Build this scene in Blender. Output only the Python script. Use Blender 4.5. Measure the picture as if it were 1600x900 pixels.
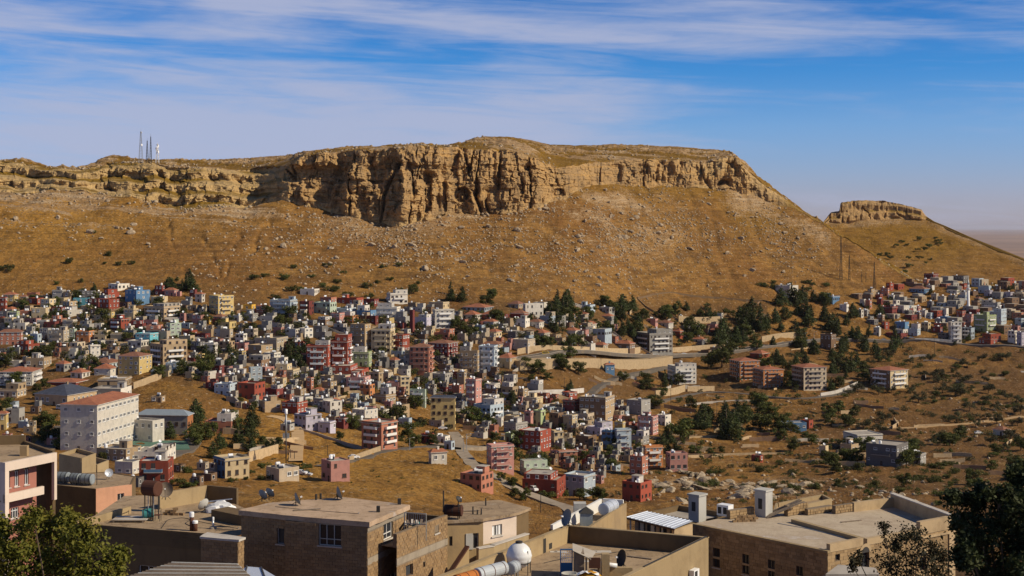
import bpy, bmesh, math, random
import numpy as np
from mathutils import Vector
random.seed(7)
rng = np.random.default_rng(7)

# ------------------------------------------------------------------ camera, sky, sun, exposure
for o in list(bpy.data.objects):
    bpy.data.objects.remove(o)
scene = bpy.context.scene
COL = scene.collection
F = 50.0 / 36.0 * 1600.0      # focal length in photo pixels (50 mm lens)
HZ = 355.0                    # photo row of the horizon
cam_data = bpy.data.cameras.new('camera')
cam_data.lens = 50.0
cam_data.sensor_width = 36.0
cam_data.shift_y = -(450.0 - HZ) / 1600.0
cam_data.clip_start = 0.5
cam_data.clip_end = 400000.0
cam = bpy.data.objects.new('camera', cam_data)
cam.location = (0, 0, 0)
cam.rotation_euler = (math.radians(90), 0, 0)
COL.objects.link(cam)
scene.camera = cam
scene.render.resolution_x = 1024
scene.render.resolution_y = 576

SUN_EL = math.radians(35.0)
SUN_H = Vector((0.966, -0.258, 0)).normalized()
SUN_DIR = Vector((SUN_H.x * math.cos(SUN_EL), SUN_H.y * math.cos(SUN_EL), math.sin(SUN_EL)))

world = bpy.data.worlds.new('World')
scene.world = world
world.use_nodes = True
wn = world.node_tree.nodes
wl = world.node_tree.links
wn.clear()
w_out = wn.new('ShaderNodeOutputWorld')
w_bg = wn.new('ShaderNodeBackground')
w_bg.inputs['Strength'].default_value = 0.05
w_sky = wn.new('ShaderNodeTexSky')
w_sky.sky_type = 'NISHITA'
w_sky.sun_disc = False
w_sky.sun_elevation = SUN_EL
w_sky.sun_rotation = math.atan2(SUN_H.x, SUN_H.y)
w_sky.altitude = 1000.0
w_sky.air_density = 1.0
w_sky.dust_density = 0.6
w_sky.ozone_density = 1.6
def wmath(op, a, b=None, c=None, clamp=False):
    n = wn.new('ShaderNodeMath')
    n.operation = op
    n.use_clamp = clamp
    for i, v in enumerate((a, b, c)):
        if v is None:
            continue
        if isinstance(v, (int, float)):
            n.inputs[i].default_value = v
        else:
            wl.new(v, n.inputs[i])
    return n.outputs[0]
w_geo = wn.new('ShaderNodeTexCoord')
w_sep = wn.new('ShaderNodeSeparateXYZ')
wl.new(w_geo.outputs['Generated'], w_sep.inputs[0])
dx, dy, dz = w_sep.outputs
# the cloud sheet: thin cirrus streaks, drawn on azimuth and elevation
az = wmath('ARCTAN2', dx, dy)
el = wmath('ARCSINE', dz)
def wnoise(sx, sy, off, scale, detail, rough, dist=0.0, tilt=0.0):
    cmb = wn.new('ShaderNodeCombineXYZ')
    wl.new(wmath('MULTIPLY', az, sx), cmb.inputs[0])
    e2 = wmath('ADD', el, wmath('MULTIPLY', az, tilt))
    wl.new(wmath('MULTIPLY', e2, sy), cmb.inputs[1])
    cmb.inputs[2].default_value = off
    n = wn.new('ShaderNodeTexNoise')
    n.inputs['Scale'].default_value = scale
    n.inputs['Detail'].default_value = detail
    n.inputs['Roughness'].default_value = rough
    n.inputs['Distortion'].default_value = dist
    wl.new(cmb.outputs[0], n.inputs['Vector'])
    return n.outputs['Fac']
def wramp(v, a, b):
    n = wn.new('ShaderNodeMapRange')
    n.interpolation_type = 'SMOOTHSTEP'
    n.inputs['From Min'].default_value = a
    n.inputs['From Max'].default_value = b
    wl.new(v, n.inputs['Value'])
    return n.outputs['Result']
SKY_SEED = 3.1
big = wnoise(2.6, 22.0, SKY_SEED, 1.0, 4.0, 0.55, 0.7, 0.08)
streak = wnoise(6.0, 75.0, SKY_SEED + 4.0, 1.0, 7.0, 0.62, 1.2, 0.04)
fine = wnoise(26.0, 120.0, SKY_SEED + 9.0, 1.0, 5.0, 0.6, 0.8, -0.05)
mask = wmath('ADD', wmath('MULTIPLY', big, 1.25), wmath('ADD', wmath('MULTIPLY', streak, 0.55), wmath('MULTIPLY', fine, 0.16)))
clear_right = wmath('MULTIPLY', wramp(az, 0.04, 0.20), wmath('SUBTRACT', 1.0, wramp(el, 0.098, 0.122)))
sheet_left = wmath('MULTIPLY', wmath('SUBTRACT', 1.0, wramp(az, -0.02, 0.20)), wmath('SUBTRACT', 1.0, wramp(el, 0.10, 0.125)))
band_top = wramp(el, 0.118, 0.135)
mask = wmath('ADD', mask, wmath('ADD', wmath('MULTIPLY', clear_right, -0.22), wmath('ADD', wmath('MULTIPLY', sheet_left, 0.17), wmath('MULTIPLY', band_top, 0.13))))
mask = wmath('SUBTRACT', mask, wmath('MULTIPLY', wramp(el, 0.22, 0.55), 0.35))  # clouds thinned high overhead to weaken the fill light
mask = wramp(mask, 0.80, 1.30)
tcl = wmath('MULTIPLY', mask, 0.86)
# deeper blue well above the horizon, dimmed overhead to cut the fill light
w_hsv = wn.new('ShaderNodeHueSaturation')
w_hsv.inputs['Saturation'].default_value = 1.1
wl.new(w_sky.outputs[0], w_hsv.inputs['Color'])
w_tint = wn.new('ShaderNodeMix')
w_tint.data_type = 'RGBA'
w_tint.blend_type = 'MULTIPLY'
w_tint.inputs[0].default_value = 1.0
wl.new(w_hsv.outputs[0], w_tint.inputs[6])
w_ramp = wn.new('ShaderNodeValToRGB')
wl.new(wmath('DIVIDE', el, 0.6, clamp=True), w_ramp.inputs[0])
SKY_STOPS = [(0.0, (1.30, 1.26, 2.0)), (0.034, (1.26, 1.295, 2.15)), (0.116, (0.935, 1.395, 2.33)), (0.182, (0.40, 1.20, 2.25)), (0.30, (0.28, 0.98, 1.95)), (1.0, (0.35, 0.75, 1.15))]
while len(w_ramp.color_ramp.elements) < len(SKY_STOPS):
    w_ramp.color_ramp.elements.new(0.5)
for e, (p_, c_) in zip(w_ramp.color_ramp.elements, SKY_STOPS):
    e.position = p_
    e.color = (c_[0] / 3, c_[1] / 3, c_[2] / 3, 1)
w_scl = wn.new('ShaderNodeVectorMath')
w_scl.operation = 'SCALE'
w_scl.inputs['Scale'].default_value = 3.0
wl.new(w_ramp.outputs[0], w_scl.inputs[0])
wl.new(w_scl.outputs[0], w_tint.inputs[7])
w_mix = wn.new('ShaderNodeMix')
w_mix.data_type = 'RGBA'
wl.new(tcl, w_mix.inputs[0])
wl.new(w_tint.outputs[2], w_mix.inputs[6])
w_mix.inputs[7].default_value = (8.6, 9.4, 12.8, 1)
wl.new(w_mix.outputs[2], w_bg.inputs['Color'])
wl.new(w_bg.outputs[0], w_out.inputs['Surface'])

sun_data = bpy.data.lights.new('sun', 'SUN')
sun_data.energy = 4.9
sun_data.angle = math.radians(0.5)
sun_data.color = (1.0, 0.86, 0.64)
sun = bpy.data.objects.new('sun', sun_data)
sun.rotation_euler = SUN_DIR.to_track_quat('Z', 'Y').to_euler()
sun.location = (300, -100, 300)
COL.objects.link(sun)

scene.view_settings.view_transform = 'Standard'
scene.view_settings.look = 'None'
scene.view_settings.gamma = 1.0
scene.view_settings.exposure = 0.0
scene.view_settings.use_curve_mapping = False

# ------------------------------------------------------------------ helpers
def P(px, row, d):
    return ((px - 800.0) / F * d, d, -(row - HZ) / F * d)

def hash2(ix, iy, seed):
    h = (ix.astype(np.int64) * 374761393 + iy.astype(np.int64) * 668265263 + seed * 974634777) & 0x7fffffff
    h = ((h ^ (h >> 13)) * 1274126177) & 0x7fffffff
    h = ((h ^ (h >> 16)) * 1103515245) & 0x7fffffff
    return ((h ^ (h >> 15)) & 0xffffff) / float(0xffffff)

def vnoise(x, y, seed=0):
    x = np.asarray(x, float); y = np.asarray(y, float)
    ix = np.floor(x); iy = np.floor(y)
    fx = x - ix; fy = y - iy
    u = fx * fx * fx * (fx * (fx * 6 - 15) + 10)
    v = fy * fy * fy * (fy * (fy * 6 - 15) + 10)
    a = hash2(ix, iy, seed); b = hash2(ix + 1, iy, seed)
    c = hash2(ix, iy + 1, seed); d = hash2(ix + 1, iy + 1, seed)
    return (a * (1 - u) + b * u) * (1 - v) + (c * (1 - u) + d * u) * v

def fbm(x, y, octv=4, seed=0, gain=0.5):
    s = 0.0; a = 1.0; t = 0.0
    for i in range(octv):
        s = s + a * (vnoise(x, y, seed + i * 17) * 2 - 1)
        t += a
        a *= gain
        x = x * 2.03 + 11.3; y = y * 2.03 + 7.7
    return s / t

def ridged(x, y, octv=4, seed=0, gain=0.55):
    s = 0.0; a = 1.0; t = 0.0
    for i in range(octv):
        s = s + a * (1 - np.abs(vnoise(x, y, seed + i * 17) * 2 - 1))
        t += a
        a *= gain
        x = x * 2.1 + 3.1; y = y * 2.1 + 9.2
    return s / t

def sstep(a, b, x):
    t = np.clip((np.asarray(x, float) - a) / (b - a), 0, 1)
    return t * t * (3 - 2 * t)

# ------------------------------------------------------------------ materials
def new_mat(name):
    m = bpy.data.materials.new(name)
    m.use_nodes = True
    nt = m.node_tree
    return m, nt, nt.nodes['Principled BSDF']

def link_noise(nt, scale, detail=4, rough=0.55, coord='Object', vec=None, stretch=None):
    n = nt.nodes.new('ShaderNodeTexNoise')
    n.inputs['Scale'].default_value = scale
    n.inputs['Detail'].default_value = detail
    n.inputs['Roughness'].default_value = rough
    if vec is None:
        tc = nt.nodes.new('ShaderNodeTexCoord')
        vec = tc.outputs[coord]
    if stretch:
        mp = nt.nodes.new('ShaderNodeMapping')
        mp.inputs['Scale'].default_value = stretch
        nt.links.new(vec, mp.inputs['Vector'])
        vec = mp.outputs[0]
    nt.links.new(vec, n.inputs['Vector'])
    return n.outputs['Fac']

def mixc(nt, fac, a, b, mode='MIX'):
    n = nt.nodes.new('ShaderNodeMix')
    n.data_type = 'RGBA'
    n.blend_type = mode
    if isinstance(fac, (int, float)):
        n.inputs[0].default_value = fac
    else:
        nt.links.new(fac, n.inputs[0])
    for i, v in ((6, a), (7, b)):
        if isinstance(v, (tuple, list)):
            n.inputs[i].default_value = (v[0], v[1], v[2], 1)
        else:
            nt.links.new(v, n.inputs[i])
    return n.outputs[2]

def maprange(nt, v, a, b, c=0.0, d=1.0, smooth=True):
    n = nt.nodes.new('ShaderNodeMapRange')
    if smooth:
        n.interpolation_type = 'SMOOTHSTEP'
    n.inputs['From Min'].default_value = a
    n.inputs['From Max'].default_value = b
    n.inputs['To Min'].default_value = c
    n.inputs['To Max'].default_value = d
    nt.links.new(v, n.inputs['Value'])
    return n.outputs['Result']

def nmath(nt, op, a, b):
    n = nt.nodes.new('ShaderNodeMath')
    n.operation = op
    for i, v in ((0, a), (1, b)):
        if isinstance(v, (int, float)):
            n.inputs[i].default_value = v
        else:
            nt.links.new(v, n.inputs[i])
    return n.outputs[0]

def bump(nt, bsdf, h, strength=0.4, dist=0.1):
    b = nt.nodes.new('ShaderNodeBump')
    b.inputs['Strength'].default_value = strength
    b.inputs['Distance'].default_value = dist
    nt.links.new(h, b.inputs['Height'])
    nt.links.new(b.outputs[0], bsdf.inputs['Normal'])

def attr(nt, name):
    a = nt.nodes.new('ShaderNodeAttribute')
    a.attribute_name = name
    return a.outputs['Fac']

def make_ground_mat():
    m, nt, bs = new_mat('dry_hillside')
    pos = nt.nodes.new('ShaderNodeNewGeometry').outputs['Position']
    n_big = link_noise(nt, 0.012, 5, 0.6, vec=pos)
    n_mid = link_noise(nt, 0.07, 6, 0.65, vec=pos)
    n_fine = link_noise(nt, 0.55, 6, 0.7, vec=pos)
    n_lines = link_noise(nt, 1.0, 5, 0.65, vec=pos, stretch=(0.025, 0.06, 0.55))
    grass = mixc(nt, maprange(nt, n_mid, 0.35, 0.68), (0.315, 0.166, 0.046), (0.140, 0.072, 0.024))
    grass = mixc(nt, maprange(nt, n_big, 0.42, 0.62, 0.0, 0.6), grass, (0.21, 0.096, 0.028))
    grass = mixc(nt, maprange(nt, n_lines, 0.52, 0.66, 0.0, 0.55), grass, (0.36, 0.20, 0.055))
    grass = mixc(nt, maprange(nt, n_lines, 0.46, 0.36, 0.0, 0.55), grass, (0.11, 0.055, 0.016))
    gold = mixc(nt, maprange(nt, n_fine, 0.35, 0.65), (0.44, 0.235, 0.050), (0.27, 0.138, 0.030))
    gold = mixc(nt, maprange(nt, n_mid, 0.52, 0.70, 0, 0.8), gold, (0.18, 0.085, 0.016))
    gold = mixc(nt, maprange(nt, n_mid, 0.42, 0.28, 0, 0.7), gold, (0.46, 0.27, 0.08))
    olive = mixc(nt, maprange(nt, n_fine, 0.35, 0.65), (0.28, 0.150, 0.012), (0.15, 0.085, 0.010))
    soil = mixc(nt, maprange(nt, n_mid, 0.35, 0.65), (0.105, 0.056, 0.024), (0.18, 0.100, 0.040))
    c = mixc(nt, attr(nt, 'olive'), grass, olive)
    c = mixc(nt, attr(nt, 'gold'), c, gold)
    c = mixc(nt, attr(nt, 'soil'), c, soil)
    # scree and bare stone showing through
    rock = mixc(nt, maprange(nt, n_fine, 0.3, 0.7), (0.46, 0.30, 0.15), (0.24, 0.145, 0.07))
    rock = mixc(nt, maprange(nt, n_lines, 0.45, 0.7, 0, 0.7), rock, (0.50, 0.39, 0.26))
    rk = nmath(nt, 'ADD', attr(nt, 'rock'), maprange(nt, n_fine, 0.3, 0.7, -0.35, 0.35))
    c = mixc(nt, maprange(nt, rk, 0.35, 0.62), c, rock)
    # terracettes and goat paths along the contours, darker tufts in drifts
    tz = link_noise(nt, 1.0, 6, 0.7, vec=pos, stretch=(0.05, 0.05, 0.95))
    c = mixc(nt, maprange(nt, tz, 0.54, 0.62, 0.0, 0.55), c, (0.115, 0.060, 0.020))
    c = mixc(nt, maprange(nt, tz, 0.40, 0.33, 0.0, 0.5), c, (0.40, 0.26, 0.10))
    # tiny tussocks and stones
    vor = nt.nodes.new('ShaderNodeTexVoronoi')
    vor.inputs['Scale'].default_value = 0.45
    nt.links.new(pos, vor.inputs['Vector'])
    c = mixc(nt, maprange(nt, vor.outputs['Distance'], 0.40, 0.16, 0.0, 0.72), c, (0.115, 0.072, 0.025))
    vor2 = nt.nodes.new('ShaderNodeTexVoronoi')
    vor2.inputs['Scale'].default_value = 0.27
    nt.links.new(pos, vor2.inputs['Vector'])
    c = mixc(nt, maprange(nt, vor2.outputs['Distance'], 0.20, 0.12, 0.0, 0.55), c, (0.45, 0.35, 0.24))
    nt.links.new(c, bs.inputs['Base Color'])
    bs.inputs['Roughness'].default_value = 0.95
    bs.inputs['Specular IOR Level'].default_value = 0.1
    h = nmath(nt, 'ADD', nmath(nt, 'MULTIPLY', n_fine, 0.9), nmath(nt, 'MULTIPLY', n_mid, 2.0))
    bump(nt, bs, h, 0.95, 1.6)
    return m

def make_cliff_mat():
    m, nt, bs = new_mat('limestone_cliff')
    pos = nt.nodes.new('ShaderNodeNewGeometry').outputs['Position']
    n1 = link_noise(nt, 0.05, 6, 0.65, vec=pos)
    n2 = link_noise(nt, 0.35, 7, 0.7, vec=pos)
    ver = link_noise(nt, 1.0, 6, 0.7, vec=pos, stretch=(0.22, 0.22, 0.022))
    lay = link_noise(nt, 1.0, 5, 0.6, vec=pos, stretch=(0.015, 0.015, 0.42))
    c = mixc(nt, maprange(nt, n1, 0.35, 0.68), (0.50, 0.315, 0.135), (0.35, 0.23, 0.115))
    c = mixc(nt, maprange(nt, lay, 0.5, 0.68, 0, 0.75), c, (0.52, 0.31, 0.11))
    c = mixc(nt, maprange(nt, ver, 0.50, 0.66, 0.0, 0.65), c, (0.125, 0.092, 0.062))
    c = mixc(nt, maprange(nt, n2, 0.52, 0.68, 0.0, 0.6), c, (0.15, 0.115, 0.08))
    c = mixc(nt, maprange(nt, ver, 0.40, 0.30, 0.0, 0.6), c, (0.58, 0.40, 0.21))
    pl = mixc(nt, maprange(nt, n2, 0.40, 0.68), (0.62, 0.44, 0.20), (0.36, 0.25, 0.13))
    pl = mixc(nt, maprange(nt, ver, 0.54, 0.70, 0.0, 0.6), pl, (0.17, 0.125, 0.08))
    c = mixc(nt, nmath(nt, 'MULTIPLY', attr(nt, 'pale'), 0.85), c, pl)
    olive = mixc(nt, maprange(nt, n2, 0.35, 0.65), (0.30, 0.175, 0.026), (0.18, 0.11, 0.020))
    c = mixc(nt, attr(nt, 'olive'), c, olive)
    nt.links.new(c, bs.inputs['Base Color'])
    bs.inputs['Roughness'].default_value = 0.95
    bs.inputs['Specular IOR Level'].default_value = 0.1
    h = nmath(nt, 'ADD', nmath(nt, 'MULTIPLY', n2, 1.5), nmath(nt, 'MULTIPLY', ver, 2.2))
    bump(nt, bs, h, 0.9, 1.6)
    return m

MAT_GROUND = make_ground_mat()
MAT_CLIFF = make_cliff_mat()

# ------------------------------------------------------------------ terrain
NEAR = [(1150, 38), (1003, 95), (950, 140), (900, 200)]
COLS = {
    -320: NEAR + [(850, 280), (800, 360), (750, 430), (700, 500), (640, 600), (600, 670), (550, 740), (500, 800), (455, 860), (330, 1000), (300, 1060), (240, 1150)],
    0: NEAR + [(850, 280), (800, 360), (750, 430), (700, 500), (640, 600), (600, 670), (550, 740), (500, 800), (455, 860), (330, 1000), (300, 1060), (240, 1150)],
    300: NEAR + [(850, 285), (800, 370), (750, 440), (700, 520), (640, 610), (600, 670), (550, 740), (500, 800), (455, 870), (330, 1040), (240, 1180)],
    450: NEAR + [(850, 290), (800, 370), (750, 450), (700, 530), (660, 600), (620, 690), (600, 720), (550, 770), (500, 830), (455, 890), (315, 1080), (240, 1200)],
    560: NEAR + [(850, 290), (800, 375), (750, 455), (705, 560), (660, 640), (620, 710), (550, 790), (500, 840), (465, 900), (345, 1070), (240, 1220)],
    700: NEAR + [(850, 300), (800, 400), (750, 470), (720, 530), (700, 600), (668, 710), (640, 745), (600, 790), (550, 830), (500, 870), (465, 930), (335, 1110), (240, 1240)],
    860: NEAR + [(850, 330), (800, 470), (770, 540), (720, 620), (700, 660), (668, 710), (640, 745), (600, 800), (550, 850), (500, 900), (470, 950), (310, 1170), (240, 1270)],
    1060: NEAR + [(850, 330), (800, 480), (770, 560), (720, 640), (680, 720), (650, 780), (620, 860), (600, 920), (550, 990), (500, 1060), (460, 1110), (288, 1290), (240, 1350)],
    1200: NEAR + [(850, 330), (800, 460), (750, 590), (700, 690), (650, 790), (600, 890), (560, 980), (530, 1040), (450, 1150), (300, 1330), (240, 1400)],
    1400: NEAR + [(850, 330), (800, 450), (750, 590), (700, 700), (650, 800), (600, 900), (535, 1080), (490, 1150), (440, 1230), (400, 1275), (240, 1480)],
    1600: NEAR + [(850, 330), (800, 450), (750, 590), (700, 700), (650, 800), (600, 900), (535, 1080), (490, 1150), (445, 1230), (400, 1300), (240, 1520)],
    1920: NEAR + [(850, 330), (800, 450), (750, 590), (700, 700), (650, 800), (600, 900), (535, 1080), (490, 1150), (445, 1230), (400, 1300), (240, 1520)],
}
GPX = np.arange(-320, 1921, 20.0)
GROW = np.arange(230, 1161, 5.0)
def build_depth():
    keys = sorted(COLS)
    cols = []
    for k in keys:
        r = np.array([p[0] for p in COLS[k]][::-1], float)
        d = np.array([p[1] for p in COLS[k]][::-1], float)
        cols.append(np.interp(GROW, r, d))
    cols = np.array(cols)
    D = np.array([[np.interp(px, keys, cols[:, j]) for j in range(len(GROW))] for px in GPX])
    for _ in range(6):      # soften the kinks of the knots
        Dp = np.pad(D, ((1, 1), (1, 1)), mode='edge')
        D = (Dp[:-2, 1:-1] + Dp[2:, 1:-1] + Dp[1:-1, :-2] + Dp[1:-1, 2:] + 2 * D) / 6.0
    return D
DEPTH = build_depth()

def depth_at(px, row):
    px = np.clip(np.asarray(px, float), GPX[0], GPX[-1] - 1e-3)
    row = np.clip(np.asarray(row, float), GROW[0], GROW[-1] - 1e-3)
    fx = (px - GPX[0]) / 20.0
    fy = (row - GROW[0]) / 5.0
    ix = fx.astype(int); iy = fy.astype(int)
    fx = fx - ix; fy = fy - iy
    return (DEPTH[ix, iy] * (1 - fx) + DEPTH[ix + 1, iy] * fx) * (1 - fy) + (DEPTH[ix, iy + 1] * (1 - fx) + DEPTH[ix + 1, iy + 1] * fx) * fy

ROAD_PTS = []     # world points of roads, flattened out of the roughness
def rough_z(x, y):
    far = sstep(150, 500, y)
    z = 1.6 * fbm(x / 70.0, y / 70.0, 3, 5) + 0.7 * fbm(x / 17.0, y / 17.0, 3, 9) * (0.4 + 0.6 * far)
    z = z + (0.5 * fbm(x / 5.5, y / 5.5, 2, 21) + 0.22 * fbm(x / 2.2, y / 2.6, 1, 27)) * far
    hill = sstep(900, 1040, y)
    gul = ridged(x / 60.0 + 0.12 * fbm(x / 40, y / 40, 2, 3), y / 420.0, 3, 31)
    mid = sstep(420, 520, y) * (1 - 0.6 * hill)
    gul2 = ridged(x / 22.0 + 0.2 * fbm(x / 30, y / 30, 2, 13), y / 160.0, 2, 43)
    return z + hill * (6.5 * (0.55 - gul) + 1.2 * (0.55 - gul2) + 1.8 * fbm(x / 24.0, y / 24.0, 3, 77)) + mid * 1.3 * fbm(x / 30.0, y / 22.0, 3, 79)

GULLIES = []
for ln in ([(262, 345), (275, 390), (292, 440)], [(312, 350), (332, 395), (338, 432)], [(388, 335), (366, 385), (350, 432)], [(418, 335), (400, 375), (384, 425)], [(1290, 372), (1350, 420), (1385, 445)]):
    q = [P(a, b, float(depth_at(a, b)))[:2] for a, b in ln]
    GULLIES += list(zip(q, q[1:]))
_rough0 = rough_z
def rough_z(x, y):
    z = _rough0(x, y)
    if np.ndim(y) == 0 and (y < 880 or y > 1380):
        return z
    x = np.asarray(x, float); y = np.asarray(y, float)
    wob = 5.0 * fbm(x / 16.0, y / 16.0, 3, 301)
    best = np.full(np.broadcast(x, y).shape, 1e9)
    for (ax, ay), (bx, by) in GULLIES:
        ex, ey = bx - ax, by - ay
        t = np.clip(((x - ax) * ex + (y - ay) * ey) / (ex * ex + ey * ey), 0, 1)
        best = np.minimum(best, np.hypot(x - ax - t * ex + wob, y - ay - t * ey))
    return z - 1.5 * np.exp(-(best / 1.5) ** 2) * sstep(-0.5, 0.2, fbm(x / 20.0, y / 20.0, 2, 311))

def gp(px, row, dz=0.0):
    d = float(depth_at(px, row))
    x, y, z = P(px, row, d)
    return Vector((x, y, z + float(rough_z(x, y)) + dz))

def zat(x, y):
    px = 800.0 + F * x / y
    px = min(max(px, GPX[0]), GPX[-1] - 1e-3)
    fx = (px - GPX[0]) / 20.0
    ix = int(fx); fx -= ix
    col = DEPTH[ix] * (1 - fx) + DEPTH[ix + 1] * fx
    row = np.interp(y, col[::-1], GROW[::-1])
    return -(row - HZ) / F * y + float(rough_z(x, y))

def curve(pts):
    xs = np.array([p[0] for p in pts], float); ys = np.array([p[1] for p in pts], float)
    return lambda x: np.interp(x, xs, ys)

SKYLINE = curve([(-320, 262), (-150, 250), (0, 249), (20, 248), (45, 251), (75, 259), (120, 262), (150, 257), (165, 246), (185, 241), (205, 248), (240, 249), (300, 250), (350, 249), (400, 246), (470, 241), (500, 236), (560, 230), (650, 227), (720, 224), (740, 218), (757, 213), (800, 214), (830, 219), (860, 225), (920, 227), (970, 225), (1040, 228), (1090, 232), (1140, 236), (1150, 242), (1165, 258), (1180, 275), (1200, 288), (1215, 300), (1240, 318), (1260, 332), (1285, 347), (1310, 366), (1340, 384), (1370, 402), (1400, 419), (1430, 437), (1480, 443), (1600, 446), (1920, 452)])
RIM = curve([(-320, 266), (0, 252), (75, 262), (120, 266), (150, 262), (170, 254), (240, 256), (300, 262), (360, 266), (440, 262), (470, 247), (500, 241), (560, 235), (640, 230), (700, 229), (740, 233), (800, 237), (830, 246), (870, 262), (920, 256), (960, 251), (1000, 249), (1060, 250), (1100, 256), (1130, 247), (1145, 244), (1155, 251), (1165, 263), (1190, 286), (1215, 303), (1240, 320), (1260, 334), (1285, 349), (1310, 368), (1340, 386), (1370, 404), (1400, 421), (1430, 439), (1480, 445), (1600, 448), (1920, 454)])
BASE = curve([(-320, 300), (0, 300), (40, 304), (80, 297), (120, 300), (170, 304), (220, 308), (260, 318), (290, 327), (340, 322), (400, 316), (440, 314), (470, 317), (500, 323), (540, 333), (590, 345), (630, 352), (655, 347), (680, 345), (705, 335), (760, 331), (810, 329), (835, 325), (860, 313), (885, 312), (915, 292), (960, 286), (1000, 285), (1050, 288), (1100, 291), (1140, 296), (1180, 302), (1215, 316), (1240, 325), (1260, 337), (1285, 352), (1310, 371), (1340, 389), (1370, 407), (1400, 424), (1430, 442), (1480, 448), (1600, 451), (1920, 457)])

def mesh_from_grid(name, V, mat, attrs=None, smooth=True):
    # V: (nc, nr, 3) grid of points -> one sheet
    nc, nr = V.shape[:2]
    me = bpy.data.meshes.new(name)
    n = nc * nr
    idx = np.arange(n).reshape(nc, nr)
    f = np.stack([idx[:-1, :-1], idx[1:, :-1], idx[1:, 1:], idx[:-1, 1:]], -1).reshape(-1, 4)
    me.vertices.add(n)
    me.vertices.foreach_set('co', V.reshape(-1).astype(np.float32))
    nf = len(f)
    me.loops.add(nf * 4)
    me.loops.foreach_set('vertex_index', f.reshape(-1).astype(np.int32))
    me.polygons.add(nf)
    me.polygons.foreach_set('loop_start', np.arange(0, nf * 4, 4, dtype=np.int32))
    me.polygons.foreach_set('use_smooth', np.full(nf, smooth, dtype=bool))
    me.update(calc_edges=True)
    me.validate()
    for k, a in (attrs or {}).items():
        at = me.attributes.new(k, 'FLOAT', 'POINT')
        at.data.foreach_set('value', np.ascontiguousarray(a.reshape(-1), dtype=np.float32))
    me.materials.append(mat)
    o = bpy.data.objects.new(name, me)
    COL.objects.link(o)
    return o

def grid_slope(V):
    du = np.gradient(V, axis=0); dv = np.gradient(V, axis=1)
    n = np.cross(du, dv)
    l = np.linalg.norm(n, axis=-1) + 1e-9
    return np.abs(n[..., 2]) / l

def gauss2(px, row, cx, cy, sx, sy):
    return np.exp(-((px - cx) / sx) ** 2 - ((row - cy) / sy) ** 2)

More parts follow.
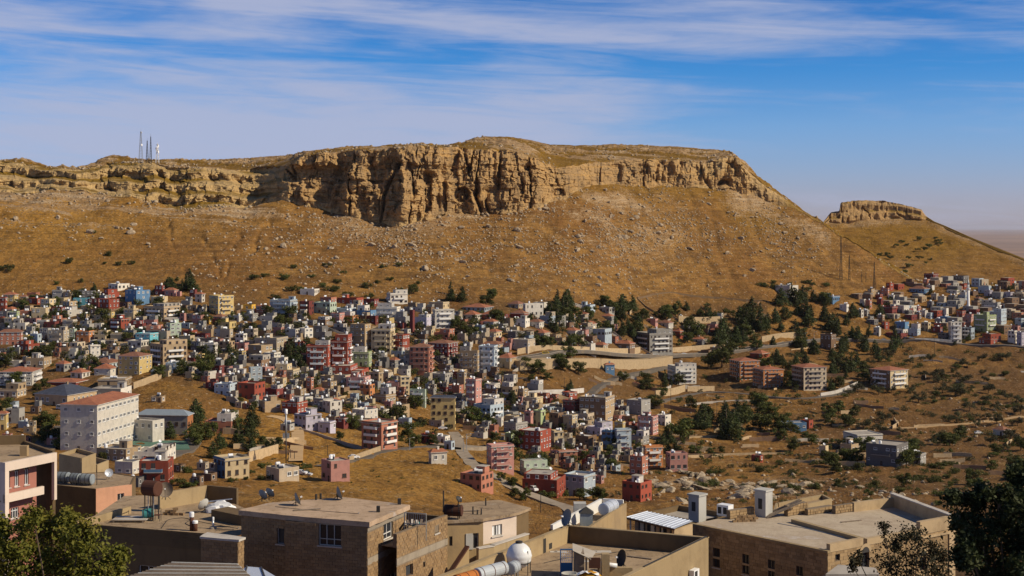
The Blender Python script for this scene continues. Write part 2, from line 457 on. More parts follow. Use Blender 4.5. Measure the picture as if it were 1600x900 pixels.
def build_terrain():
    px = np.concatenate([np.arange(-320, -20, 6.0), np.arange(-20, 1621, 2.0), np.arange(1626, 1921, 6.0)])
    nc = len(px)
    NG = 430
    v = np.linspace(0, 1, NG)
    g = v ** 0.93
    row = 1150 + (BASE(px)[:, None] - 1150) * g[None, :]
    PX = np.repeat(px[:, None], NG, 1)
    D = depth_at(PX, row)
    X = (PX - 800) / F * D
    Z = -(row - HZ) / F * D + rough_z(X, D)
    V = np.stack([X, D, Z], -1)
    # what grows where
    n1 = fbm(X / 55.0, D / 55.0, 4, 41); n2 = fbm(X / 18.0, D / 18.0, 3, 52)
    slope = grid_slope(V)
    rock = 0.18 * sstep(0.93, 0.80, slope) + 0.16 * n2
    rock = rock + 0.55 * sstep(60, 4, np.abs(row - BASE(PX))) * sstep(-0.2, 0.3, n1) * (PX < 1300)
    rock = rock + 0.75 * sstep(365, 330, row) * sstep(520, 380, PX) * sstep(0.02, 0.25, fbm(X / 70.0, D / 9.0, 4, 61))
    rock = rock + 0.45 * gauss2(PX, row, 960, 350, 150, 45) * sstep(-0.3, 0.4, n2)
    rock = rock + 0.85 * gauss2(PX, row, 1100, 755, 95, 26) * sstep(-0.25, 0.3, n2) + 0.6 * gauss2(PX, row, 1250, 765, 60, 22) * sstep(-0.2, 0.3, n2)
    rock = rock + 0.4 * gauss2(PX, row, 735, 678, 40, 12)
    olive = 0.55 * sstep(330, 285, row) + 0.6 * gauss2(PX, row, 1180, 330, 90, 40) * sstep(-0.4, 0.3, n1) + 0.55 * gauss2(PX, row, 90, 330, 160, 40) * sstep(-0.3, 0.3, n1)
    gold = 0.8 * gauss2(PX, row, 120, 320, 260, 45) + 0.85 * gauss2(PX, row, 600, 735, 190, 55) + 0.8 * gauss2(PX, row, 430, 680, 90, 60) + 0.7 * gauss2(PX, row, 260, 612, 70, 25) + 0.45 * gauss2(PX, row, 40, 400, 160, 60) + 0.3 * gauss2(PX, row, 850, 600, 90, 20)
    soil = sstep(1180, 1330, PX) * sstep(520, 560, row) * 0.75 * sstep(-0.5, 0.4, n1 + 0.2) + 0.4 * sstep(860, 900, row)
    soil = np.maximum(soil, 0.85 * sstep(448, 485, row) * sstep(640, 600, row) * (PX < 1200) * sstep(-0.55, 0.15, n2 + 0.15))
    mask = np.clip(np.stack([rock, olive, gold, soil]), 0, 1)
    o = mesh_from_grid('hillside', V, MAT_GROUND, {'rock': mask[0], 'olive': mask[1], 'gold': mask[2], 'soil': mask[3]})
    o['kind'] = 'structure'
    base_pts = V[:, -1, :].copy()

    # the cliff band: same columns, pushed in and out by buttresses and gullies
    NCL = 120
    t = np.linspace(-0.14, 1, NCL)[None, :]
    PXc = np.repeat(px[:, None], NCL, 1)
    rb = BASE(px)[:, None]; rt = RIM(px)[:, None]
    d0 = base_pts[:, 1][:, None]
    x0 = base_pts[:, 0][:, None]
    west = sstep(470, 400, px)[:, None]
    hh = (rb - rt)                                    # band height in rows
    S = 14.0 + 120.0 * west * sstep(10, 50, hh)
    tw = t * 3.0 + 0.9 * fbm(x0 / 60.0, t * 0.6, 3, 88)
    fr = tw - np.floor(tw)
    stair = (np.floor(tw) + sstep(0.45, 1.0, fr)) / 3.0
    s0 = stair[:, :1]; s1 = stair[:, -1:]
    stair = (stair - s0) / np.maximum(s1 - s0, 0.1)
    prof = (1 - west) * (0.35 * t + 0.65 * np.clip(t, 0, 1) ** 2.2) + west * stair
    Dc = d0 + S * prof
    rowc = rb + (rt - rb) * t
    Zb = base_pts[:, 2][:, None]
    Zr = -(rt - HZ) / F * (d0 + S)
    Zc = Zb + (Zr - Zb) * t
    Hc = np.maximum(Zr - Zb, 0.5)
    env = np.clip(Hc / 35.0, 0, 1.15)
    xw = x0 + 5.0 * fbm(x0 / 30.0, Zc / 30.0, 2, 15)
    but = ridged(xw / 34.0, Zc / 150.0, 3, 101, 0.5)            # large buttresses
    mid = ridged(xw / 11.0, Zc / 42.0, 3, 131, 0.55)
    sm = fbm(xw / 4.0, Zc / 7.0, 3, 151)
    strata = fbm(x0 / 80.0, Zc / 3.6, 3, 171)
    # rounded pillars split by deep slots, and blocky joints
    cr = np.abs(fbm(xw / 21.0, Zc / 120.0, 3, 205))
    slot = -sstep(0.085, 0.0, cr) * (7.0 + 5.0 * vnoise(x0 / 60.0, Zc / 60.0, 4))
    cr2 = np.abs(fbm(xw / 8.0, Zc / 40.0, 2, 215))
    slot2 = -sstep(0.10, 0.0, cr2) * 2.6
    hor = -sstep(0.07, 0.0, np.abs(fbm(x0 / 45.0, Zc / 9.0, 2, 231))) * 1.6
    caves = -9.0 * sstep(0.66, 0.80, vnoise(x0 / 13.0, Zc / 13.0, 301)) * sstep(0.95, 0.7, t) * sstep(0.0, 0.15, t)
    taper = (0.45 + 0.55 * sstep(-0.05, 0.25, t)) * (1 - 0.45 * sstep(0.8, 1.0, t))
    disp = env * taper * (1 - 0.45 * west) * (16.0 * (but - 0.52) + 7.5 * (mid - 0.5) + 1.6 * sm + 0.6 * strata + 0.95 * slot + slot2 + 0.6 * hor + caves)
    cell = lambda sx, sz, sd: hash2(np.floor((xw + 0.9 * fbm(xw / 5.0, Zc / 5.0, 2, sd)) / sx), np.floor((Zc + 1.2 * fbm(xw / 6.0, Zc / 6.0, 2, sd + 3)) / sz), sd) - 0.5
    disp = disp + env * taper * (6.0 * cell(9.5, 12.0, 61) + 4.0 * cell(4.2, 5.0, 67) + 2.0 * cell(2.0, 2.4, 71) + 2.2 * cell(34.0, 3.4, 73))
    Dc = Dc - disp
    Xc = (PXc - 800) / F * (d0 + S * prof) + disp * 0.10 * fbm(Zc / 15.0, x0 / 15.0, 2, 6) + env * taper * 1.4 * fbm(xw / 6.0, Zc / 6.0, 3, 313)
    Zc = Zc + env * (2.2 * fbm(x0 / 7.0, Dc / 7.0, 3, 191) * sstep(0.75, 1.0, t) + 0.8 * sm * sstep(0, 0.2, t))
    ol = west * sstep(0.40, 0.7, fr) * sstep(-0.35, 0.05, fbm(Xc / 40.0, Dc / 25.0, 3, 241)) + 0 * Zc
    ol = ol * (hh > 8)
    thin = sstep(14, 5, hh)                        # no cliff here: only grassy ground
    ol = np.clip(ol + thin * 0.8, 0, 1) + 0 * Zc
    Vc = np.stack([Xc, Dc, Zc + 0 * Dc], -1)
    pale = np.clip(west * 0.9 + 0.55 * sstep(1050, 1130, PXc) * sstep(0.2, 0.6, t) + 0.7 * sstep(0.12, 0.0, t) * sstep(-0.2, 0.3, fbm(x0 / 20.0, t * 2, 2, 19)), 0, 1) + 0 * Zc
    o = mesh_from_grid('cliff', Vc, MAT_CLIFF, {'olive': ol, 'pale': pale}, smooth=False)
    o['kind'] = 'structure'

    # plateau behind the rim up to the skyline, then falling away
    NP_ = 70
    u = np.linspace(0, 1, NP_)[None, :]
    rim = Vc[:, -1, :]
    rs = SKYLINE(px)[:, None]
    L = (40.0 + 150.0 * sstep(2, 20, (rt - rs)) + 60 * (1 - west)) * (1 - 0.6 * sstep(1130, 1180, px)[:, None])
    rdep = rim[:, 1][:, None]
    Dq = rdep + L * u ** 1.3
    dsky = d0 + S + L
    Zs = -(rs - HZ) / F * dsky
    zr = rim[:, 2][:, None]
    def smooth(a, n):
        k = np.ones(n) / n
        return np.convolve(np.pad(a, n // 2, mode='edge'), k, mode='valid')[:len(a)]
    zsm = smooth(rim[:, 2], 25)[:, None]; xsm = (px[:, None] - 800) / F * (d0 + S); dsm = smooth(rim[:, 1], 41)[:, None]
    fade = np.exp(-u / 0.07)
    zr = zsm + (zr - zsm) * fade
    # height must follow the line of sight so the rim hides nothing that is in view
    Zq = zr + (Zs - zr) * u
    env2 = np.sin(np.pi * np.clip(u, 0, 1))
    Dq = dsm + (rdep - dsm) * fade + (dsky - dsm) * u ** 1.3
    xr0 = xsm + (rim[:, 0][:, None] - xsm) * fade
    Xq = xr0 + ((px[:, None] - 800) / F * dsky - xsm) * u ** 1.3
    rocky = sstep(-0.02, 0.28, fbm(Xq / 45.0, Dq / 20.0, 4, 401))
    ridge = 3.4 * rocky * ridged(Xq / 7.0, Dq / 7.0, 3, 411) * (0.3 + env2)
    Zq = Zq + (ridge - 0.8 + 1.5 * fbm(Xq / 20.0, Dq / 20.0, 3, 421)) * np.clip(env2 + 0.55 * sstep(0.3, 1, u), 0, 1)
    Vq = np.stack([Xq, Dq, Zq], -1)
    tail = []
    for k, (dd, dzz) in enumerate(((8, 0.2), (30, -2), (90, -10), (220, -35), (420, -90), (700, -190))):
        lx = Vq[:, -1, 0] * (1 + dd / Vq[:, -1, 1])
        tail.append(np.stack([lx, Vq[:, -1, 1] + dd, Vq[:, -1, 2] + dzz], -1)[:, None, :])
    Vq = np.concatenate([Vq] + tail, 1)
    rocky = rocky * sstep(1215, 1150, px)[:, None]
    rk = np.concatenate([np.clip(0.85 * rocky * (0.6 + 0.4 * env2) + 0.25 * sstep(0.12, 0, u) * sstep(1215, 1150, px)[:, None], 0, 1)] + [np.zeros((nc, 1))] * 6, 1)
    z0 = np.zeros_like(rk)
    o = mesh_from_grid('plateau', Vq, MAT_GROUND, {'rock': rk, 'olive': z0 + 0.9, 'gold': z0, 'soil': z0 + 0.15})
    o['kind'] = 'structure'
    return Vc, Vq
CLIFF_V, PLAT_V = build_terrain()

# the second, smaller table hill behind the saddle
def build_far_hill():
    px = np.arange(1180, 1901, 1.5)
    sky = curve([(1180, 372), (1240, 362), (1285, 349), (1295, 336), (1299, 331), (1311, 329), (1314, 316), (1340, 313), (1380, 314), (1400, 317), (1420, 322), (1440, 328), (1446, 337), (1460, 346), (1480, 354), (1520, 372), (1560, 388), (1600, 404), (1700, 444), (1901, 520)])(px)
    b = curve([(1180, 376), (1240, 366), (1285, 353), (1296, 348), (1312, 348), (1340, 346), (1380, 343), (1400, 341), (1440, 343), (1448, 341.5), (1460, 347.5), (1480, 355.5), (1520, 373.5), (1560, 389.5), (1600, 405.5), (1700, 445.5), (1901, 521.5)])(px)
    NG = 120
    v = np.linspace(0, 1, NG)[None, :]
    row = 520 + (b[:, None] - 520) * v
    PXg = np.repeat(px[:, None], NG, 1)
    dtop = 1640.0
    D = np.interp(row, [330, 400, 440, 475, 520], [dtop, 1455, 1340, 1270, 1215])
    X = (PXg - 800) / F * D
    Z = -(row - HZ) / F * D + 1.6 * fbm(X / 45.0, D / 45.0, 4, 501) + 1.3 * fbm(X / 14.0, D / 14.0, 3, 511) - 2.0 * ridged(X / 50.0, D / 300.0, 2, 531)
    # terraces
    Z = Z + 0.8 * np.sin(Z / 3.2 + 2 * fbm(X / 60.0, D / 60.0, 2, 5))
    V = np.stack([X, D, Z], -1)
    n1 = fbm(X / 40.0, D / 40.0, 3, 541)
    rock = 0.5 * sstep(16, 2, row - b[:, None]) + 0.25 * n1 + 0.3 * gauss2(PXg, row, 1400, 415, 60, 25)
    z0 = np.zeros_like(rock)
    olive = sstep(430, 380, row) * (0.65 + 0.4 * n1)
    o = mesh_from_grid('far_hill', V, MAT_GROUND, {'rock': np.clip(rock, 0, 1), 'olive': np.clip(olive, 0, 1), 'gold': z0 + 0.25, 'soil': z0})
    o['kind'] = 'structure'
    NC = 50
    t = np.linspace(0, 1, NC)[None, :]
    bp = V[:, -1, :]
    d0 = bp[:, 1][:, None]
    S = 16.0 + 0 * d0
    Zr = -(sky[:, None] - HZ) / F * (d0 + S)
    zb = bp[:, 2][:, None]
    Zc = zb + (Zr - zb) * t
    x0 = bp[:, 0][:, None]
    H = np.clip((Zr - zb - 2.5) / 12.0, 0, 1)
    tw = t * 2 + 0.35 * fbm(x0 / 30.0, t, 2, 9)
    fr = tw - np.floor(tw)
    pr = np.clip((np.floor(tw) + sstep(0.55, 1.0, fr)) / 2.2, 0, 1)
    pr = (pr - pr[:, :1]) / np.maximum(pr[:, -1:] - pr[:, :1], 0.2)
    disp = H * sstep(0, 0.15, t) * (7 * (ridged(x0 / 20.0, Zc / 40.0, 3, 601) - 0.5) + 3 * (ridged(x0 / 6.0, Zc / 12.0, 3, 611) - 0.5) - 4 * sstep(0.10, 0.0, np.abs(fbm(x0 / 11.0, Zc / 40.0, 2, 621))))
    Dc = d0 + S * pr - disp
    Xc = x0 * (1 + S * pr / d0)
    Zc = Zc + H * 0.9 * fbm(x0 / 5.0, Dc / 5.0, 2, 631) * sstep(0.6, 1, t)
    Vc = np.stack([Xc, Dc, Zc], -1)
    ol = np.clip(0.9 * sstep(0.25, 0.05, H) + 0.75 * sstep(0.5, 0.9, fr) * sstep(-0.2, 0.2, fbm(x0 / 15.0, t * 3, 2, 8)), 0, 1) * np.ones_like(Zc)
    o = mesh_from_grid('far_cliff', Vc, MAT_CLIFF, {'olive': ol}, smooth=False)
    o['kind'] = 'structure'
    tl = [Vc[:, -1, :][:, None, :]]
    for dd, dzz in ((10, 0.0), (40, -1), (90, -5), (160, -30), (260, -90), (420, -190)):
        q = Vc[:, -1, :]
        tl.append(np.stack([q[:, 0] * (1 + dd / q[:, 1]), q[:, 1] + dd, q[:, 2] + dzz], -1)[:, None, :])
    Vt = np.concatenate(tl, 1)
    z0 = np.zeros(Vt.shape[:2])
    o = mesh_from_grid('far_hilltop', Vt, MAT_GROUND, {'rock': z0, 'olive': z0 + 0.8, 'gold': z0, 'soil': z0})
    o['kind'] = 'structure'
    return V
FARHILL_V = build_far_hill()

def far_hill_point(px, row):
    d = float(np.interp(row, [330, 400, 440, 475, 520], [1640.0, 1455, 1340, 1270, 1215]))
    return Vector(P(px, row, d))

# the plain far below, running to the horizon
def build_plain():
    m, nt, bs = new_mat('far_plain')
    pos = nt.nodes.new('ShaderNodeNewGeometry').outputs['Position']
    n = link_noise(nt, 0.00035, 6, 0.6, vec=pos)
    n2 = link_noise(nt, 0.002, 5, 0.6, vec=pos)
    c = mixc(nt, maprange(nt, n, 0.38, 0.62), (0.30, 0.18, 0.11), (0.20, 0.125, 0.085))
    c = mixc(nt, maprange(nt, n2, 0.55, 0.7, 0, 0.6), c, (0.11, 0.085, 0.06))
    nt.links.new(c, bs.inputs['Base Color'])
    bs.inputs['Roughness'].default_value = 1.0
    ys = np.concatenate([np.linspace(-400, 3000, 12), np.geomspace(3400, 160000, 70)])
    us = np.linspace(-0.9, 0.9, 120)
    Y = np.repeat(ys[None, :], len(us), 0)
    X = us[:, None] * (np.abs(Y) + 900)
    Z = -250 + 45 * fbm(X / 2600.0, Y / 1900.0, 4, 701) * sstep(2500, 6000, Y) + 130 * np.clip(fbm(X / 9000.0, Y / 6000.0, 3, 711), 0, 1) * sstep(9000, 16000, Y) * sstep(60000, 30000, Y)
    o = mesh_from_grid('ground', np.stack([X, Y, Z], -1), m)
    o['kind'] = 'structure'
build_plain()

# ------------------------------------------------------------------ mesh builder
class MB:
    def __init__(s):
        s.v = []; s.f = []; s.m = []
    def quad(s, a, b, c, d, mat=0):
        n = len(s.v)
        s.v += [tuple(a), tuple(b), tuple(c), tuple(d)]
        s.f.append((n, n + 1, n + 2, n + 3)); s.m.append(mat)
    def poly(s, pts, mat=0):
        n = len(s.v)
        s.v += [tuple(p) for p in pts]
        s.f.append(tuple(range(n, n + len(pts)))); s.m.append(mat)
    def box(s, x0, x1, y0, y1, z0, z1, mat=0, skip=''):
        n = len(s.v)
        s.v += [(x0, y0, z0), (x1, y0, z0), (x1, y1, z0), (x0, y1, z0), (x0, y0, z1), (x1, y0, z1), (x1, y1, z1), (x0, y1, z1)]
        fs = {'b': (0, 3, 2, 1), 't': (4, 5, 6, 7), 'f': (0, 1, 5, 4), 'r': (1, 2, 6, 5), 'k': (2, 3, 7, 6), 'l': (3, 0, 4, 7)}
        for k, q in fs.items():
            if k not in skip:
                s.f.append(tuple(n + i for i in q)); s.m.append(mat)
    def bar(s, a, b, w, h=None, mat=0):
        # a beam of w x h from a to b
        a = Vector(a); b = Vector(b); h = h or w
        d = (b - a).normalized()
        up = Vector((0, 0, 1)) if abs(d.z) < 0.95 else Vector((0, 1, 0))
        sx = d.cross(up).normalized() * w / 2
        sy = sx.normalized().cross(d).normalized() * h / 2
        n = len(s.v)
        for p in (a, b):
            for (i, j) in ((-1, -1), (1, -1), (1, 1), (-1, 1)):
                s.v.append(tuple(p + sx * i + sy * j))
        for q in ((0, 1, 5, 4), (1, 2, 6, 5), (2, 3, 7, 6), (3, 0, 4, 7), (3, 2, 1, 0), (4, 5, 6, 7)):
            s.f.append(tuple(n + i for i in q)); s.m.append(mat)
    def tube(s, pts, radii, seg=10, mat=0, caps=True):
        n0 = len(s.v)
        pts = [Vector(p) for p in pts]
        for i, p in enumerate(pts):
            d = (pts[min(i + 1, len(pts) - 1)] - pts[max(i - 1, 0)]).normalized()
            up = Vector((0, 0, 1)) if abs(d.z) < 0.9 else Vector((0, 1, 0))
            sx = d.cross(up).normalized(); sy = sx.cross(d).normalized()
            for k in range(seg):
                a = 2 * math.pi * k / seg
                s.v.append(tuple(p + (sx * math.cos(a) + sy * math.sin(a)) * radii[i]))
        for i in range(len(pts) - 1):
            for k in range(seg):
                a = n0 + i * seg + k; b = n0 + i * seg + (k + 1) % seg
                s.f.append((a, b, b + seg, a + seg)); s.m.append(mat)
        if caps:
            s.f.append(tuple(n0 + k for k in range(seg))[::-1]); s.m.append(mat)
            e = n0 + (len(pts) - 1) * seg
            s.f.append(tuple(e + k for k in range(seg))); s.m.append(mat)
    def lathe(s, c, prof, seg=20, mat=0, axis='z'):
        # prof: (radius, height) pairs turned round the axis through c
        n0 = len(s.v)
        for r, h in prof:
            for k in range(seg):
                a = 2 * math.pi * k / seg
                s.v.append((c[0] + r * math.cos(a), c[1] + r * math.sin(a), c[2] + h))
        for i in range(len(prof) - 1):
            for k in range(seg):
                a = n0 + i * seg + k; b = n0 + i * seg + (k + 1) % seg
                s.f.append((a, b, b + seg, a + seg)); s.m.append(mat)
        s.f.append(tuple(n0 + k for k in range(seg))[::-1]); s.m.append(mat)
        e = n0 + (len(prof) - 1) * seg
        s.f.append(tuple(e + k for k in range(seg))); s.m.append(mat)
    def prism(s, pts, z0, z1, mat=0, top=True, bottom=False, topmat=None):
        # pts: plan polygon, counter-clockwise
        n = len(pts)
        for i in range(n):
            a = pts[i]; b = pts[(i + 1) % n]
            s.quad((a[0], a[1], z0), (b[0], b[1], z0), (b[0], b[1], z1), (a[0], a[1], z1), mat)
        if top:
            s.poly([(p[0], p[1], z1) for p in pts], mat if topmat is None else topmat)
        if bottom:
            s.poly([(p[0], p[1], z0) for p in pts][::-1], mat)
    def mesh(s, name, mats, smooth=False):
        me = bpy.data.meshes.new(name)
        me.from_pydata(s.v, [], s.f)
        for m in mats:
            me.materials.append(m)
        me.polygons.foreach_set('material_index', s.m)
        if smooth:
            me.polygons.foreach_set('use_smooth', [True] * len(s.f))
        me.update()
        return me
    def build(s, name, mats, parent=None, smooth=False, loc=None):
        if not isinstance(mats, (list, tuple)):
            mats = [mats]
        return put(name, s.mesh(name, mats, smooth), parent, loc)

def put(name, me, parent=None, loc=None, rot=None, scl=None):
    o = bpy.data.objects.new(name, me)
    COL.objects.link(o)
    if parent is not None:
        o.parent = parent
    if loc is not None:
        o.location = loc
    if rot is not None:
        o.rotation_euler = rot
    if scl is not None:
        o.scale = scl
    return o

def tag(o, label, cat, group=None):
    o['label'] = label
    o['category'] = cat
    if group:
        o['group'] = group
    return o

def thing(name, loc, label, cat, group=None, rz=0.0):
    o = bpy.data.objects.new(name, None)
    o.empty_display_size = 0.5
    COL.objects.link(o)
    o.location = loc
    o.rotation_euler = (0, 0, rz)
    return tag(o, label, cat, group)

# ------------------------------------------------------------------ plain procedural materials
_mats = {}
def paint(name, col, rough=0.85, dirt=0.35, dirtcol=None, scale=0.35, spec=0.2, streak=True, metal=0.0, var=0.12):
    if name in _mats:
        return _mats[name]
    m, nt, bs = new_mat(name)
    tc = nt.nodes.new('ShaderNodeNewGeometry').outputs['Position']
    n = link_noise(nt, scale, 6, 0.65, vec=tc)
    d = dirtcol or tuple(c * 0.55 for c in col)
    c = mixc(nt, maprange(nt, n, 0.42, 0.72, 0.0, dirt), col, d)
    if streak:
        s = link_noise(nt, 1.0, 5, 0.6, vec=tc, stretch=(1.3, 1.3, 0.16))
        c = mixc(nt, maprange(nt, s, 0.52, 0.74, 0.0, dirt * 0.9), c, tuple(x * 0.62 for x in col))
    oi = nt.nodes.new('ShaderNodeObjectInfo')
    hs = nt.nodes.new('ShaderNodeHueSaturation')
    nt.links.new(maprange(nt, oi.outputs['Random'], 0, 1, 1 - var, 1 + var, False), hs.inputs['Value'])
    nt.links.new(c, hs.inputs['Color'])
    nt.links.new(hs.outputs[0], bs.inputs['Base Color'])
    bs.inputs['Roughness'].default_value = rough
    bs.inputs['Specular IOR Level'].default_value = spec
    bs.inputs['Metallic'].default_value = metal
    n3 = link_noise(nt, 6.0, 4, 0.6, vec=tc)
    bump(nt, bs, n3, 0.25, 0.05)
    _mats[name] = m
    return m

WALLCOL = {
    'red': ((0.34, 0.082, 0.052), 'brick-red'), 'salm': ((0.44, 0.19, 0.13), 'salmon'), 'pink': ((0.52, 0.27, 0.24), 'pink'),
    'crm': ((0.64, 0.52, 0.33), 'cream'), 'tan': ((0.44, 0.33, 0.21), 'tan'), 'beig': ((0.50, 0.42, 0.32), 'beige'),
    'wht': ((0.68, 0.65, 0.59), 'white'), 'gry': ((0.36, 0.35, 0.33), 'grey'), 'dgry': ((0.19, 0.18, 0.18), 'dark grey'),
    'blu': ((0.12, 0.24, 0.42), 'blue'), 'lblu': ((0.42, 0.51, 0.60), 'pale blue'), 'teal': ((0.14, 0.42, 0.52), 'turquoise'),
    'grn': ((0.40, 0.48, 0.27), 'light green'), 'mint': ((0.48, 0.58, 0.48), 'mint green'), 'yel': ((0.66, 0.40, 0.07), 'yellow'),
    'ycr': ((0.64, 0.49, 0.22), 'pale yellow'), 'org': ((0.52, 0.22, 0.09), 'orange'), 'brn': ((0.24, 0.155, 0.10), 'brown'),
    'mar': ((0.21, 0.055, 0.05), 'maroon'), 'lil': ((0.50, 0.48, 0.60), 'lilac'), 'dgrn': ((0.09, 0.16, 0.09), 'dark green'),
    'nvy': ((0.05, 0.07, 0.14), 'navy'),
}
WMAT = {k: paint('wall_' + v[1].replace(' ', '_').replace('-', '_'), tuple(c * f_ for c, f_ in zip(v[0], (0.88, 0.85, 0.80))), dirt=0.55, dirtcol=tuple(c * 0.5 + 0.02 for c in v[0]), scale=0.5, var=0.2) for k, v in WALLCOL.items()}
M_CONC = paint('roof_concrete', (0.40, 0.36, 0.31), dirt=0.6, dirtcol=(0.20, 0.17, 0.14), streak=False)
M_SCREED = paint('roof_screed_pale', (0.54, 0.50, 0.45), dirt=0.6, dirtcol=(0.30, 0.26, 0.22), streak=False)
M_WHITE = paint('white_trim', (0.74, 0.73, 0.70), dirt=0.2)
M_BRIGHT = paint('white_enamel', (0.80, 0.81, 0.82), rough=0.4, dirt=0.15, spec=0.5)
M_BROWNF = paint('brown_frame', (0.10, 0.06, 0.04), dirt=0.2)
M_STEEL = paint('galvanised_steel', (0.38, 0.40, 0.42), rough=0.5, dirt=0.4, metal=0.4, spec=0.5)
M_DARK = paint('dark_metal', (0.045, 0.042, 0.04), rough=0.6, dirt=0.3)
M_RUST = paint('rusty_iron', (0.095, 0.040, 0.026), rough=0.85, dirt=0.6, dirtcol=(0.06, 0.03, 0.02))
M_ASPHALT = paint('asphalt', (0.12, 0.105, 0.09), dirt=0.7, dirtcol=(0.20, 0.15, 0.10), streak=False, scale=0.2)
M_DIRT = paint('dirt_track', (0.46, 0.31, 0.16), dirt=0.5, dirtcol=(0.36, 0.22, 0.10), streak=False, scale=0.3)
M_PAVE = paint('pale_paving', (0.33, 0.27, 0.20), dirt=0.8, dirtcol=(0.20, 0.15, 0.105), streak=False, scale=0.25)
M_STONEW = paint('stone_wall_tan', (0.46, 0.34, 0.20), dirt=0.6, dirtcol=(0.27, 0.19, 0.11), scale=0.8)

def glass_mat():
    m, nt, bs = new_mat('window_glass')
    oi = nt.nodes.new('ShaderNodeObjectInfo')
    c = mixc(nt, oi.outputs['Random'], (0.018, 0.02, 0.024), (0.06, 0.065, 0.075))
    nt.links.new(c, bs.inputs['Base Color'])
    bs.inputs['Roughness'].default_value = 0.12
    bs.inputs['Specular IOR Level'].default_value = 0.6
    return m
M_GLASS = glass_mat()

def tile_mat(name, c1, c2):
    m, nt, bs = new_mat(name)
    pos = nt.nodes.new('ShaderNodeTexCoord').outputs['Object']
    n = link_noise(nt, 0.5, 6, 0.7, vec=pos)
    n2 = link_noise(nt, 3.5, 3, 0.6, vec=pos)
    c = mixc(nt, maprange(nt, n, 0.35, 0.7), c1, c2)
    c = mixc(nt, maprange(nt, n2, 0.5, 0.7, 0, 0.5), c, tuple(x * 0.6 for x in c2))
    nt.links.new(c, bs.inputs['Base Color'])
    bs.inputs['Roughness'].default_value = 0.85
    w = nt.nodes.new('ShaderNodeTexWave')
    w.inputs['Scale'].default_value = 1.4
    w.bands_direction = 'X'
    nt.links.new(pos, w.inputs['Vector'])
    bump(nt, bs, w.outputs['Fac'], 0.5, 0.08)
    return m
M_TILE = tile_mat('roof_tile_terracotta', (0.36, 0.13, 0.06), (0.25, 0.085, 0.045))
M_TILE2 = tile_mat('roof_tile_brown', (0.26, 0.11, 0.06), (0.17, 0.075, 0.045))
M_TILEN = tile_mat('roof_tile_navy', (0.055, 0.065, 0.10), (0.035, 0.04, 0.06))
M_TILER = tile_mat('roof_tile_red', (0.30, 0.075, 0.05), (0.22, 0.055, 0.04))

# ------------------------------------------------------------------ shared small meshes of the town houses (unit sized, scaled per copy)
def unit_window(frame, panes=2, name='window'):
    # 1 x 1 in x and z, front towards -y, centred
    b = MB()
    b.box(-0.5, 0.5, -0.03, 0.0, -0.5, 0.5, 1, 'k')
    f = 0.09
    for (x0, x1, z0, z1) in ((-0.5, 0.5, -0.5, -0.5 + f), (-0.5, 0.5, 0.5 - f, 0.5), (-0.5, -0.5 + f, -0.5 + f, 0.5 - f), (0.5 - f, 0.5, -0.5 + f, 0.5 - f)):
        b.box(x0, x1, -0.11, -0.031, z0, z1, 0, 'k')
    for k in range(1, panes):
        x = -0.5 + k / panes
        b.box(x - 0.03, x + 0.03, -0.09, -0.031, -0.5 + f, 0.5 - f, 0, 'k')
    b.box(-0.58, 0.58, -0.17, -0.001, -0.60, -0.501, 0, 'k')
    return b.mesh(name, [frame, M_GLASS])
def plain_window():
    b = MB()
    b.box(-0.5, 0.5, -0.025, 0.0, -0.5, 0.5, 1, 'k')
    b.box(-0.04, 0.04, -0.06, -0.026, -0.5, 0.5, 0, 'k')
    b.box(-0.56, 0.56, -0.14, -0.001, -0.59, -0.501, 2, 'k')
    return b.mesh('window', [M_BROWNF, M_GLASS, M_SCREED])
WINS = [unit_window(M_WHITE, 2), unit_window(M_WHITE, 3), plain_window(), unit_window(M_BROWNF, 2)]
def unit_door():
    b = MB()
    b.box(-0.5, 0.5, -0.05, 0.0, 0, 1, 0, 'k')
    b.box(-0.40, 0.40, -0.065, -0.051, 0.55, 0.93, 1, 'k')
    b.box(0.30, 0.36, -0.12, -0.051, 0.45, 0.5, 2, 'k')
    return b.mesh('door', [M_BROWNF, M_GLASS, M_STEEL])
DOOR = unit_door()
def unit_balcony(rail, slab):
    b = MB()
    b.box(-0.5, 0.5, -1.2, 0.0, -0.12, 0.06, 1, 'k')
    b.box(-0.5, 0.5, -1.2, -1.08, 0.061, 0.95, 0)
    b.box(-0.5, -0.47, -1.079, 0.0, 0.061, 0.95, 0, 'k')
    b.box(0.47, 0.5, -1.079, 0.0, 0.061, 0.95, 0, 'k')
    return b.mesh('balcony', [rail, slab])
_balc = {}
def balc_mesh(c):
    if c not in _balc:
        _balc[c] = unit_balcony(WMAT[c] if c != 'wht' else M_WHITE, M_SCREED)
    return _balc[c]
def tank_mesh():
    b = MB()
    b.tube([(-0.75, 0, 1.0), (-0.7, 0, 1.0), (0.7, 0, 1.0), (0.75, 0, 1.0)], [0.35, 0.45, 0.45, 0.35], 12, 0)
    for x in (-0.5, 0.5):
        for y in (-0.3, 0.3):
            b.bar((x, y, 0), (x, y * 0.6, 0.7), 0.06, None, 1)
    b.poly([(-0.8, -1.5, 0.05), (0.8, -1.5, 0.05), (0.8, -0.5, 0.75), (-0.8, -0.5, 0.75)], 2)
    b.poly([(-0.8, -1.5, 0.0), (-0.8, -0.5, 0.70), (0.8, -0.5, 0.70), (0.8, -1.5, 0.0)], 2)
    return b.mesh('water_heater', [M_BRIGHT, M_STEEL, M_GLASS])
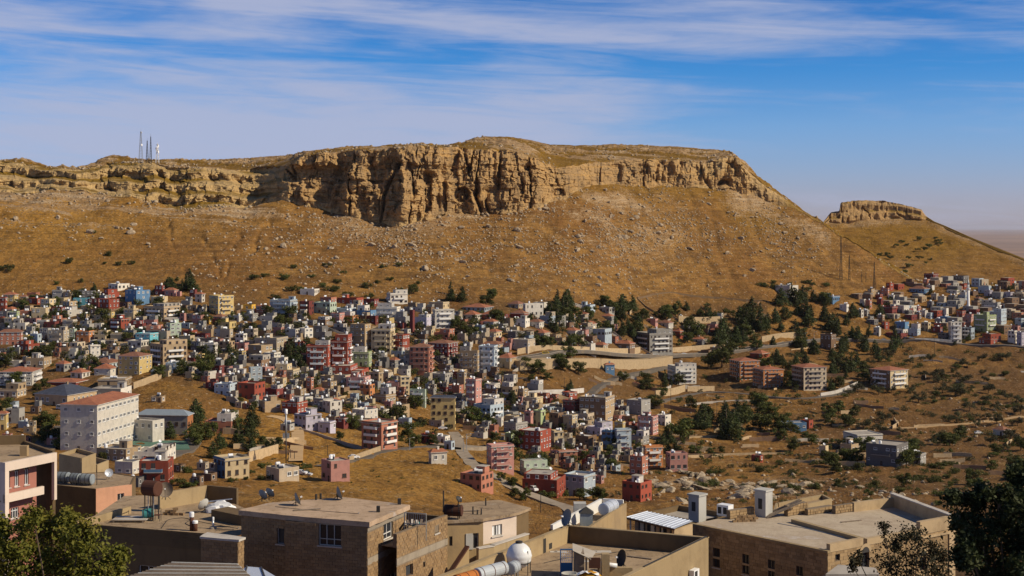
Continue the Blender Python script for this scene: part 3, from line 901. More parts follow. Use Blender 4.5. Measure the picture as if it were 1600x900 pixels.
def vtank_mesh():
    b = MB()
    b.lathe((0, 0, 0.35), [(0.55, 0), (0.6, 0.1), (0.6, 0.9), (0.5, 1.1), (0.15, 1.2)], 12, 0)
    for k in range(4):
        a = math.pi / 4 + k * math.pi / 2
        b.bar((0.42 * math.cos(a), 0.42 * math.sin(a), -0.02), (0.42 * math.cos(a), 0.42 * math.sin(a), 0.36), 0.07, None, 1)
    return b.mesh('water_tank', [M_BRIGHT, M_STEEL])
def dish_mesh(r=0.5, name='satellite_dish', mat=None):
    b = MB()
    seg = 16; rings = 4
    c = Vector((0, 0, 1.1))
    ax = Vector((0.25, -0.75, 0.55)).normalized()
    u = ax.cross(Vector((0, 0, 1))).normalized(); w = u.cross(ax).normalized()
    for side in (0, 1):
        n0 = len(b.v)
        b.v.append(tuple(c - ax * 0.03 * side))
        for i in range(1, rings + 1):
            rr = r * i / rings
            for k in range(seg):
                a = 2 * math.pi * k / seg
                p = c + u * rr * math.cos(a) + w * rr * math.sin(a) + ax * (0.45 * rr * rr / r) - ax * 0.03 * side
                b.v.append(tuple(p))
        for k in range(seg):
            q = (n0, n0 + 1 + k, n0 + 1 + (k + 1) % seg)
            b.f.append(q if side == 0 else q[::-1]); b.m.append(0)
        for i in range(rings - 1):
            for k in range(seg):
                a0 = n0 + 1 + i * seg + k; a1 = n0 + 1 + i * seg + (k + 1) % seg
                q = (a0, a0 + seg, a1 + seg, a1)
                b.f.append(q if side == 0 else q[::-1]); b.m.append(0)
    b.bar((0, 0.06, 0), c - ax * 0.06, 0.05, None, 1)
    tip = c + ax * r * 1.0
    b.bar(c - w * r * 0.95 + ax * 0.2 * r, tip, 0.03, None, 1)
    b.bar(tip - ax * 0.06, tip + ax * 0.06, 0.08, None, 1)
    return b.mesh(name, [mat or M_BRIGHT, M_STEEL], True)
TANKS = [tank_mesh(), vtank_mesh()]
DISH = dish_mesh()

NUM = ['zero', 'one', 'two', 'three', 'four', 'five', 'six', 'seven']
LANDMARKS = [
    (40, 470, 'below the golden slope at the edge of town'), (215, 465, 'around the blue hillside houses'), (290, 480, 'in the red-roofed cluster under the dark pines'),
    (50, 545, 'beside the brick-red corner house'), (175, 530, 'in the crowded rows below the turquoise house'), (215, 570, 'near the cream hip-roofed block'),
    (20, 590, 'uphill of the terrace restaurant'), (350, 480, 'near the yellow-topped house'), (445, 490, 'near the pale blue apartment house'), (370, 560, 'among the close-packed brown houses'),
    (560, 470, 'on the top row under the boulder slope'), (500, 550, 'beside the tall brick-red apartment blocks'), (570, 530, 'near the tan balcony blocks'), (620, 560, 'by the bare excavated plot'),
    (690, 490, 'near the white balcony block'), (760, 500, 'in the tiled-roof villas among dark trees'), (880, 500, 'in the villa gardens under the bare slope'), (940, 530, 'above the walled main road'),
    (720, 560, 'beside the pale blue balcony block'), (660, 570, 'beside the tiled salmon apartment block'), (1020, 525, 'near the grey block on the main road'), (1090, 500, 'below the walled graveyard'),
    (1068, 580, 'below the road by the white block'), (1170, 580, 'in the row of tiled apartment blocks'), (1235, 450, 'on the scrubby saddle slope'), (1360, 490, 'at the wooded edge of the far town'),
    (1450, 470, 'in the far town near the slender minaret'), (1500, 520, 'along the far town road'), (1560, 490, 'on the far side of the minaret'), (150, 660, 'near the long white school'),
    (60, 620, 'near the terrace restaurant'), (250, 720, 'by the green sports court'), (400, 610, 'above the dirt track'), (490, 650, 'beside the winding dirt track'), (590, 680, 'near the banded salmon block'),
    (410, 720, 'by the tree-lined graveyard wall'), (520, 735, 'on the dry-grass knoll'), (690, 640, 'near the cream tower block with navy roof'), (630, 620, 'uphill of the cream tower block'), (750, 620, 'in the stepped row behind the cream tower'),
    (690, 700, 'by the open dusty square'), (780, 710, 'beside the street down the valley'), (850, 690, 'around the red corner house in the valley'), (920, 640, 'near the big blank-sided block'), (945, 690, 'beside the lilac house'),
    (860, 760, 'at the bottom of the valley street'), (1010, 670, 'by the pine grove'), (1010, 715, 'near the three-tiered orange-red house'), (1240, 665, 'in the scrub below the pine grove'), (1380, 700, 'among scrub trees above the quarry rocks'), (1560, 675, 'alone in the orchard'),
]
def place_phrase(px, row):
    return min(LANDMARKS, key=lambda l: (l[0] - px) ** 2 + 2.2 * (l[1] - row) ** 2)[2]

N_HOUSE = [0]
USED = set()
BOXES = []
def house(px0, px1, rt, rb, colr, fl=0, roof='f', xs=None, bal=None, small=False, label=None, left=None, sink=None, roofmat=None, name=None, rich=True, win=None, thd=None, nmax=7, right=None, balc=None, wfill=0.62):
    r = random.Random(int(px0 * 131 + rb * 17 + px1))
    BOXES.append((px0, px1, rt, rb))
    pc = (px0 + px1) / 2.0
    base = gp(pc, rb)
    d = base.y
    k = d / F
    az = math.atan2(base.x, base.y)
    Ht = max((rb - rt) * k, 2.6)
    if xs is None:
        th = math.radians(r.uniform(22, 34))
        tot = (px1 - px0) * k
        ratio = r.uniform(0.7, 1.0)
        W = tot / (math.cos(th) + ratio * math.sin(th)); Dp = W * ratio
    else:
        wl_ = max(xs - px0, 0.5) * k; wr_ = max(px1 - xs, 0.5) * k
        th = math.atan2(wr_, wl_)
        th = min(max(th, math.radians(12)), math.radians(70))
        if thd is not None:
            th = math.radians(thd)
        W = wl_ / math.cos(th); Dp = wr_ / math.sin(th)
        W = min(max(W, 3.0), 60); Dp = min(max(Dp, 3.0), 60)
    rz = -th - az
    # footprint: the near corner sits at the pixel of the split; move the centre behind it
    cen = Vector((base.x, base.y + 0.35 * (W * math.sin(th) + Dp * math.cos(th)), 0))
    cen.x = base.x * cen.y / base.y
    cs, sn = math.cos(rz), math.sin(rz)
    zs = [zat(cen.x + cs * a * W / 2 - sn * b * Dp / 2, cen.y + sn * a * W / 2 + cs * b * Dp / 2) for a in (-1, 1) for b in (-1, 1)]
    z0 = base.z
    down = max(1.0, z0 - min(zs) + 0.6)
    if fl == 0:
        fl = max(1, int(round(Ht / 3.2)))
    tiled = roof in 't'
    hroof = min(0.22 * min(W, Dp) + 0.3, 0.40 * Ht, 1.7 if fl >= 3 else 9) if tiled else 0.0
    He = Ht - hroof
    fh = He / fl
    wm = WMAT[colr]
    extras = []
    root = thing(name or 'house', (cen.x, cen.y, z0), '', 'house', None, rz)
    x0, x1, y0, y1 = -W / 2, W / 2, -Dp / 2, Dp / 2
    b = MB()
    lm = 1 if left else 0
    Hfull = He
    step = (not tiled) and rich and label is None and fl >= 2 and W > 6 and Dp > 5 and r.random() < 0.42
    if step:
        He = He - fh + 0.9
        fl -= 1
    b.quad((x0, y0, -down), (x1, y0, -down), (x1, y0, He), (x0, y0, He), lm)
    b.quad((x1, y0, -down), (x1, y1, -down), (x1, y1, He), (x1, y0, He), 2 if right else 0)
    b.quad((x1, y1, -down), (x0, y1, -down), (x0, y1, He), (x1, y1, He), 0)
    b.quad((x0, y1, -down), (x0, y0, -down), (x0, y0, He), (x0, y1, He), 0)
    par = 0.0
    if not tiled:
        par = (0.9 if step else r.uniform(0.35, 0.9)) if He > 3.2 else 0.3
        e = 0.22
        for (a0, a1, c0, c1) in ((x0, x1, y0, y0 + e), (x0, x1, y1 - e, y1), (x0, x0 + e, y0 + e, y1 - e), (x1 - e, x1, y0 + e, y1 - e)):
            b.quad((a0, c0, He), (a1, c0, He), (a1, c1, He), (a0, c1, He), 0)
        i0, i1, j0, j1 = x0 + e, x1 - e, y0 + e, y1 - e
        zr = He - par
        for (p, q) in (((i0, j0), (i0, j1)), ((i0, j1), (i1, j1)), ((i1, j1), (i1, j0)), ((i1, j0), (i0, j0))):
            b.quad((p[0], p[1], zr), (q[0], q[1], zr), (q[0], q[1], He), (p[0], p[1], He), 0)
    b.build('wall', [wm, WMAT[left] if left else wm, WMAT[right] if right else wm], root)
    rb_ = MB()
    if tiled:
        ov = 0.45
        a0, a1, c0, c1 = x0 - ov, x1 + ov, y0 - ov, y1 + ov
        zt = He + hroof
        zl = He - 0.1
        if W >= Dp:
            g = min(Dp / 2, W / 2 - 0.2)
            R0 = (a0 + g, 0, zt); R1 = (a1 - g, 0, zt)
            rb_.quad((a0, c0, zl), (a1, c0, zl), R1, R0); rb_.quad((a1, c1, zl), (a0, c1, zl), R0, R1)
            rb_.poly([(a1, c0, zl), (a1, c1, zl), R1]); rb_.poly([(a0, c1, zl), (a0, c0, zl), R0])
        else:
            g = min(W / 2, Dp / 2 - 0.2)
            R0 = (0, c0 + g, zt); R1 = (0, c1 - g, zt)
            rb_.quad((a1, c0, zl), (a1, c1, zl), R1, R0); rb_.quad((a0, c1, zl), (a0, c0, zl), R0, R1)
            rb_.poly([(a0, c0, zl), (a1, c0, zl), R0]); rb_.poly([(a1, c1, zl), (a0, c1, zl), R1])
        rb_.box(a0, a1, c0, c1, zl - 0.22, zl - 0.002, 1, 't')
        ro = rb_.build('roof', [roofmat or r.choice([M_TILE, M_TILE2, M_TILE]), M_SCREED], root)
        if r.random() < 0.5:
            c = MB(); cx = r.uniform(-0.2, 0.2) * W
            c.box(cx - 0.35, cx + 0.35, -0.35, 0.35, He + hroof * 0.4, zt + 0.7)
            c.box(cx - 0.45, cx + 0.45, -0.45, 0.45, zt + 0.7, zt + 0.82)
            c.build('chimney', [wm], ro)
    else:
        rb_.quad((i0, j0, zr), (i1, j0, zr), (i1, j1, zr), (i0, j1, zr), 0)
        if He > 4 and r.random() < 0.45:      # projecting roof slab edge
            for (a0, a1, c0, c1) in ((x0 - 0.3, x1 + 0.3, y0 - 0.3, y0 - 0.003), (x1 + 0.003, x1 + 0.3, y0 - 0.003, y1 + 0.3), (x0 - 0.3, x0 - 0.003, y0 - 0.003, y1 + 0.3)):
                rb_.box(a0, a1, c0, c1, zr - 0.2, zr + 0.02, 0)
        rb_.build('roof', [r.choice([M_CONC, M_CONC, M_SCREED])], root)
        if step:
            c = MB()
            if r.random() < 0.5:
                ua, ub = x0 + W * r.uniform(0.22, 0.5), x1 - 0.003
            else:
                ua, ub = x0 + 0.003, x1 - W * r.uniform(0.22, 0.5)
            va, vb = y0 + Dp * r.choice([0.003, 0.15, 0.3]), y1 - 0.003
            c.box(ua, ub, va, vb, zr + 0.003, Hfull, 0, 't')
            c.box(ua + 0.2, ub - 0.2, va + 0.2, vb - 0.2, Hfull - 0.35, Hfull - 0.3, 1)
            c.quad((ua, va, Hfull), (ub, va, Hfull), (ub, va + 0.2, Hfull), (ua, va + 0.2, Hfull)); c.quad((ub - 0.2, va, Hfull), (ub, va, Hfull), (ub, vb, Hfull), (ub - 0.2, vb, Hfull))
            c.quad((ua, vb - 0.2, Hfull), (ub, vb - 0.2, Hfull), (ub, vb, Hfull), (ua, vb, Hfull)); c.quad((ua, va, Hfull), (ua + 0.2, va, Hfull), (ua + 0.2, vb, Hfull), (ua, vb, Hfull))
            us_ = c.build('upper_storey', [r.choice([wm, wm, M_SCREED, M_CONC]), M_CONC], root)
            wf_ = r.randrange(4)
            for q in range(max(1, int((ub - ua) / 3.2))):
                n_ = max(1, int((ub - ua) / 3.2)); put('window', WINS[wf_], us_, (ua + (q + 0.5) * (ub - ua) / n_, va - 0.002, zr + 1.5), None, (1.2, 1, 1.2))
            for q in range(max(1, int((vb - va) / 3.2))):
                n_ = max(1, int((vb - va) / 3.2)); put('window', WINS[wf_], us_, (ub + 0.002, va + (q + 0.5) * (vb - va) / n_, zr + 1.5), (0, 0, math.pi / 2), (1.2, 1, 1.2))
            zr = Hfull - 0.29; i0, i1, j0, j1 = ua + 0.3, ub - 0.3, va + 0.3, vb - 0.3
            extras.append('part upper storey')
        if not step and rich and W > 6 and Dp > 6 and r.random() < 0.42 and roof == 'f':
            c = MB(); sw = min(3.2, W * 0.4); sd = min(3.2, Dp * 0.4)
            ox = r.uniform(i0 + 0.3, i1 - sw - 0.3); oy = r.uniform(0, j1 - sd - 0.3)
            c.box(ox, ox + sw, oy, oy + sd, zr + 0.003, zr + 2.4)
            c.box(ox - 0.2, ox + sw + 0.2, oy - 0.2, oy + sd + 0.2, zr + 2.401, zr + 2.55, 1)
            sr = c.build('stair_room', [r.choice([wm, wm, M_SCREED]), M_CONC], root)
            put('door', DOOR, sr, (ox + sw * 0.5, oy, zr + 0.02), None, (0.9, 1, 1.9))
            extras.append('rooftop room')
        nt_ = r.choice([0, 1, 1, 2]) if (W > 4 and rich) else 0
        for q in range(nt_):
            put('water_tank', r.choice(TANKS), root, (r.uniform(min(i0 + 1.0, (i0 + i1) / 2), max(i1 - 1.0, (i0 + i1) / 2)), r.uniform(j0 + 1.6, min(j1 - 0.8, j0 + 3.5) + 0.01), zr + 0.01), (0, 0, -rz + r.uniform(-0.5, 0.7)), (1, 1, 1.15))
        if nt_:
            extras.append('roof tank' if nt_ == 1 else 'twin roof tanks')
        if rich and r.random() < 0.55:
            s = r.uniform(0.8, 1.3)
            put('satellite_dish', DISH, root, (r.uniform(i0 + 0.8, i1 - 0.8), r.uniform(j0 + 0.8, j1 - 0.8), zr + 0.005), (0, 0, -rz + r.uniform(-0.4, 0.4)), (s, s, s))
            if not nt_:
                extras.append('roof dish')
    # openings, face by face, floor by floor
    frame = win if win is not None else r.choice([0, 0, 0, 1, 2, 3])
    wsx = r.uniform(0.75, 1.3); wsz = r.uniform(0.8, 1.25); miss = r.uniform(0.05, 0.3) if wfill < 0.7 else 0.0
    hasbal = (fl >= 3 and r.random() < 0.45) if bal is None else bal
    bc = balc or r.choice(['wht', colr])
    for face, L in ((0, W), (1, Dp)):
        if L < 2.4:
            continue
        n = max(1, int(round(L / (2.9 if not small else 3.4))))
        n = min(n, nmax if face == 1 or wfill < 0.7 else 3)
        for f_ in range(fl):
            zc = f_ * fh + fh * 0.55
            if He - zc < 0.9:
                continue
            balc_here = hasbal and f_ >= 1 and ((face == 0 and W >= 6) or (face == 1 and Dp >= 6 and W < 6) or (face == 1 and Dp > 9))
            for q in range(n):
                if r.random() < miss:
                    continue
                t = (q + 0.5 + r.uniform(-0.08, 0.08)) / n - 0.5
                ww = min((1.35 if wfill < 0.7 else (2.6 if face == 1 else 1.6)) * wsx, L / n * wfill) * (r.choice([1, 1, 1, 0.6]) if wfill < 0.7 else 1); wh = min(1.35 * wsz, fh * 0.5)
                if f_ == 0 and q == n // 2 and face == 0 and fh > 2.3:
                    loc = (t * L, y0 - 0.002, 0.0)
                    put('door', DOOR, root, loc, None, (1.0, 1, min(2.1, fh * 0.75)))
                    continue
                if face == 0:
                    put('window', WINS[frame], root, (t * L, y0 - 0.002, zc), None, (ww, 1, wh))
                else:
                    put('window', WINS[frame], root, (x1 + 0.002, t * L, zc), (0, 0, math.pi / 2), (ww, 1, wh))
            if balc_here:
                zb = f_ * fh + 0.02
                if face == 0:
                    put('balcony', balc_mesh(bc), root, (0, y0 - 0.003, zb), None, (W * 0.62, 1, 1))
                else:
                    put('balcony', balc_mesh(bc), root, (x1 + 0.003, 0, zb), (0, 0, math.pi / 2), (Dp * 0.62, 1, 1))
    if hasbal:
        extras.insert(0, 'balconies')
    if tiled:
        extras = ['tiled roof'] + extras
    elif not extras:
        extras = ['bare roof']
    lab = label
    if not lab:
        cn = WALLCOL[colr][1]
        kind = 'apartment block' if fl >= 4 else 'house'
        lab = f"{NUM[min(fl, 7)]}-storey {cn} {kind} with {extras[0]} {place_phrase(pc, rb)}"
        if lab in USED:
            sz = 'wide ' if W > 11 else ('narrow ' if W < 7 else 'mid-sized ')
            if len((sz + lab).split()) <= 16:
                lab = sz + lab
        USED.add(lab)
        root['group'] = 'town houses: ' + lab
    root['label'] = lab
    N_HOUSE[0] += 1
    return root, (W, Dp, He, fh)

# ------------------------------------------------------------------ the town, house by house
# per tile of the photo: x0 x1 top base (five times enlarged), colour, floors, roof (f flat, t tiled), split x of the corner, flags
TILES = {
 (0, 420): """
0 55 205 320 red 3 f -;30 140 180 258 ycr 2 t -;155 220 190 238 wht 1 t -;250 395 300 390 crm 2 f 355;75 155 320 385 grn 2 f -;0 80 325 385 dgry 2 f -
640 745 165 235 dgry 2 f 735;735 800 175 228 wht 2 f -;800 930 165 235 red 2 f 845;780 930 245 350 red 3 f 850;850 1010 110 165 wht 1 f 920;1000 1115 145 185 gry 1 f -
980 1170 180 295 blu 3 f 1065;1110 1172 178 248 lblu 2 f -;575 700 235 310 teal 2 f 690;475 640 325 378 wht 1 f 530;690 790 240 312 mar 2 f -
1210 1290 125 205 mar 2 f -;1285 1390 145 212 pink 1 t -;1380 1420 180 218 pink 1 f -;1525 1600 185 268 wht 2 t -;1480 1540 170 232 mar 2 f -
1130 1405 268 398 tan 4 f 1280 b;1405 1455 340 402 pink 2 f -;860 1008 375 478 red 3 f 945 b;1145 1305 410 522 salm 3 f 1265;1300 1415 400 516 mint 4 f 1330 b
1060 1235 480 572 teal 2 f 1170;595 735 475 562 org 2 f -;735 860 475 560 crm 2 f -;865 980 480 560 crm 2 f -;380 540 470 582 beig 3 f -;535 600 455 560 mint 3 f -
0 175 480 605 salm 3 t 160;125 305 560 668 red 3 f 220;695 780 575 695 wht 3 f 705;785 945 590 662 brn 2 f 880;925 1185 640 815 ycr 4 t 1085;1175 1460 540 765 tan 5 f 1275 b
690 955 690 772 lblu 1 t 850;740 910 745 832 wht 1 t 860;0 320 762 905 wht 3 t 245;205 400 680 765 tan 1 f 340;440 555 705 790 gry 1 t 500;555 700 790 862 wht 1 t 640
360 690 860 908 mar 1 t -;1540 1600 670 752 ycr 2 f -;400 520 370 442 salm 2 f -;290 390 395 452 wht 1 f -;345 460 405 462 mar 1 f -;600 710 360 412 tan 1 f -;490 600 400 462 beig 2 f -
620 740 400 472 gry 2 f -;740 812 410 455 wht 1 f -;0 36 370 422 red 1 f -;35 125 380 462 crm 2 f -;1020 1150 385 452 mar 2 f -;1055 1140 445 502 dgrn 1 f -;1415 1490 520 582 tan 1 f -
1490 1600 560 642 dgry 2 f -;545 700 560 642 beig 2 f 640;430 560 600 655 brn 1 f 530;1000 1160 540 602 wht 1 f -;1400 1520 530 602 crm 1 f -;1180 1310 220 282 crm 2 f -;310 400 460 545 gry 2 f -
190 260 270 330 tan 1 f -;100 200 255 300 brn 1 f -;1460 1570 290 335 tan 1 f -;960 1050 420 470 wht 1 f -;700 800 320 370 brn 1 f -;1240 1330 460 540 beig 2 f -;60 200 610 670 gry 1 f -""",
 (320, 420): """
35 225 222 372 ycr 4 f 105 b;280 420 290 375 yel 2 f -;278 415 372 432 gry 1 f -;400 510 305 402 salm 2 f - b;510 722 262 402 lblu 4 f 665 b;80 245 415 472 ycr 1 f -;745 895 172 218 wht 1 f 855
1420 1585 150 262 wht 3 f 1450 b;850 1030 278 372 mint 2 f - b;900 1030 235 292 salm 1 f -;1035 1240 230 292 red 1 f -;1010 1182 305 362 lblu 1 f -;1185 1340 285 385 blu 2 f - b;1340 1530 266 384 wht 3 f 1500 b
1055 1200 345 424 org 2 f -;1495 1600 338 434 gry 2 f - b;740 850 270 382 mar 3 f -;1240 1360 230 284 mar 1 f -;390 650 525 642 beig 2 f 560;230 345 570 624 pink 1 f -;240 330 490 572 wht 2 f -
230 320 638 712 ycr 2 f -;340 530 582 692 tan 2 f 440;300 512 680 778 brn 2 f 442;460 592 642 722 wht 2 f -;345 446 772 884 lblu 3 f 356;540 742 752 852 crm 2 f 690;620 800 562 655 red 2 f -
795 980 552 782 red 5 f 960 b;975 1150 495 775 red 5 f 1112 b;840 992 450 562 dgry 2 f -;1000 1140 430 505 dgry 2 f -;1135 1300 422 602 tan 4 f - b;1300 1486 422 645 crm 5 f 1450 b
1450 1600 510 655 red 3 f - b;1125 1305 596 742 grn 3 f 1280;1450 1580 640 692 lblu 1 f -;985 1282 740 835 red 2 f 1225;1105 1295 842 966 pink 3 f 1250 b;790 850 842 955 salm 3 f - b
0 100 562 692 wht 3 f - b;0 52 690 764 wht 2 f -;110 232 550 625 tan 2 f -;80 160 832 884 pink 1 f -;160 350 822 884 tan 1 f -;560 640 860 912 crm 1 f -;660 732 858 908 wht 1 f -;1510 1600 832 975 crm 4 f 1530
0 50 380 434 yel 1 f -;290 400 430 484 mar 1 f -;1345 1480 390 436 ycr 1 f -;120 220 470 545 beig 1 f -;690 800 420 480 gry 1 f -;560 650 690 745 wht 1 f -;440 560 850 905 brn 1 f -;900 1020 820 880 tan 1 f -""",
 (640, 420): """
180 350 306 466 wht 4 f 200 b;185 352 468 542 salm 2 f -;150 310 240 306 crm 1 f -;40 180 345 452 lil 3 f - b;0 40 330 505 mar 4 f -;415 655 268 328 lblu 1 t -;380 560 333 408 wht 1 t -;555 672 338 402 red 1 t -
570 690 398 462 wht 1 t -;790 930 330 402 red 1 t -;885 1045 290 397 wht 2 f 905;770 900 262 322 tan 1 t -;800 940 402 462 wht 1 f -;930 1050 398 468 wht 1 t -;605 720 470 545 crm 1 t -;945 1095 472 545 crm 1 t -
1205 1330 472 545 wht 1 t -;1270 1480 400 462 crm 1 t -;1310 1402 338 392 wht 1 t -;1375 1580 472 548 lblu 1 f -;140 380 546 692 mar 3 t - b;0 185 588 835 salm 5 t 150 b;390 545 600 804 tan 5 f 530 b;540 690 600 794 lblu 4 f 660 b
520 760 560 614 tan 1 t -;685 835 668 775 tan 2 t -;790 982 550 642 beig 1 f -;1340 1452 592 652 wht 1 f -;1440 1550 580 640 crm 1 t -;150 335 826 908 gry 2 f -;1520 1600 748 832 blu 1 t 1530
1300 1450 272 314 lblu 1 f -;965 1080 264 300 wht 1 f -;1480 1600 302 352 gry 1 f -;1050 1145 716 764 crm 1 f -;1220 1300 340 392 tan 1 t -;1500 1600 350 400 beig 1 t -""",
 (960, 420): """
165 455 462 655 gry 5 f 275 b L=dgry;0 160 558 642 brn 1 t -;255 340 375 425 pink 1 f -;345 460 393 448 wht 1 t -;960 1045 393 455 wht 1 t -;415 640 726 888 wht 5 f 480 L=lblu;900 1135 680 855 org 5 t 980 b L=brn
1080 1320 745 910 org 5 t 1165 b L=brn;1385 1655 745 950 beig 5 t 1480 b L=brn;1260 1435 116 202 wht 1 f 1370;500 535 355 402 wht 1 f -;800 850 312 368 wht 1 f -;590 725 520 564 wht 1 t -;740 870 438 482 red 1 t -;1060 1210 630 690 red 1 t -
620 682 420 455 wht 1 f -;450 540 460 520 red 1 t -""",
 (1280, 420): """
0 160 205 256 blu 1 f 105;160 232 280 334 wht 1 f -;290 346 325 384 wht 2 f -;425 482 450 514 wht 1 f -;590 700 428 482 blu 1 f -;690 790 430 524 lblu 2 f -;520 690 460 534 mar 2 f -;800 870 415 484 crm 2 f -
1010 1112 402 568 wht 5 f 1030;1115 1212 455 544 lblu 3 f - b;1210 1380 375 504 grn 3 f 1310 b;1270 1416 215 312 gry 4 f 1390;1325 1460 310 424 lblu 4 f 1420;1250 1415 505 592 red 2 f 1340;1475 1546 500 594 wht 3 f - b;1545 1600 500 604 lil 3 f -
1040 1166 40 104 dgry 2 f -;1085 1160 105 144 red 1 f -;820 930 55 108 mar 1 f -;705 860 150 204 blu 1 t -;1085 1160 200 254 lblu 2 f -;480 612 305 374 mar 2 f 570;740 792 290 344 pink 2 f -;1120 1210 350 414 pink 2 f -;1480 1570 430 504 pink 2 f -
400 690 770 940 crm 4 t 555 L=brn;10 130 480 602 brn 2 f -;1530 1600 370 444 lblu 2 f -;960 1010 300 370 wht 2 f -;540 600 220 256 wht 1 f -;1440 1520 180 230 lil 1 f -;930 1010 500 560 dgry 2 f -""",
 (0, 580): """
0 200 95 205 tan 2 f 130;50 190 308 424 gry 2 f -;0 52 318 468 ycr 2 t 40;760 1100 600 702 tan 2 f -;1040 1372 602 700 wht 2 f 1290;900 1092 705 802 wht 2 f -
1180 1290 230 262 tan 1 f -""",
 (320, 580): """
255 470 90 222 red 2 f 388;75 250 100 192 lblu 2 f -;420 592 225 314 tan 1 f 470;465 612 120 206 mar 2 f 560;600 802 255 344 red 2 f 722;665 792 140 204 tan 1 f -;850 1000 230 300 gry 1 f 925;920 1072 262 362 wht 2 f 980
700 912 330 454 lil 2 f 790;885 1022 400 484 lil 1 f -;1150 1352 310 404 wht 2 f 1250;1130 1332 390 474 tan 1 f -;1225 1507 410 632 salm 4 f 1380 b;1020 1122 370 454 mar 2 f -;1315 1492 130 256 tan 2 f 1415 b;1205 1328 110 196 org 2 f -
1465 1600 270 384 tan 2 f 1540;70 346 680 838 crm 2 f 160 L=blu;480 736 752 860 beig 1 f 582;910 1132 690 856 pink 2 f 986;0 262 322 478 salm 2 f 205;590 700 440 480 gry 1 f -;560 640 60 120 crm 1 f -;160 250 50 100 gry 1 f -""",
 (640, 580): """
0 130 150 274 mint 3 f 120 b;440 562 55 274 pink 4 f - b;560 716 122 184 brn 1 f -;500 736 232 396 lblu 3 f 630 b;715 846 62 196 tan 3 f - b;885 1042 186 254 crm 1 f -;1195 1330 220 334 mar 2 f -
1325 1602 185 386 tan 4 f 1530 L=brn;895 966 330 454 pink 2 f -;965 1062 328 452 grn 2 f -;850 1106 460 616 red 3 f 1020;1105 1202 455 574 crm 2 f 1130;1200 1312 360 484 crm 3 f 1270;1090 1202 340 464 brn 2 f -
1270 1442 320 394 beig 1 f -;1385 1586 410 514 lil 2 f 1490;1500 1602 470 616 blu 3 f - b;1295 1462 500 594 brn 1 f -;600 816 560 768 pink 4 f 640;860 1096 700 834 mint 2 f 912;1150 1312 620 742 salm 3 f 1170 b;90 192 505 582 red 1 f -
190 316 495 552 wht 1 f -;270 352 555 618 lblu 1 f -;155 286 605 722 wht 1 t 165;735 922 410 494 gry 1 f 830;745 818 490 556 grn 1 f -;880 1222 828 986 red 3 f 1150;1205 1452 820 984 lblu 2 f 1362;395 656 785 918 salm 2 f 560
370 446 0 136 tan 3 f -;560 700 175 242 wht 1 f -;150 290 380 440 beig 1 f -""",
 (960, 580): """
95 282 220 338 gry 2 f 210;180 342 340 484 pink 3 f 300;330 442 336 420 wht 2 f -;0 132 470 626 lblu 3 f 20 b;130 272 470 576 gry 2 f -;230 376 575 752 org 3 f 240;118 262 690 836 salm 3 f - b;400 572 640 786 pink 2 f 436
1280 1500 404 472 blu 1 f 1320;1460 1552 375 444 red 1 f -;1070 1162 660 710 red 1 f -;60 292 890 1040 red 2 f -;0 85 380 466 ycr 2 f -""",
 (1280, 580): """
190 492 512 624 wht 1 f 300;165 306 585 668 tan 1 f 250;370 692 600 768 dgry 2 f 602 b;700 832 640 726 gry 2 f 790;1360 1486 435 506 wht 1 t 1440;0 72 590 668 crm 1 f -""",
}
for (ox, oy), txt in TILES.items():
    for item in txt.replace('\n', ';').split(';'):
        w = item.split()
        if not w:
            continue
        x0, x1, y0, y1 = (float(a) for a in w[:4])
        xs = None if w[7] == '-' else ox + float(w[7]) / 5
        kw = {}
        for fl_ in w[8:]:
            if fl_ == 'b':
                kw['bal'] = True
            elif fl_.startswith('L='):
                kw['left'] = fl_[2:]  # left-face colour: mostly that side's shade put in as darker paint
        house(ox + x0 / 5, ox + x1 / 5, oy + y0 / 5, oy + y1 / 5, w[4], int(w[5]), w[6], xs, **kw)

def covered(px, row, w, h):
    for (a, b, t, s) in BOXES:
        ox = min(px + w / 2, b) - max(px - w / 2, a)
        oy = min(row, s) - max(row - h, t)
        if ox > 0.35 * min(w, b - a) and oy > 0.45 * min(h, s - t):
            return True
    return False

def inside(poly, x, y):
    c = False
    for i in range(len(poly)):
        (x0, y0), (x1, y1) = poly[i], poly[i - 1]
        if (y0 > y) != (y1 > y) and x < (x1 - x0) * (y - y0) / (y1 - y0) + x0:
            c = not c
    return c

def fill(poly, n, cols, wr, hr, seed, limit=20):
    r = random.Random(seed)
    xs = [p[0] for p in poly]; ys = [p[1] for p in poly]
    made = 0
    for _ in range(n * limit):
        if made >= n:
            break
        px = r.uniform(min(xs), max(xs)); row = r.uniform(min(ys), max(ys))
        if not inside(poly, px, row):
            continue
        w = r.uniform(*wr); h = r.uniform(*hr)
        if covered(px, row, w, h):
            continue
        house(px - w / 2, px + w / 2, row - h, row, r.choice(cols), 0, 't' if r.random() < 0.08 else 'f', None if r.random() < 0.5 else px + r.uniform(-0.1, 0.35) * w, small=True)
        made += 1
MIXC = ['tan', 'beig', 'gry', 'wht', 'crm', 'salm', 'brn', 'tan', 'beig', 'lblu', 'mar', 'red', 'wht', 'ycr', 'pink']
fill([(0, 470), (90, 462), (330, 500), (470, 505), (600, 480), (650, 520), (640, 625), (430, 605), (330, 600), (180, 560), (0, 560)], 42, MIXC, (15, 26), (9, 19), 3)
fill([(440, 590), (640, 600), (640, 680), (590, 690), (470, 640)], 9, MIXC, (17, 27), (10, 16), 4)
fill([(650, 590), (860, 600), (1000, 650), (980, 700), (800, 690)], 8, MIXC, (16, 26), (10, 17), 5)
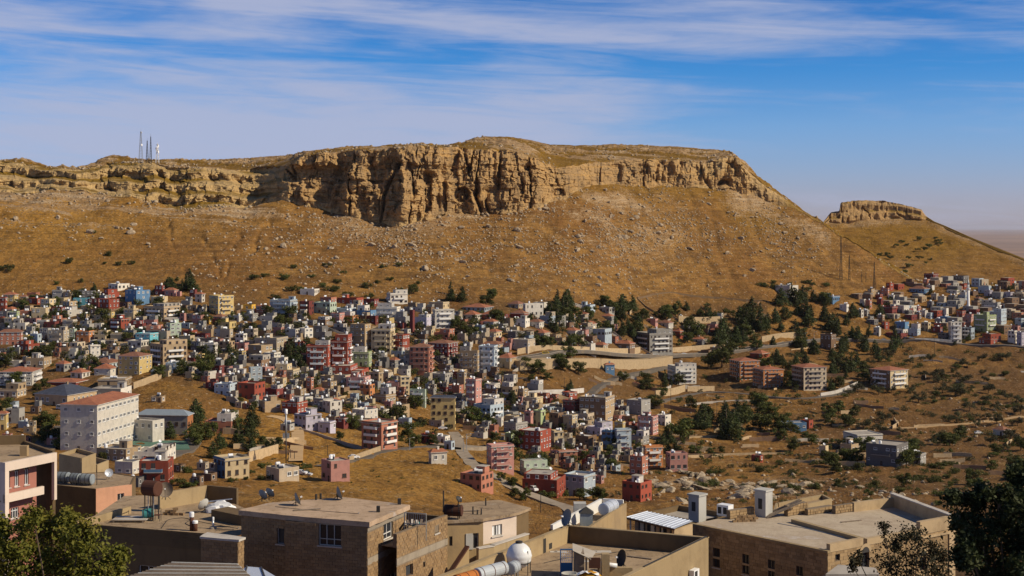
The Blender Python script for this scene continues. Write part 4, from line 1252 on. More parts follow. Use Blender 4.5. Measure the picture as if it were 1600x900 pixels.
fill([(1320, 468), (1440, 445), (1600, 448), (1600, 535), (1520, 530), (1440, 520), (1370, 515)], 34, ['tan', 'gry', 'dgry', 'brn', 'mar', 'red', 'salm', 'beig', 'lil', 'blu', 'gry', 'brn', 'wht'], (9, 17), (7, 13), 6)  # darker colour mix stands in for cloud shade over the far town

# the rest of the far town: too many and too small to pick apart, one mass of roofs
def distant_houses():
    b = MB()
    r = random.Random(12)
    cols = ['tan', 'beig', 'gry', 'brn', 'lblu', 'salm', 'mar', 'brn', 'dgry', 'wht', 'gry', 'red']  # wall colours darkened here too, in place of a cloud's shadow
    poly = [(1330, 470), (1440, 442), (1640, 446), (1640, 538), (1520, 530), (1440, 522), (1370, 515)]
    made = 0
    for _ in range(4000):
        if made >= 130:
            break
        px = r.uniform(1330, 1640); row = r.uniform(442, 538)
        if not inside(poly, px, row):
            continue
        g = gp(px, row)
        w = r.uniform(3.0, 5.0); dp = r.uniform(3.0, 4.5); h = r.uniform(3.0, 7.0); a = r.uniform(-1.1, -0.5)
        if covered(px, row, w * 2 * F / g.y, h * F / g.y):
            continue
        made += 1
        ca, sa = math.cos(a), math.sin(a)
        q = [(g.x + ca * u - sa * v, g.y + 3 + sa * u + ca * v) for u, v in ((-w, -dp), (w, -dp), (w, dp), (-w, dp))]
        mi = r.randrange(len(cols))
        b.prism(q, g.z - 3, g.z + h, mi, True, False, len(cols))
        for f_ in range(max(1, int(h / 3))):
            z = g.z + f_ * 3 + 1.0
            for (p0, p1) in ((q[0], q[1]), (q[1], q[2])):
                for t in (0.25, 0.7):
                    ex, ey = p1[0] - p0[0], p1[1] - p0[1]
                    L = math.hypot(ex, ey); nx, ny = ey / L * 0.05, -ex / L * 0.05
                    c = (p0[0] + ex * t + nx, p0[1] + ey * t + ny)
                    hx, hy = ex / L * 0.6, ey / L * 0.6
                    b.quad((c[0] - hx, c[1] - hy, z), (c[0] + hx, c[1] + hy, z), (c[0] + hx, c[1] + hy, z + 1.2), (c[0] - hx, c[1] - hy, z + 1.2), len(cols) + 1)
    o = b.build('distant_houses', [WMAT[c] for c in cols] + [M_CONC, M_GLASS])
    o['kind'] = 'stuff'
    tag(o, 'crowded small houses of the far town round the minaret', 'houses')
distant_houses()

# ------------------------------------------------------------------ roads, tracks and walls
def resample(pts, n):
    pts = [Vector(p) for p in pts]
    L = [0.0]
    for a, b in zip(pts, pts[1:]):
        L.append(L[-1] + (b - a).length)
    ts = np.linspace(0, L[-1], n)
    return [Vector((np.interp(t, L, [p.x for p in pts]), np.interp(t, L, [p.y for p in pts]), np.interp(t, L, [p.z for p in pts]))) for t in ts]

def road(name, pxs, width, mat, lift=0.2, kerb=True, n=None):
    P3 = [gp(a, b) for a, b in pxs]
    tot = sum((b - a).length for a, b in zip(P3, P3[1:]))
    n = n or max(8, int(tot / 4))
    c = resample(P3, n)
    for _ in range(3):
        c = [c[0]] + [(c[i - 1] + c[i] * 2 + c[i + 1]) / 4 for i in range(1, n - 1)] + [c[-1]]
    L = []; R = []
    for i in range(n):
        d = (c[min(i + 1, n - 1)] - c[max(i - 1, 0)]); d.z = 0; d.normalize()
        s = Vector((d.y, -d.x, 0)) * width / 2
        zz = max(zat(c[i].x, c[i].y), zat(c[i].x + s.x, c[i].y + s.y), zat(c[i].x - s.x, c[i].y - s.y)) 
        for lst, sg in ((L, -1), (R, 1)):
            p = c[i] + s * sg
            lst.append(Vector((p.x, p.y, zz)))
    zs = [p.z for p in L]
    for _ in range(6):
        zs = [zs[0]] + [(zs[i - 1] + zs[i] * 2 + zs[i + 1]) / 4 for i in range(1, n - 1)] + [zs[-1]]
    for i in range(n):
        L[i].z = R[i].z = zs[i] + lift
    b = MB()
    for i in range(n - 1):
        b.quad(L[i], R[i], R[i + 1], L[i + 1], 0)
        for lst, sg in ((L, 1), (R, -1)):
            a0, a1 = lst[i], lst[i + 1]
            dn = Vector((0, 0, -2.2))
            q = [a0, a1, a1 + dn, a0 + dn]
            b.quad(*(q if sg < 0 else q[::-1]), 0)
            if kerb:
                e0 = a0 + (c[i] - a0) * 0.06; e1 = a1 + (c[i + 1] - a1) * 0.06
                up = Vector((0, 0, 0.13))
                b.quad(a0 + up, a1 + up, Vector((e1.x, e1.y, a1.z)) + up, Vector((e0.x, e0.y, a0.z)) + up, 1)
                b.quad(Vector((e0.x, e0.y, a0.z)) + up, Vector((e1.x, e1.y, a1.z)) + up, Vector((e1.x, e1.y, a1.z)), Vector((e0.x, e0.y, a0.z)), 1)
                b.quad(a0, a1, a1 + up, a0 + up, 1)
    o = b.build(name, [mat, M_CONC])
    o['kind'] = 'structure'
    return c, zs

MAIN_ROAD = [(800, 562), (850, 559), (960, 558), (1048, 556), (1085, 552), (1136, 547), (1190, 540), (1236, 532), (1280, 527), (1330, 526), (1376, 529), (1420, 532), (1500, 537), (1560, 541), (1640, 547)]
road('main_road', MAIN_ROAD, 7.5, M_ASPHALT)
road('lower_road', [(880, 648), (905, 628), (935, 606), (965, 594), (1000, 583), (1040, 574)], 4.6, M_ASPHALT, kerb=False)
road('village_road', [(990, 640), (1040, 628), (1080, 619), (1116, 615), (1150, 617), (1200, 623), (1260, 626), (1300, 622), (1345, 606)], 4.0, M_ASPHALT, kerb=False)
road('valley_street', [(915, 812), (885, 796), (845, 782), (800, 767), (765, 748), (738, 728), (722, 708), (716, 690), (708, 676)], 5.0, M_PAVE, kerb=False)
road('valley_lane', [(870, 790), (905, 800), (950, 806)], 4.0, M_PAVE, kerb=False)
road('square_paving', [(690, 700), (715, 700), (748, 697)], 22.0, M_PAVE, kerb=False)
road('dirt_track', [(420, 652), (447, 656), (462, 668), (466, 685), (463, 705), (462, 722)], 5.0, M_DIRT, 0.25, False)
road('knoll_road', [(500, 728), (545, 719), (590, 711), (640, 703), (690, 698)], 4.5, M_ASPHALT, kerb=False)
road('orchard_track', [(1300, 664), (1360, 667), (1430, 668), (1500, 662), (1600, 650)], 4.0, M_DIRT, 0.2, False)
road('school_drive', [(60, 706), (75, 692), (92, 676), (104, 668)], 9.0, M_ASPHALT, kerb=False)
road('school_street', [(225, 716), (262, 712), (292, 704), (304, 690), (300, 676)], 6.0, M_ASPHALT, kerb=False)

M_DRYW = paint('dry_stone', (0.17, 0.11, 0.06), dirt=0.7, scale=0.8)
def wall(name, pxs, h, label, mat=None, thick=0.5, cat='wall', lift=0.0, down=2.0, group=None, back=0.0):
    P3 = [gp(a, b) for a, b in pxs]
    b = MB()
    tot = sum((q - p).length for p, q in zip(P3, P3[1:]))
    c = resample(P3, max(3, int(tot / 6)))
    for p in c:
        p.z = zat(p.x, p.y)
    z = [p.z for p in c]
    for _ in range(4):
        z = [z[0]] + [(z[i - 1] + 2 * z[i] + z[i + 1]) / 4 for i in range(1, len(z) - 1)] + [z[-1]]
    o0 = c[0].copy()
    for i in range(len(c) - 1):
        a = c[i]; e = c[i + 1]
        d = (e - a); d.z = 0; d.normalize()
        s = Vector((d.y, -d.x, 0)) * thick / 2
        za, ze = z[i] + lift, z[i + 1] + lift
        sb = s * (1 + 2 * back / thick)
        pa = [a + s, e + s, e - sb, a - sb]
        lo = [Vector((p.x, p.y, (za if k in (0, 3) else ze) - down)) - o0 for k, p in enumerate(pa)]
        hi = [Vector((p.x, p.y, (za if k in (0, 3) else ze) + h)) - o0 for k, p in enumerate(pa)]
        b.quad(lo[0], lo[1], hi[1], hi[0]); b.quad(lo[2], lo[3], hi[3], hi[2]); b.quad(hi[0], hi[1], hi[2], hi[3])
        if i == 0:
            b.quad(lo[3], lo[0], hi[0], hi[3])
        if i == len(c) - 2:
            b.quad(lo[1], lo[2], hi[2], hi[1])
    o = b.build(name, [mat or M_STONEW], None, False, o0)
    tag(o, label, cat, group)
    return o
wall('retaining_wall', [(812, 579), (850, 578), (900, 578), (960, 576), (1030, 573), (1050, 568)], 5.6, 'long tan retaining wall holding up the main road below the villas', down=2, thick=1.0, back=16)
wall('retaining_wall', [(808, 553), (880, 552), (990, 552), (1000, 551)], 3.4, 'tan stone wall along the uphill side of the main road', thick=0.6)
wall('retaining_wall', [(1048, 549), (1080, 546), (1100, 544), (1134, 541)], 3.2, 'tan roadside wall between the grey block and the trees', thick=0.6)
wall('retaining_wall', [(1190, 531), (1230, 525), (1252, 521)], 4.0, 'tan retaining wall under the bare cutting beside the main road', thick=0.7)
wall('retaining_wall', [(1236, 543), (1262, 538), (1290, 533), (1310, 532)], 0.9, 'low pale wall below the road bend in the wood', down=5, thick=0.6)
wall('retaining_wall', [(1430, 534), (1460, 534), (1487, 535)], 2.2, 'pale sloping wall in front of the far town', thick=0.6, mat=M_SCREED)
wall('retaining_wall', [(1024, 622), (1070, 613)], 4.0, 'tan blank wall behind the village road', thick=0.6)
wall('retaining_wall', [(1074, 613), (1116, 609)], 3.2, 'lower tan wall next to the road hairpin', thick=0.6)
wall('retaining_wall', [(1070, 636), (1100, 632), (1150, 629), (1190, 628)], 1.0, 'ribbed concrete wall below the village road', down=5, thick=0.6, mat=M_CONC)
wall('garden_wall', [(1060, 503), (1090, 501), (1125, 497)], 4.5, 'tall tan wall of the graveyard with pines behind', thick=0.7)
wall('garden_wall', [(815, 616), (850, 614), (890, 615), (912, 612)], 2.6, 'pale long wall across the dry terrace uphill of the valley houses', mat=M_SCREED)
wall('garden_wall', [(820, 634), (850, 638), (872, 632)], 2.4, 'curved pale wall round the cream single-storey house', mat=M_SCREED)
wall('garden_wall', [(388, 721), (410, 716), (434, 708)], 3.5, 'tan graveyard wall in front of the dark cypresses')
wall('garden_wall', [(545, 720), (570, 714), (594, 709)], 2.0, 'low tan wall beside the knoll road')
wall('garden_wall', [(346, 612), (362, 622), (376, 634)], 2.2, 'dark stone wall stepping down the golden slope', mat=M_CONC, thick=0.7)
wall('garden_wall', [(1060, 686), (1100, 684), (1150, 683)], 1.2, 'low wall of the dry terrace below the pine grove')
wall('garden_wall', [(1075, 714), (1120, 711), (1230, 711)], 1.0, 'low field wall above the quarry rocks')
wall('garden_wall', [(1282, 622), (1310, 616), (1340, 603)], 2.0, 'pale wall climbing to the big tiled block', mat=M_SCREED)
wall('garden_wall', [(208, 606), (230, 600), (252, 594)], 3.0, 'sunlit rubble retaining wall on the golden slope')
wall('garden_wall', [(430, 606), (470, 628), (500, 640)], 1.8, 'dark wall curving along the dirt track', mat=M_CONC)
wall('garden_wall', [(468, 676), (500, 684), (540, 696), (566, 702)], 1.0, 'low fence wall along the foot of the lilac houses', mat=M_CONC, thick=0.3)
wall('garden_wall', [(996, 462), (1020, 456), (1060, 458), (1120, 463), (1190, 470)], 1.1, 'thin dry-stone wall circling up the boulder slope', thick=0.9, mat=M_DRYW)
wall('garden_wall', [(996, 463), (1010, 476), (1030, 488)], 1.0, 'thin dry-stone wall running down beside the graveyard', thick=0.9, mat=M_DRYW)

# ------------------------------------------------------------------ vehicles
def car_meshes(kind, body):
    b = MB()
    if kind == 'van':
        prof = [(-2.3, 0.35), (2.3, 0.35), (2.35, 0.9), (1.75, 1.15), (1.35, 1.95), (-2.25, 2.0), (-2.35, 1.0)]
        hw = 0.92
    else:
        prof = [(-2.1, 0.3), (2.1, 0.3), (2.15, 0.75), (1.1, 0.92), (0.45, 1.42), (-1.05, 1.45), (-1.75, 0.98), (-2.15, 0.9)]
        hw = 0.85
    n = len(prof)
    lft = [(x, -hw if z < 1.0 else -hw * 0.86, z) for x, z in prof]
    rgt = [(x, hw if z < 1.0 else hw * 0.86, z) for x, z in prof]
    b.poly(lft); b.poly(rgt[::-1])
    for i in range(n):
        j = (i + 1) % n
        b.quad(lft[j], lft[i], rgt[i], rgt[j])
    body_m = b.mesh('body', [body])
    g = MB()
    zt, zb = (1.85, 1.2) if kind == 'van' else (1.36, 0.98)
    xf, xr = (1.45, -2.0) if kind == 'van' else (0.75, -1.35)
    for s in (-1, 1):
        y = s * (hw * 0.93 + 0.035)
        q = [(xr, y, zb), (xf, y, zb), (xf - 0.35, y * 0.955, zt), (xr + 0.3, y * 0.955, zt)]
        g.poly(q if s < 0 else q[::-1])
    if kind == 'van':
        g.quad((1.78, -0.75, 1.2), (1.78, 0.75, 1.2), (1.42, 0.7, 1.9), (1.42, -0.7, 1.9))
    else:
        g.quad((1.12, -0.72, 0.96), (1.12, 0.72, 0.96), (0.50, 0.66, 1.41), (0.50, -0.66, 1.41))
        g.quad((-1.76, 0.72, 1.02), (-1.76, -0.72, 1.02), (-1.10, -0.66, 1.44), (-1.10, 0.66, 1.44))
    glass = g.mesh('glass', [M_GLASS])
    w = MB()
    w.tube([(0, -0.1, 0), (0, 0.1, 0)], [0.32, 0.32], 12, 0)
    w.tube([(0, -0.115, 0), (0, 0.115, 0)], [0.18, 0.18], 8, 1)
    return body_m, glass, w.mesh('wheel', [M_DARK, M_STEEL]), hw, kind
CARPAINT = {c: paint('car_' + c, v, rough=0.3, dirt=0.15, spec=0.6, streak=False) for c, v in {'white': (0.78, 0.78, 0.78), 'yellow': (0.70, 0.45, 0.03), 'grey': (0.22, 0.23, 0.25), 'black': (0.03, 0.03, 0.035), 'blue': (0.05, 0.10, 0.25), 'red': (0.35, 0.04, 0.03), 'silver': (0.5, 0.51, 0.53)}.items()}
_cm = {}
def vehicle(px, row, kind, col, label, ang, lift=0.35, group=None):
    key = (kind, col)
    if key not in _cm:
        _cm[key] = car_meshes(kind, CARPAINT[col])
    bm_, gl, wh, hw, _ = _cm[key]
    g = gp(px, row)
    o = thing('parked_van' if kind == 'van' else 'parked_car', (g.x, g.y, g.z + lift), label, 'van' if kind == 'van' else 'car', group, ang)
    put('body', bm_, o); put('glass', gl, o)
    for x in (-1.35, 1.35):
        for y in (-hw + 0.08, hw - 0.08):
            put('wheel', wh, o, (x, y, 0.32))
    return o
vehicle(853, 558, 'van', 'yellow', 'yellow minibus on the main road', 0.05, 0.6)
vehicle(870, 558, 'van', 'white', 'white van next to the yellow minibus', 0.0, 0.6)
vehicle(878, 558.5, 'car', 'white', 'white car close behind the white van', 0.0, 0.6)
vehicle(907, 558, 'car', 'silver', 'silver car alone on the road below the white cottage', 0.0, 0.6)
vehicle(956, 558, 'car', 'grey', 'dark grey car parked at the tree by the road wall', 0.0, 0.6)
vehicle(965, 557.5, 'car', 'white', 'white car parked under the brown tiled house', 0.0, 0.6)
vehicle(1003, 557.5, 'car', 'white', 'white car parked beside the black car at the grey block', 0.1, 0.6)
vehicle(1013, 557.3, 'car', 'black', 'black car in front of the grey balcony block', 0.1, 0.6)
vehicle(1025, 557, 'van', 'white', 'white van in front of the grey balcony block', 0.1, 0.6)
vehicle(1069, 554, 'car', 'white', 'white car by the walled gate on the main road', 0.2, 0.6)
vehicle(1136, 548, 'car', 'white', 'white car coming out of the trees on the main road', 0.2, 0.6)
vehicle(1254, 530, 'car', 'silver', 'silver car on the bend beside the cutting', 0.2, 0.6)
vehicle(1262, 529, 'car', 'blue', 'blue car on the bend beside the cutting', 0.2, 0.6)
vehicle(1270, 529, 'car', 'grey', 'grey car on the bend beside the cutting', 0.2, 0.6)
vehicle(1381, 529, 'car', 'grey', 'grey car below the white cube house of the far town', 0.1, 0.6)
vehicle(1416, 531, 'car', 'black', 'black car in the row before the far town wall', 0.0, 0.6)
vehicle(1424, 532, 'car', 'grey', 'grey car in the row before the far town wall', 0.0, 0.6)
vehicle(553, 718, 'car', 'white', 'white car on the road by the dry-grass knoll', 0.35, 0.5)
vehicle(470, 740, 'car', 'white', 'white car parked by the beige bungalow', -0.3, 0.2)
vehicle(478, 740, 'car', 'silver', 'silver car next to the pink house', -0.3, 0.2)
vehicle(692, 672, 'car', 'white', 'white car in front of the cream tower block', 0.0, 0.5)
vehicle(832, 773, 'van', 'white', 'white minibus in front of the brick-red house on the valley street', -0.9, 0.5)
vehicle(904, 707, 'car', 'white', 'white car beside the grey house on stilts', 0.0, 0.1)
vehicle(1529, 678, 'car', 'white', 'white car by the lone white house in the orchard', 0.2, 0.1)
vehicle(96, 639, 'van', 'silver', 'silver van in the yard of the terrace restaurant', -0.5, 0.1)
vehicle(993, 602, 'car', 'red', 'dark red car under the low wall by the dry trees', 0.1, 0.1)

# ------------------------------------------------------------------ particular buildings of the middle ground
house(97, 217, 621, 703, 'wht', 4, 't', 152, label='long white four-storey school with rusty tiled hip roof beside the green court', name='school', thd=27, nmax=10, bal=False, roofmat=M_TILE, win=1, wfill=0.78)
M_METROOF = paint('blue_grey_sheet_roof', (0.23, 0.27, 0.31), rough=0.5, dirt=0.3, streak=False)
house(214, 301, 638, 676, 'gry', 1, 't', 292, label='low grey hall with blue-grey sheet roof and orange end wall behind the school', name='school_hall', thd=20, right='org', roofmat=M_METROOF, rich=False)
house(199, 256, 655, 692, 'wht', 2, 'f', 238, label='white flat-roofed annex between the school and the green court', name='school_annex', thd=40)
house(56, 152, 602, 634, 'tan', 1, 't', 105, label='tan stone restaurant with dark hip roof and terrace below the mast hill', name='restaurant', roofmat=M_TILEN, thd=40)
house(143, 205, 604, 626, 'dgry', 1, 'f', 188, label='black-roofed restaurant deck with white end wall next to the school', name='restaurant_deck', right='wht', bal=False)
house(154, 205, 588, 606, 'tan', 1, 'f', 195, label='tan upper restaurant pavilion behind the black deck', name='restaurant_pavilion', bal=False)
house(673, 712, 616, 669, 'ycr', 5, 't', 711, label='cream tower block with navy hip roof beside the dusty square', name='apartment_tower', roofmat=M_TILEN, bal=False, thd=8, win=3)
house(218, 271, 720, 755, 'red', 2, 'f', 262, label='brick-red house with turquoise-blue balconies below the school', bal=True, balc='blu')
M_COURT = paint('green_court', (0.09, 0.17, 0.13), dirt=0.4, streak=False)
road('sports_court', [(204, 697), (250, 697), (294, 697)], 20.0, M_COURT, 0.3, False)

# ------------------------------------------------------------------ masts, minaret and poles
def lattice(name, loc, h, w, label, cat='mast', mat=None, arms=0, group=None):
    o = thing(name, loc, label, cat, group)
    b = MB()
    mat = mat or M_STEEL
    n = max(4, int(h / 2.2))
    pr = None
    legs = [MB() for _ in range(4)]
    for i in range(n + 1):
        t = i / n
        ww = w * (1 - 0.82 * t) / 2
        cur = [Vector((sx * ww, sy * ww, h * t - (1.5 if i == 0 else 0))) for sx, sy in ((-1, -1), (1, -1), (1, 1), (-1, 1))]
        if pr:
            for k in range(4):
                legs[k].bar(pr[k], cur[k], 0.20, None, 0)
                b.bar(pr[k], cur[(k + 1) % 4], 0.09)
                b.bar(cur[k], cur[(k + 1) % 4], 0.09)
        pr = cur
    for k in range(4):
        legs[k].build('leg', [mat], o)
    b.build('bracing', [mat], o)
    a = MB()
    a.tube([(0, 0, h - 0.5), (0, 0, h * 1.12)], [0.09, 0.05], 6)
    a.build('aerial', [mat], o)
    for k in range(arms):
        z = h * (0.55 + 0.42 * k / max(arms - 1, 1))
        an = 1.3 * k
        d = MB()
        d.tube([(math.cos(an) * 0.5, math.sin(an) * 0.5 - 0.4, z), (math.cos(an) * 1.1, math.sin(an) * 1.1 - 0.6, z)], [0.9, 0.9], 12)
        d.build('dish_antenna', [M_BRIGHT], o)
    return o
def skypoint(px, row, d):
    return Vector(P(px, row, d))
GSK = 'broadcast masts on the plateau'
lattice('broadcast_mast', skypoint(220, 252, 1175), 24.5, 3.0, 'tallest red-grey lattice mast on the plateau edge', arms=2)
lattice('broadcast_mast', skypoint(230, 252, 1178), 17.0, 1.8, 'shortest thin dark mast between two taller ones on the plateau', mat=M_DARK)
lattice('broadcast_mast', skypoint(235.5, 252, 1182), 20.5, 1.6, 'slim dark mast behind the white dish tower on the plateau', mat=M_DARK)
lattice('dish_tower', skypoint(246, 252, 1176), 14.0, 2.6, 'white lattice tower hung with round dishes on the plateau', mat=M_WHITE, arms=7)
lattice('lattice_mast', gp(1314, 440), 36.0, 2.0, 'tallest dark lattice mast on the saddle slope', mat=M_DARK)
lattice('lattice_mast', gp(1327, 441), 21.0, 1.4, 'short dark lattice mast beside the tallest one on the saddle', mat=M_DARK)
lattice('lattice_mast', gp(1366, 456), 24.0, 1.5, 'dark lattice mast standing apart above the far town edge', mat=M_DARK)
for px, row, hh, lab in ((1346, 441, 9, 'small dark pole behind the white cabins on the saddle'), (1353, 442, 8, 'smallest dark pole near the orange cabin on the saddle')):
    o = thing('utility_pole', gp(px, row), lab, 'pole')
    b = MB(); b.tube([(0, 0, -1), (0, 0, hh)], [0.22, 0.14], 7); b.build('pole', [M_DARK], o)
    b = MB(); b.bar((-1.1, 0, hh - 0.6), (1.1, 0, hh - 0.6), 0.15); b.build('crossarm', [M_DARK], o)
def minaret():
    g = gp(1513, 488)
    o = thing('minaret', g, 'slender white minaret with pointed top rising over the far town', 'minaret')
    H = 26.5
    b = MB(); b.lathe((0, 0, -2), [(1.5, 0), (1.5, 6), (1.1, 7.5), (1.0, 18.5)], 12); b.build('shaft', [M_WHITE], o, True)
    b = MB(); b.lathe((0, 0, 16.4), [(1.05, 0), (1.75, 0.8), (1.8, 1.9), (1.5, 1.9), (1.5, 1.0), (1.0, 0.95)], 14); b.build('balcony', [M_WHITE], o)
    b = MB(); b.lathe((0, 0, 16.6), [(0.8, 0), (0.8, 4.6)], 12); b.build('upper_shaft', [M_WHITE], o, True)
    b = MB(); b.lathe((0, 0, 21.2), [(1.0, 0), (0.7, 1.3), (0.06, 5.0)], 12); b.build('spire', [M_STEEL], o, True)
minaret()
def cell_mast():
    g = gp(447, 724)
    o = thing('cell_mast', g, 'grey phone mast with white drum top beside the dirt track', 'mast')
    k = g.y / F
    b = MB(); b.tube([(0, 0, -1), (0, 0, 9.5)], [0.20, 0.20], 10); b.build('lower_pole', [M_DARK], o, True)
    b = MB(); b.tube([(0, 0, 9.5), (0, 0, 17.0)], [0.36, 0.30], 12); b.build('pole', [M_STEEL], o, True)
    b = MB(); b.lathe((0, 0, 16.9), [(0.42, 0), (0.52, 0.15), (0.52, 1.7), (0.3, 1.85)], 14); b.build('antenna_drum', [M_BRIGHT], o, True)
    for q in range(6):
        a = q * math.pi / 3
        b = MB(); x, y = math.cos(a) * 0.95, math.sin(a) * 0.95
        b.box(x - 0.17, x + 0.17, y - 0.12, y + 0.12, 8.6, 10.3)
        b.bar((x, y, 9.4), (0, 0, 9.4), 0.07)
        b.build('panel_antenna', [M_STEEL], o)
cell_mast()
def pole(px, row, hpx, lab, lamp=True, group=None):
    g = gp(px, row)
    h = hpx * g.y / F
    o = thing('street_lamp' if lamp else 'utility_pole', g, lab, 'lamp' if lamp else 'pole', group)
    b = MB(); b.tube([(0, 0, -1), (0, 0, h)], [0.15, 0.09], 7); b.build('pole', [M_STEEL if lamp else M_DARK], o)
    b = MB()
    if lamp:
        b.bar((0, 0, h - 0.1), (1.5, 0, h + 0.25), 0.09)
        b.build('arm', [M_STEEL], o)
        b = MB(); b.box(1.3, 2.0, -0.15, 0.15, h + 0.16, h + 0.32); b.build('lamp_head', [M_WHITE], o)
    else:
        b.bar((-0.9, 0, h - 0.5), (0.9, 0, h - 0.5), 0.12)
        b.build('crossarm', [M_DARK], o)
for px, row, h_, lab, lm in ((724, 708, 22, 'street lamp in the dusty square nearest the blue shed', 1), (729, 706, 26, 'taller street lamp in the middle of the dusty square', 1), (761, 736, 32, 'tall pole beside the pink house on the valley street', 0), (1048, 632, 22, 'pole at the start of the village road', 0),
        (894, 561, 22, 'lamp on the main road by the white cottage', 1), (1180, 634, 16, 'pole by the pine grove and village road', 0), (939, 580, 18, 'thin pole below the main road wall', 0), (512, 712, 18, 'pole on the dry-grass knoll', 0), (454, 716, 16, 'pole at the foot of the dirt track', 0), (460, 718, 14, 'shorter pole beside the dirt track gate', 0),
        (1258, 528, 14, 'lamp on the bend above the wood', 1), (1272, 525, 12, 'lamp furthest round the bend above the wood', 1), (115, 530, 16, 'pole among the red corner houses', 0), (45, 452, 14, 'pole on the golden slope above the first houses', 0), (114, 450, 12, 'pole on the golden slope above the dark bushes', 0), (807, 605, 26, 'pole in front of the tan terrace wall', 0), (882, 612, 22, 'pole beside the long pale wall', 0),
        (898, 660, 28, 'pole before the maroon house', 0), (1120, 650, 22, 'pole in the pine grove clearing', 0), (1460, 552, 24, 'lone pole on the orchard slope', 0), (1340, 690, 20, 'pole in front of the white flat house in the scrub', 0), (897, 465, 16, 'pole on the boulder slope above the villas', 0), (845, 800, 34, 'pole at the bottom of the valley street', 0), (640, 706, 20, 'lamp beside the knoll road', 1)):
    pole(px, row, h_, lab, bool(lm))

# ------------------------------------------------------------------ trees
def leaf_mat(name, c1, c2, c3):
    m, nt, bs = new_mat(name)
    g = nt.nodes.new('ShaderNodeNewGeometry')
    rnd = g.outputs['Random Per Island']
    c = mixc(nt, rnd, c1, c2)
    n = link_noise(nt, 0.8, 3, 0.5, vec=g.outputs['Position'])
    c = mixc(nt, maprange(nt, n, 0.45, 0.7, 0, 0.8), c, c3)
    oi = nt.nodes.new('ShaderNodeObjectInfo')
    hs = nt.nodes.new('ShaderNodeHueSaturation')
    nt.links.new(maprange(nt, oi.outputs['Random'], 0, 1, 0.75, 1.3, False), hs.inputs['Value'])
    nt.links.new(maprange(nt, oi.outputs['Random'], 0, 1, 0.485, 0.515, False), hs.inputs['Hue'])
    nt.links.new(c, hs.inputs['Color'])
    nt.links.new(hs.outputs[0], bs.inputs['Base Color'])
    bs.inputs['Roughness'].default_value = 0.7
    bs.inputs['Specular IOR Level'].default_value = 0.25
    tr = nt.nodes.new('ShaderNodeBsdfTranslucent')
    nt.links.new(hs.outputs[0], tr.inputs['Color'])
    mx = nt.nodes.new('ShaderNodeMixShader')
    mx.inputs[0].default_value = 0.25
    nt.links.new(bs.outputs[0], mx.inputs[1]); nt.links.new(tr.outputs[0], mx.inputs[2])
    nt.links.new(mx.outputs[0], nt.nodes['Material Output'].inputs['Surface'])
    return m
M_LEAF = leaf_mat('foliage_dark', (0.082, 0.092, 0.020), (0.045, 0.055, 0.013), (0.135, 0.125, 0.028))
M_PINE = leaf_mat('foliage_pine', (0.058, 0.074, 0.022), (0.035, 0.046, 0.015), (0.098, 0.10, 0.028))
M_OLIVE = leaf_mat('foliage_olive', (0.075, 0.075, 0.030), (0.045, 0.045, 0.020), (0.11, 0.095, 0.035))
M_BARK = paint('bark', (0.12, 0.085, 0.055), dirt=0.6, dirtcol=(0.05, 0.035, 0.025))

def leaves_mesh(name, pts, nrm, size, mat, rs, aspect=0.6):
    # one small bent leaf (two triangles) per point
    n = len(pts)
    r1 = rs.normal(size=(n, 3))
    nn = nrm + 0.7 * r1
    nn /= np.linalg.norm(nn, axis=1)[:, None] + 1e-9
    t = np.cross(nn, rs.normal(size=(n, 3)))
    t /= np.linalg.norm(t, axis=1)[:, None] + 1e-9
    b = np.cross(nn, t)
    s = (size * rs.uniform(0.6, 1.4, n))[:, None]
    V = np.stack([pts - t * s, pts + b * s * aspect, pts + t * s, pts - b * s * aspect], 1).reshape(-1, 3)
    me = bpy.data.meshes.new(name)
    me.vertices.add(n * 4)
    me.vertices.foreach_set('co', V.reshape(-1).astype(np.float32))
    me.loops.add(n * 4)
    me.loops.foreach_set('vertex_index', np.arange(n * 4, dtype=np.int32))
    me.polygons.add(n)
    me.polygons.foreach_set('loop_start', np.arange(0, n * 4, 4, dtype=np.int32))
    me.update(calc_edges=True)
    me.materials.append(mat)
    return me

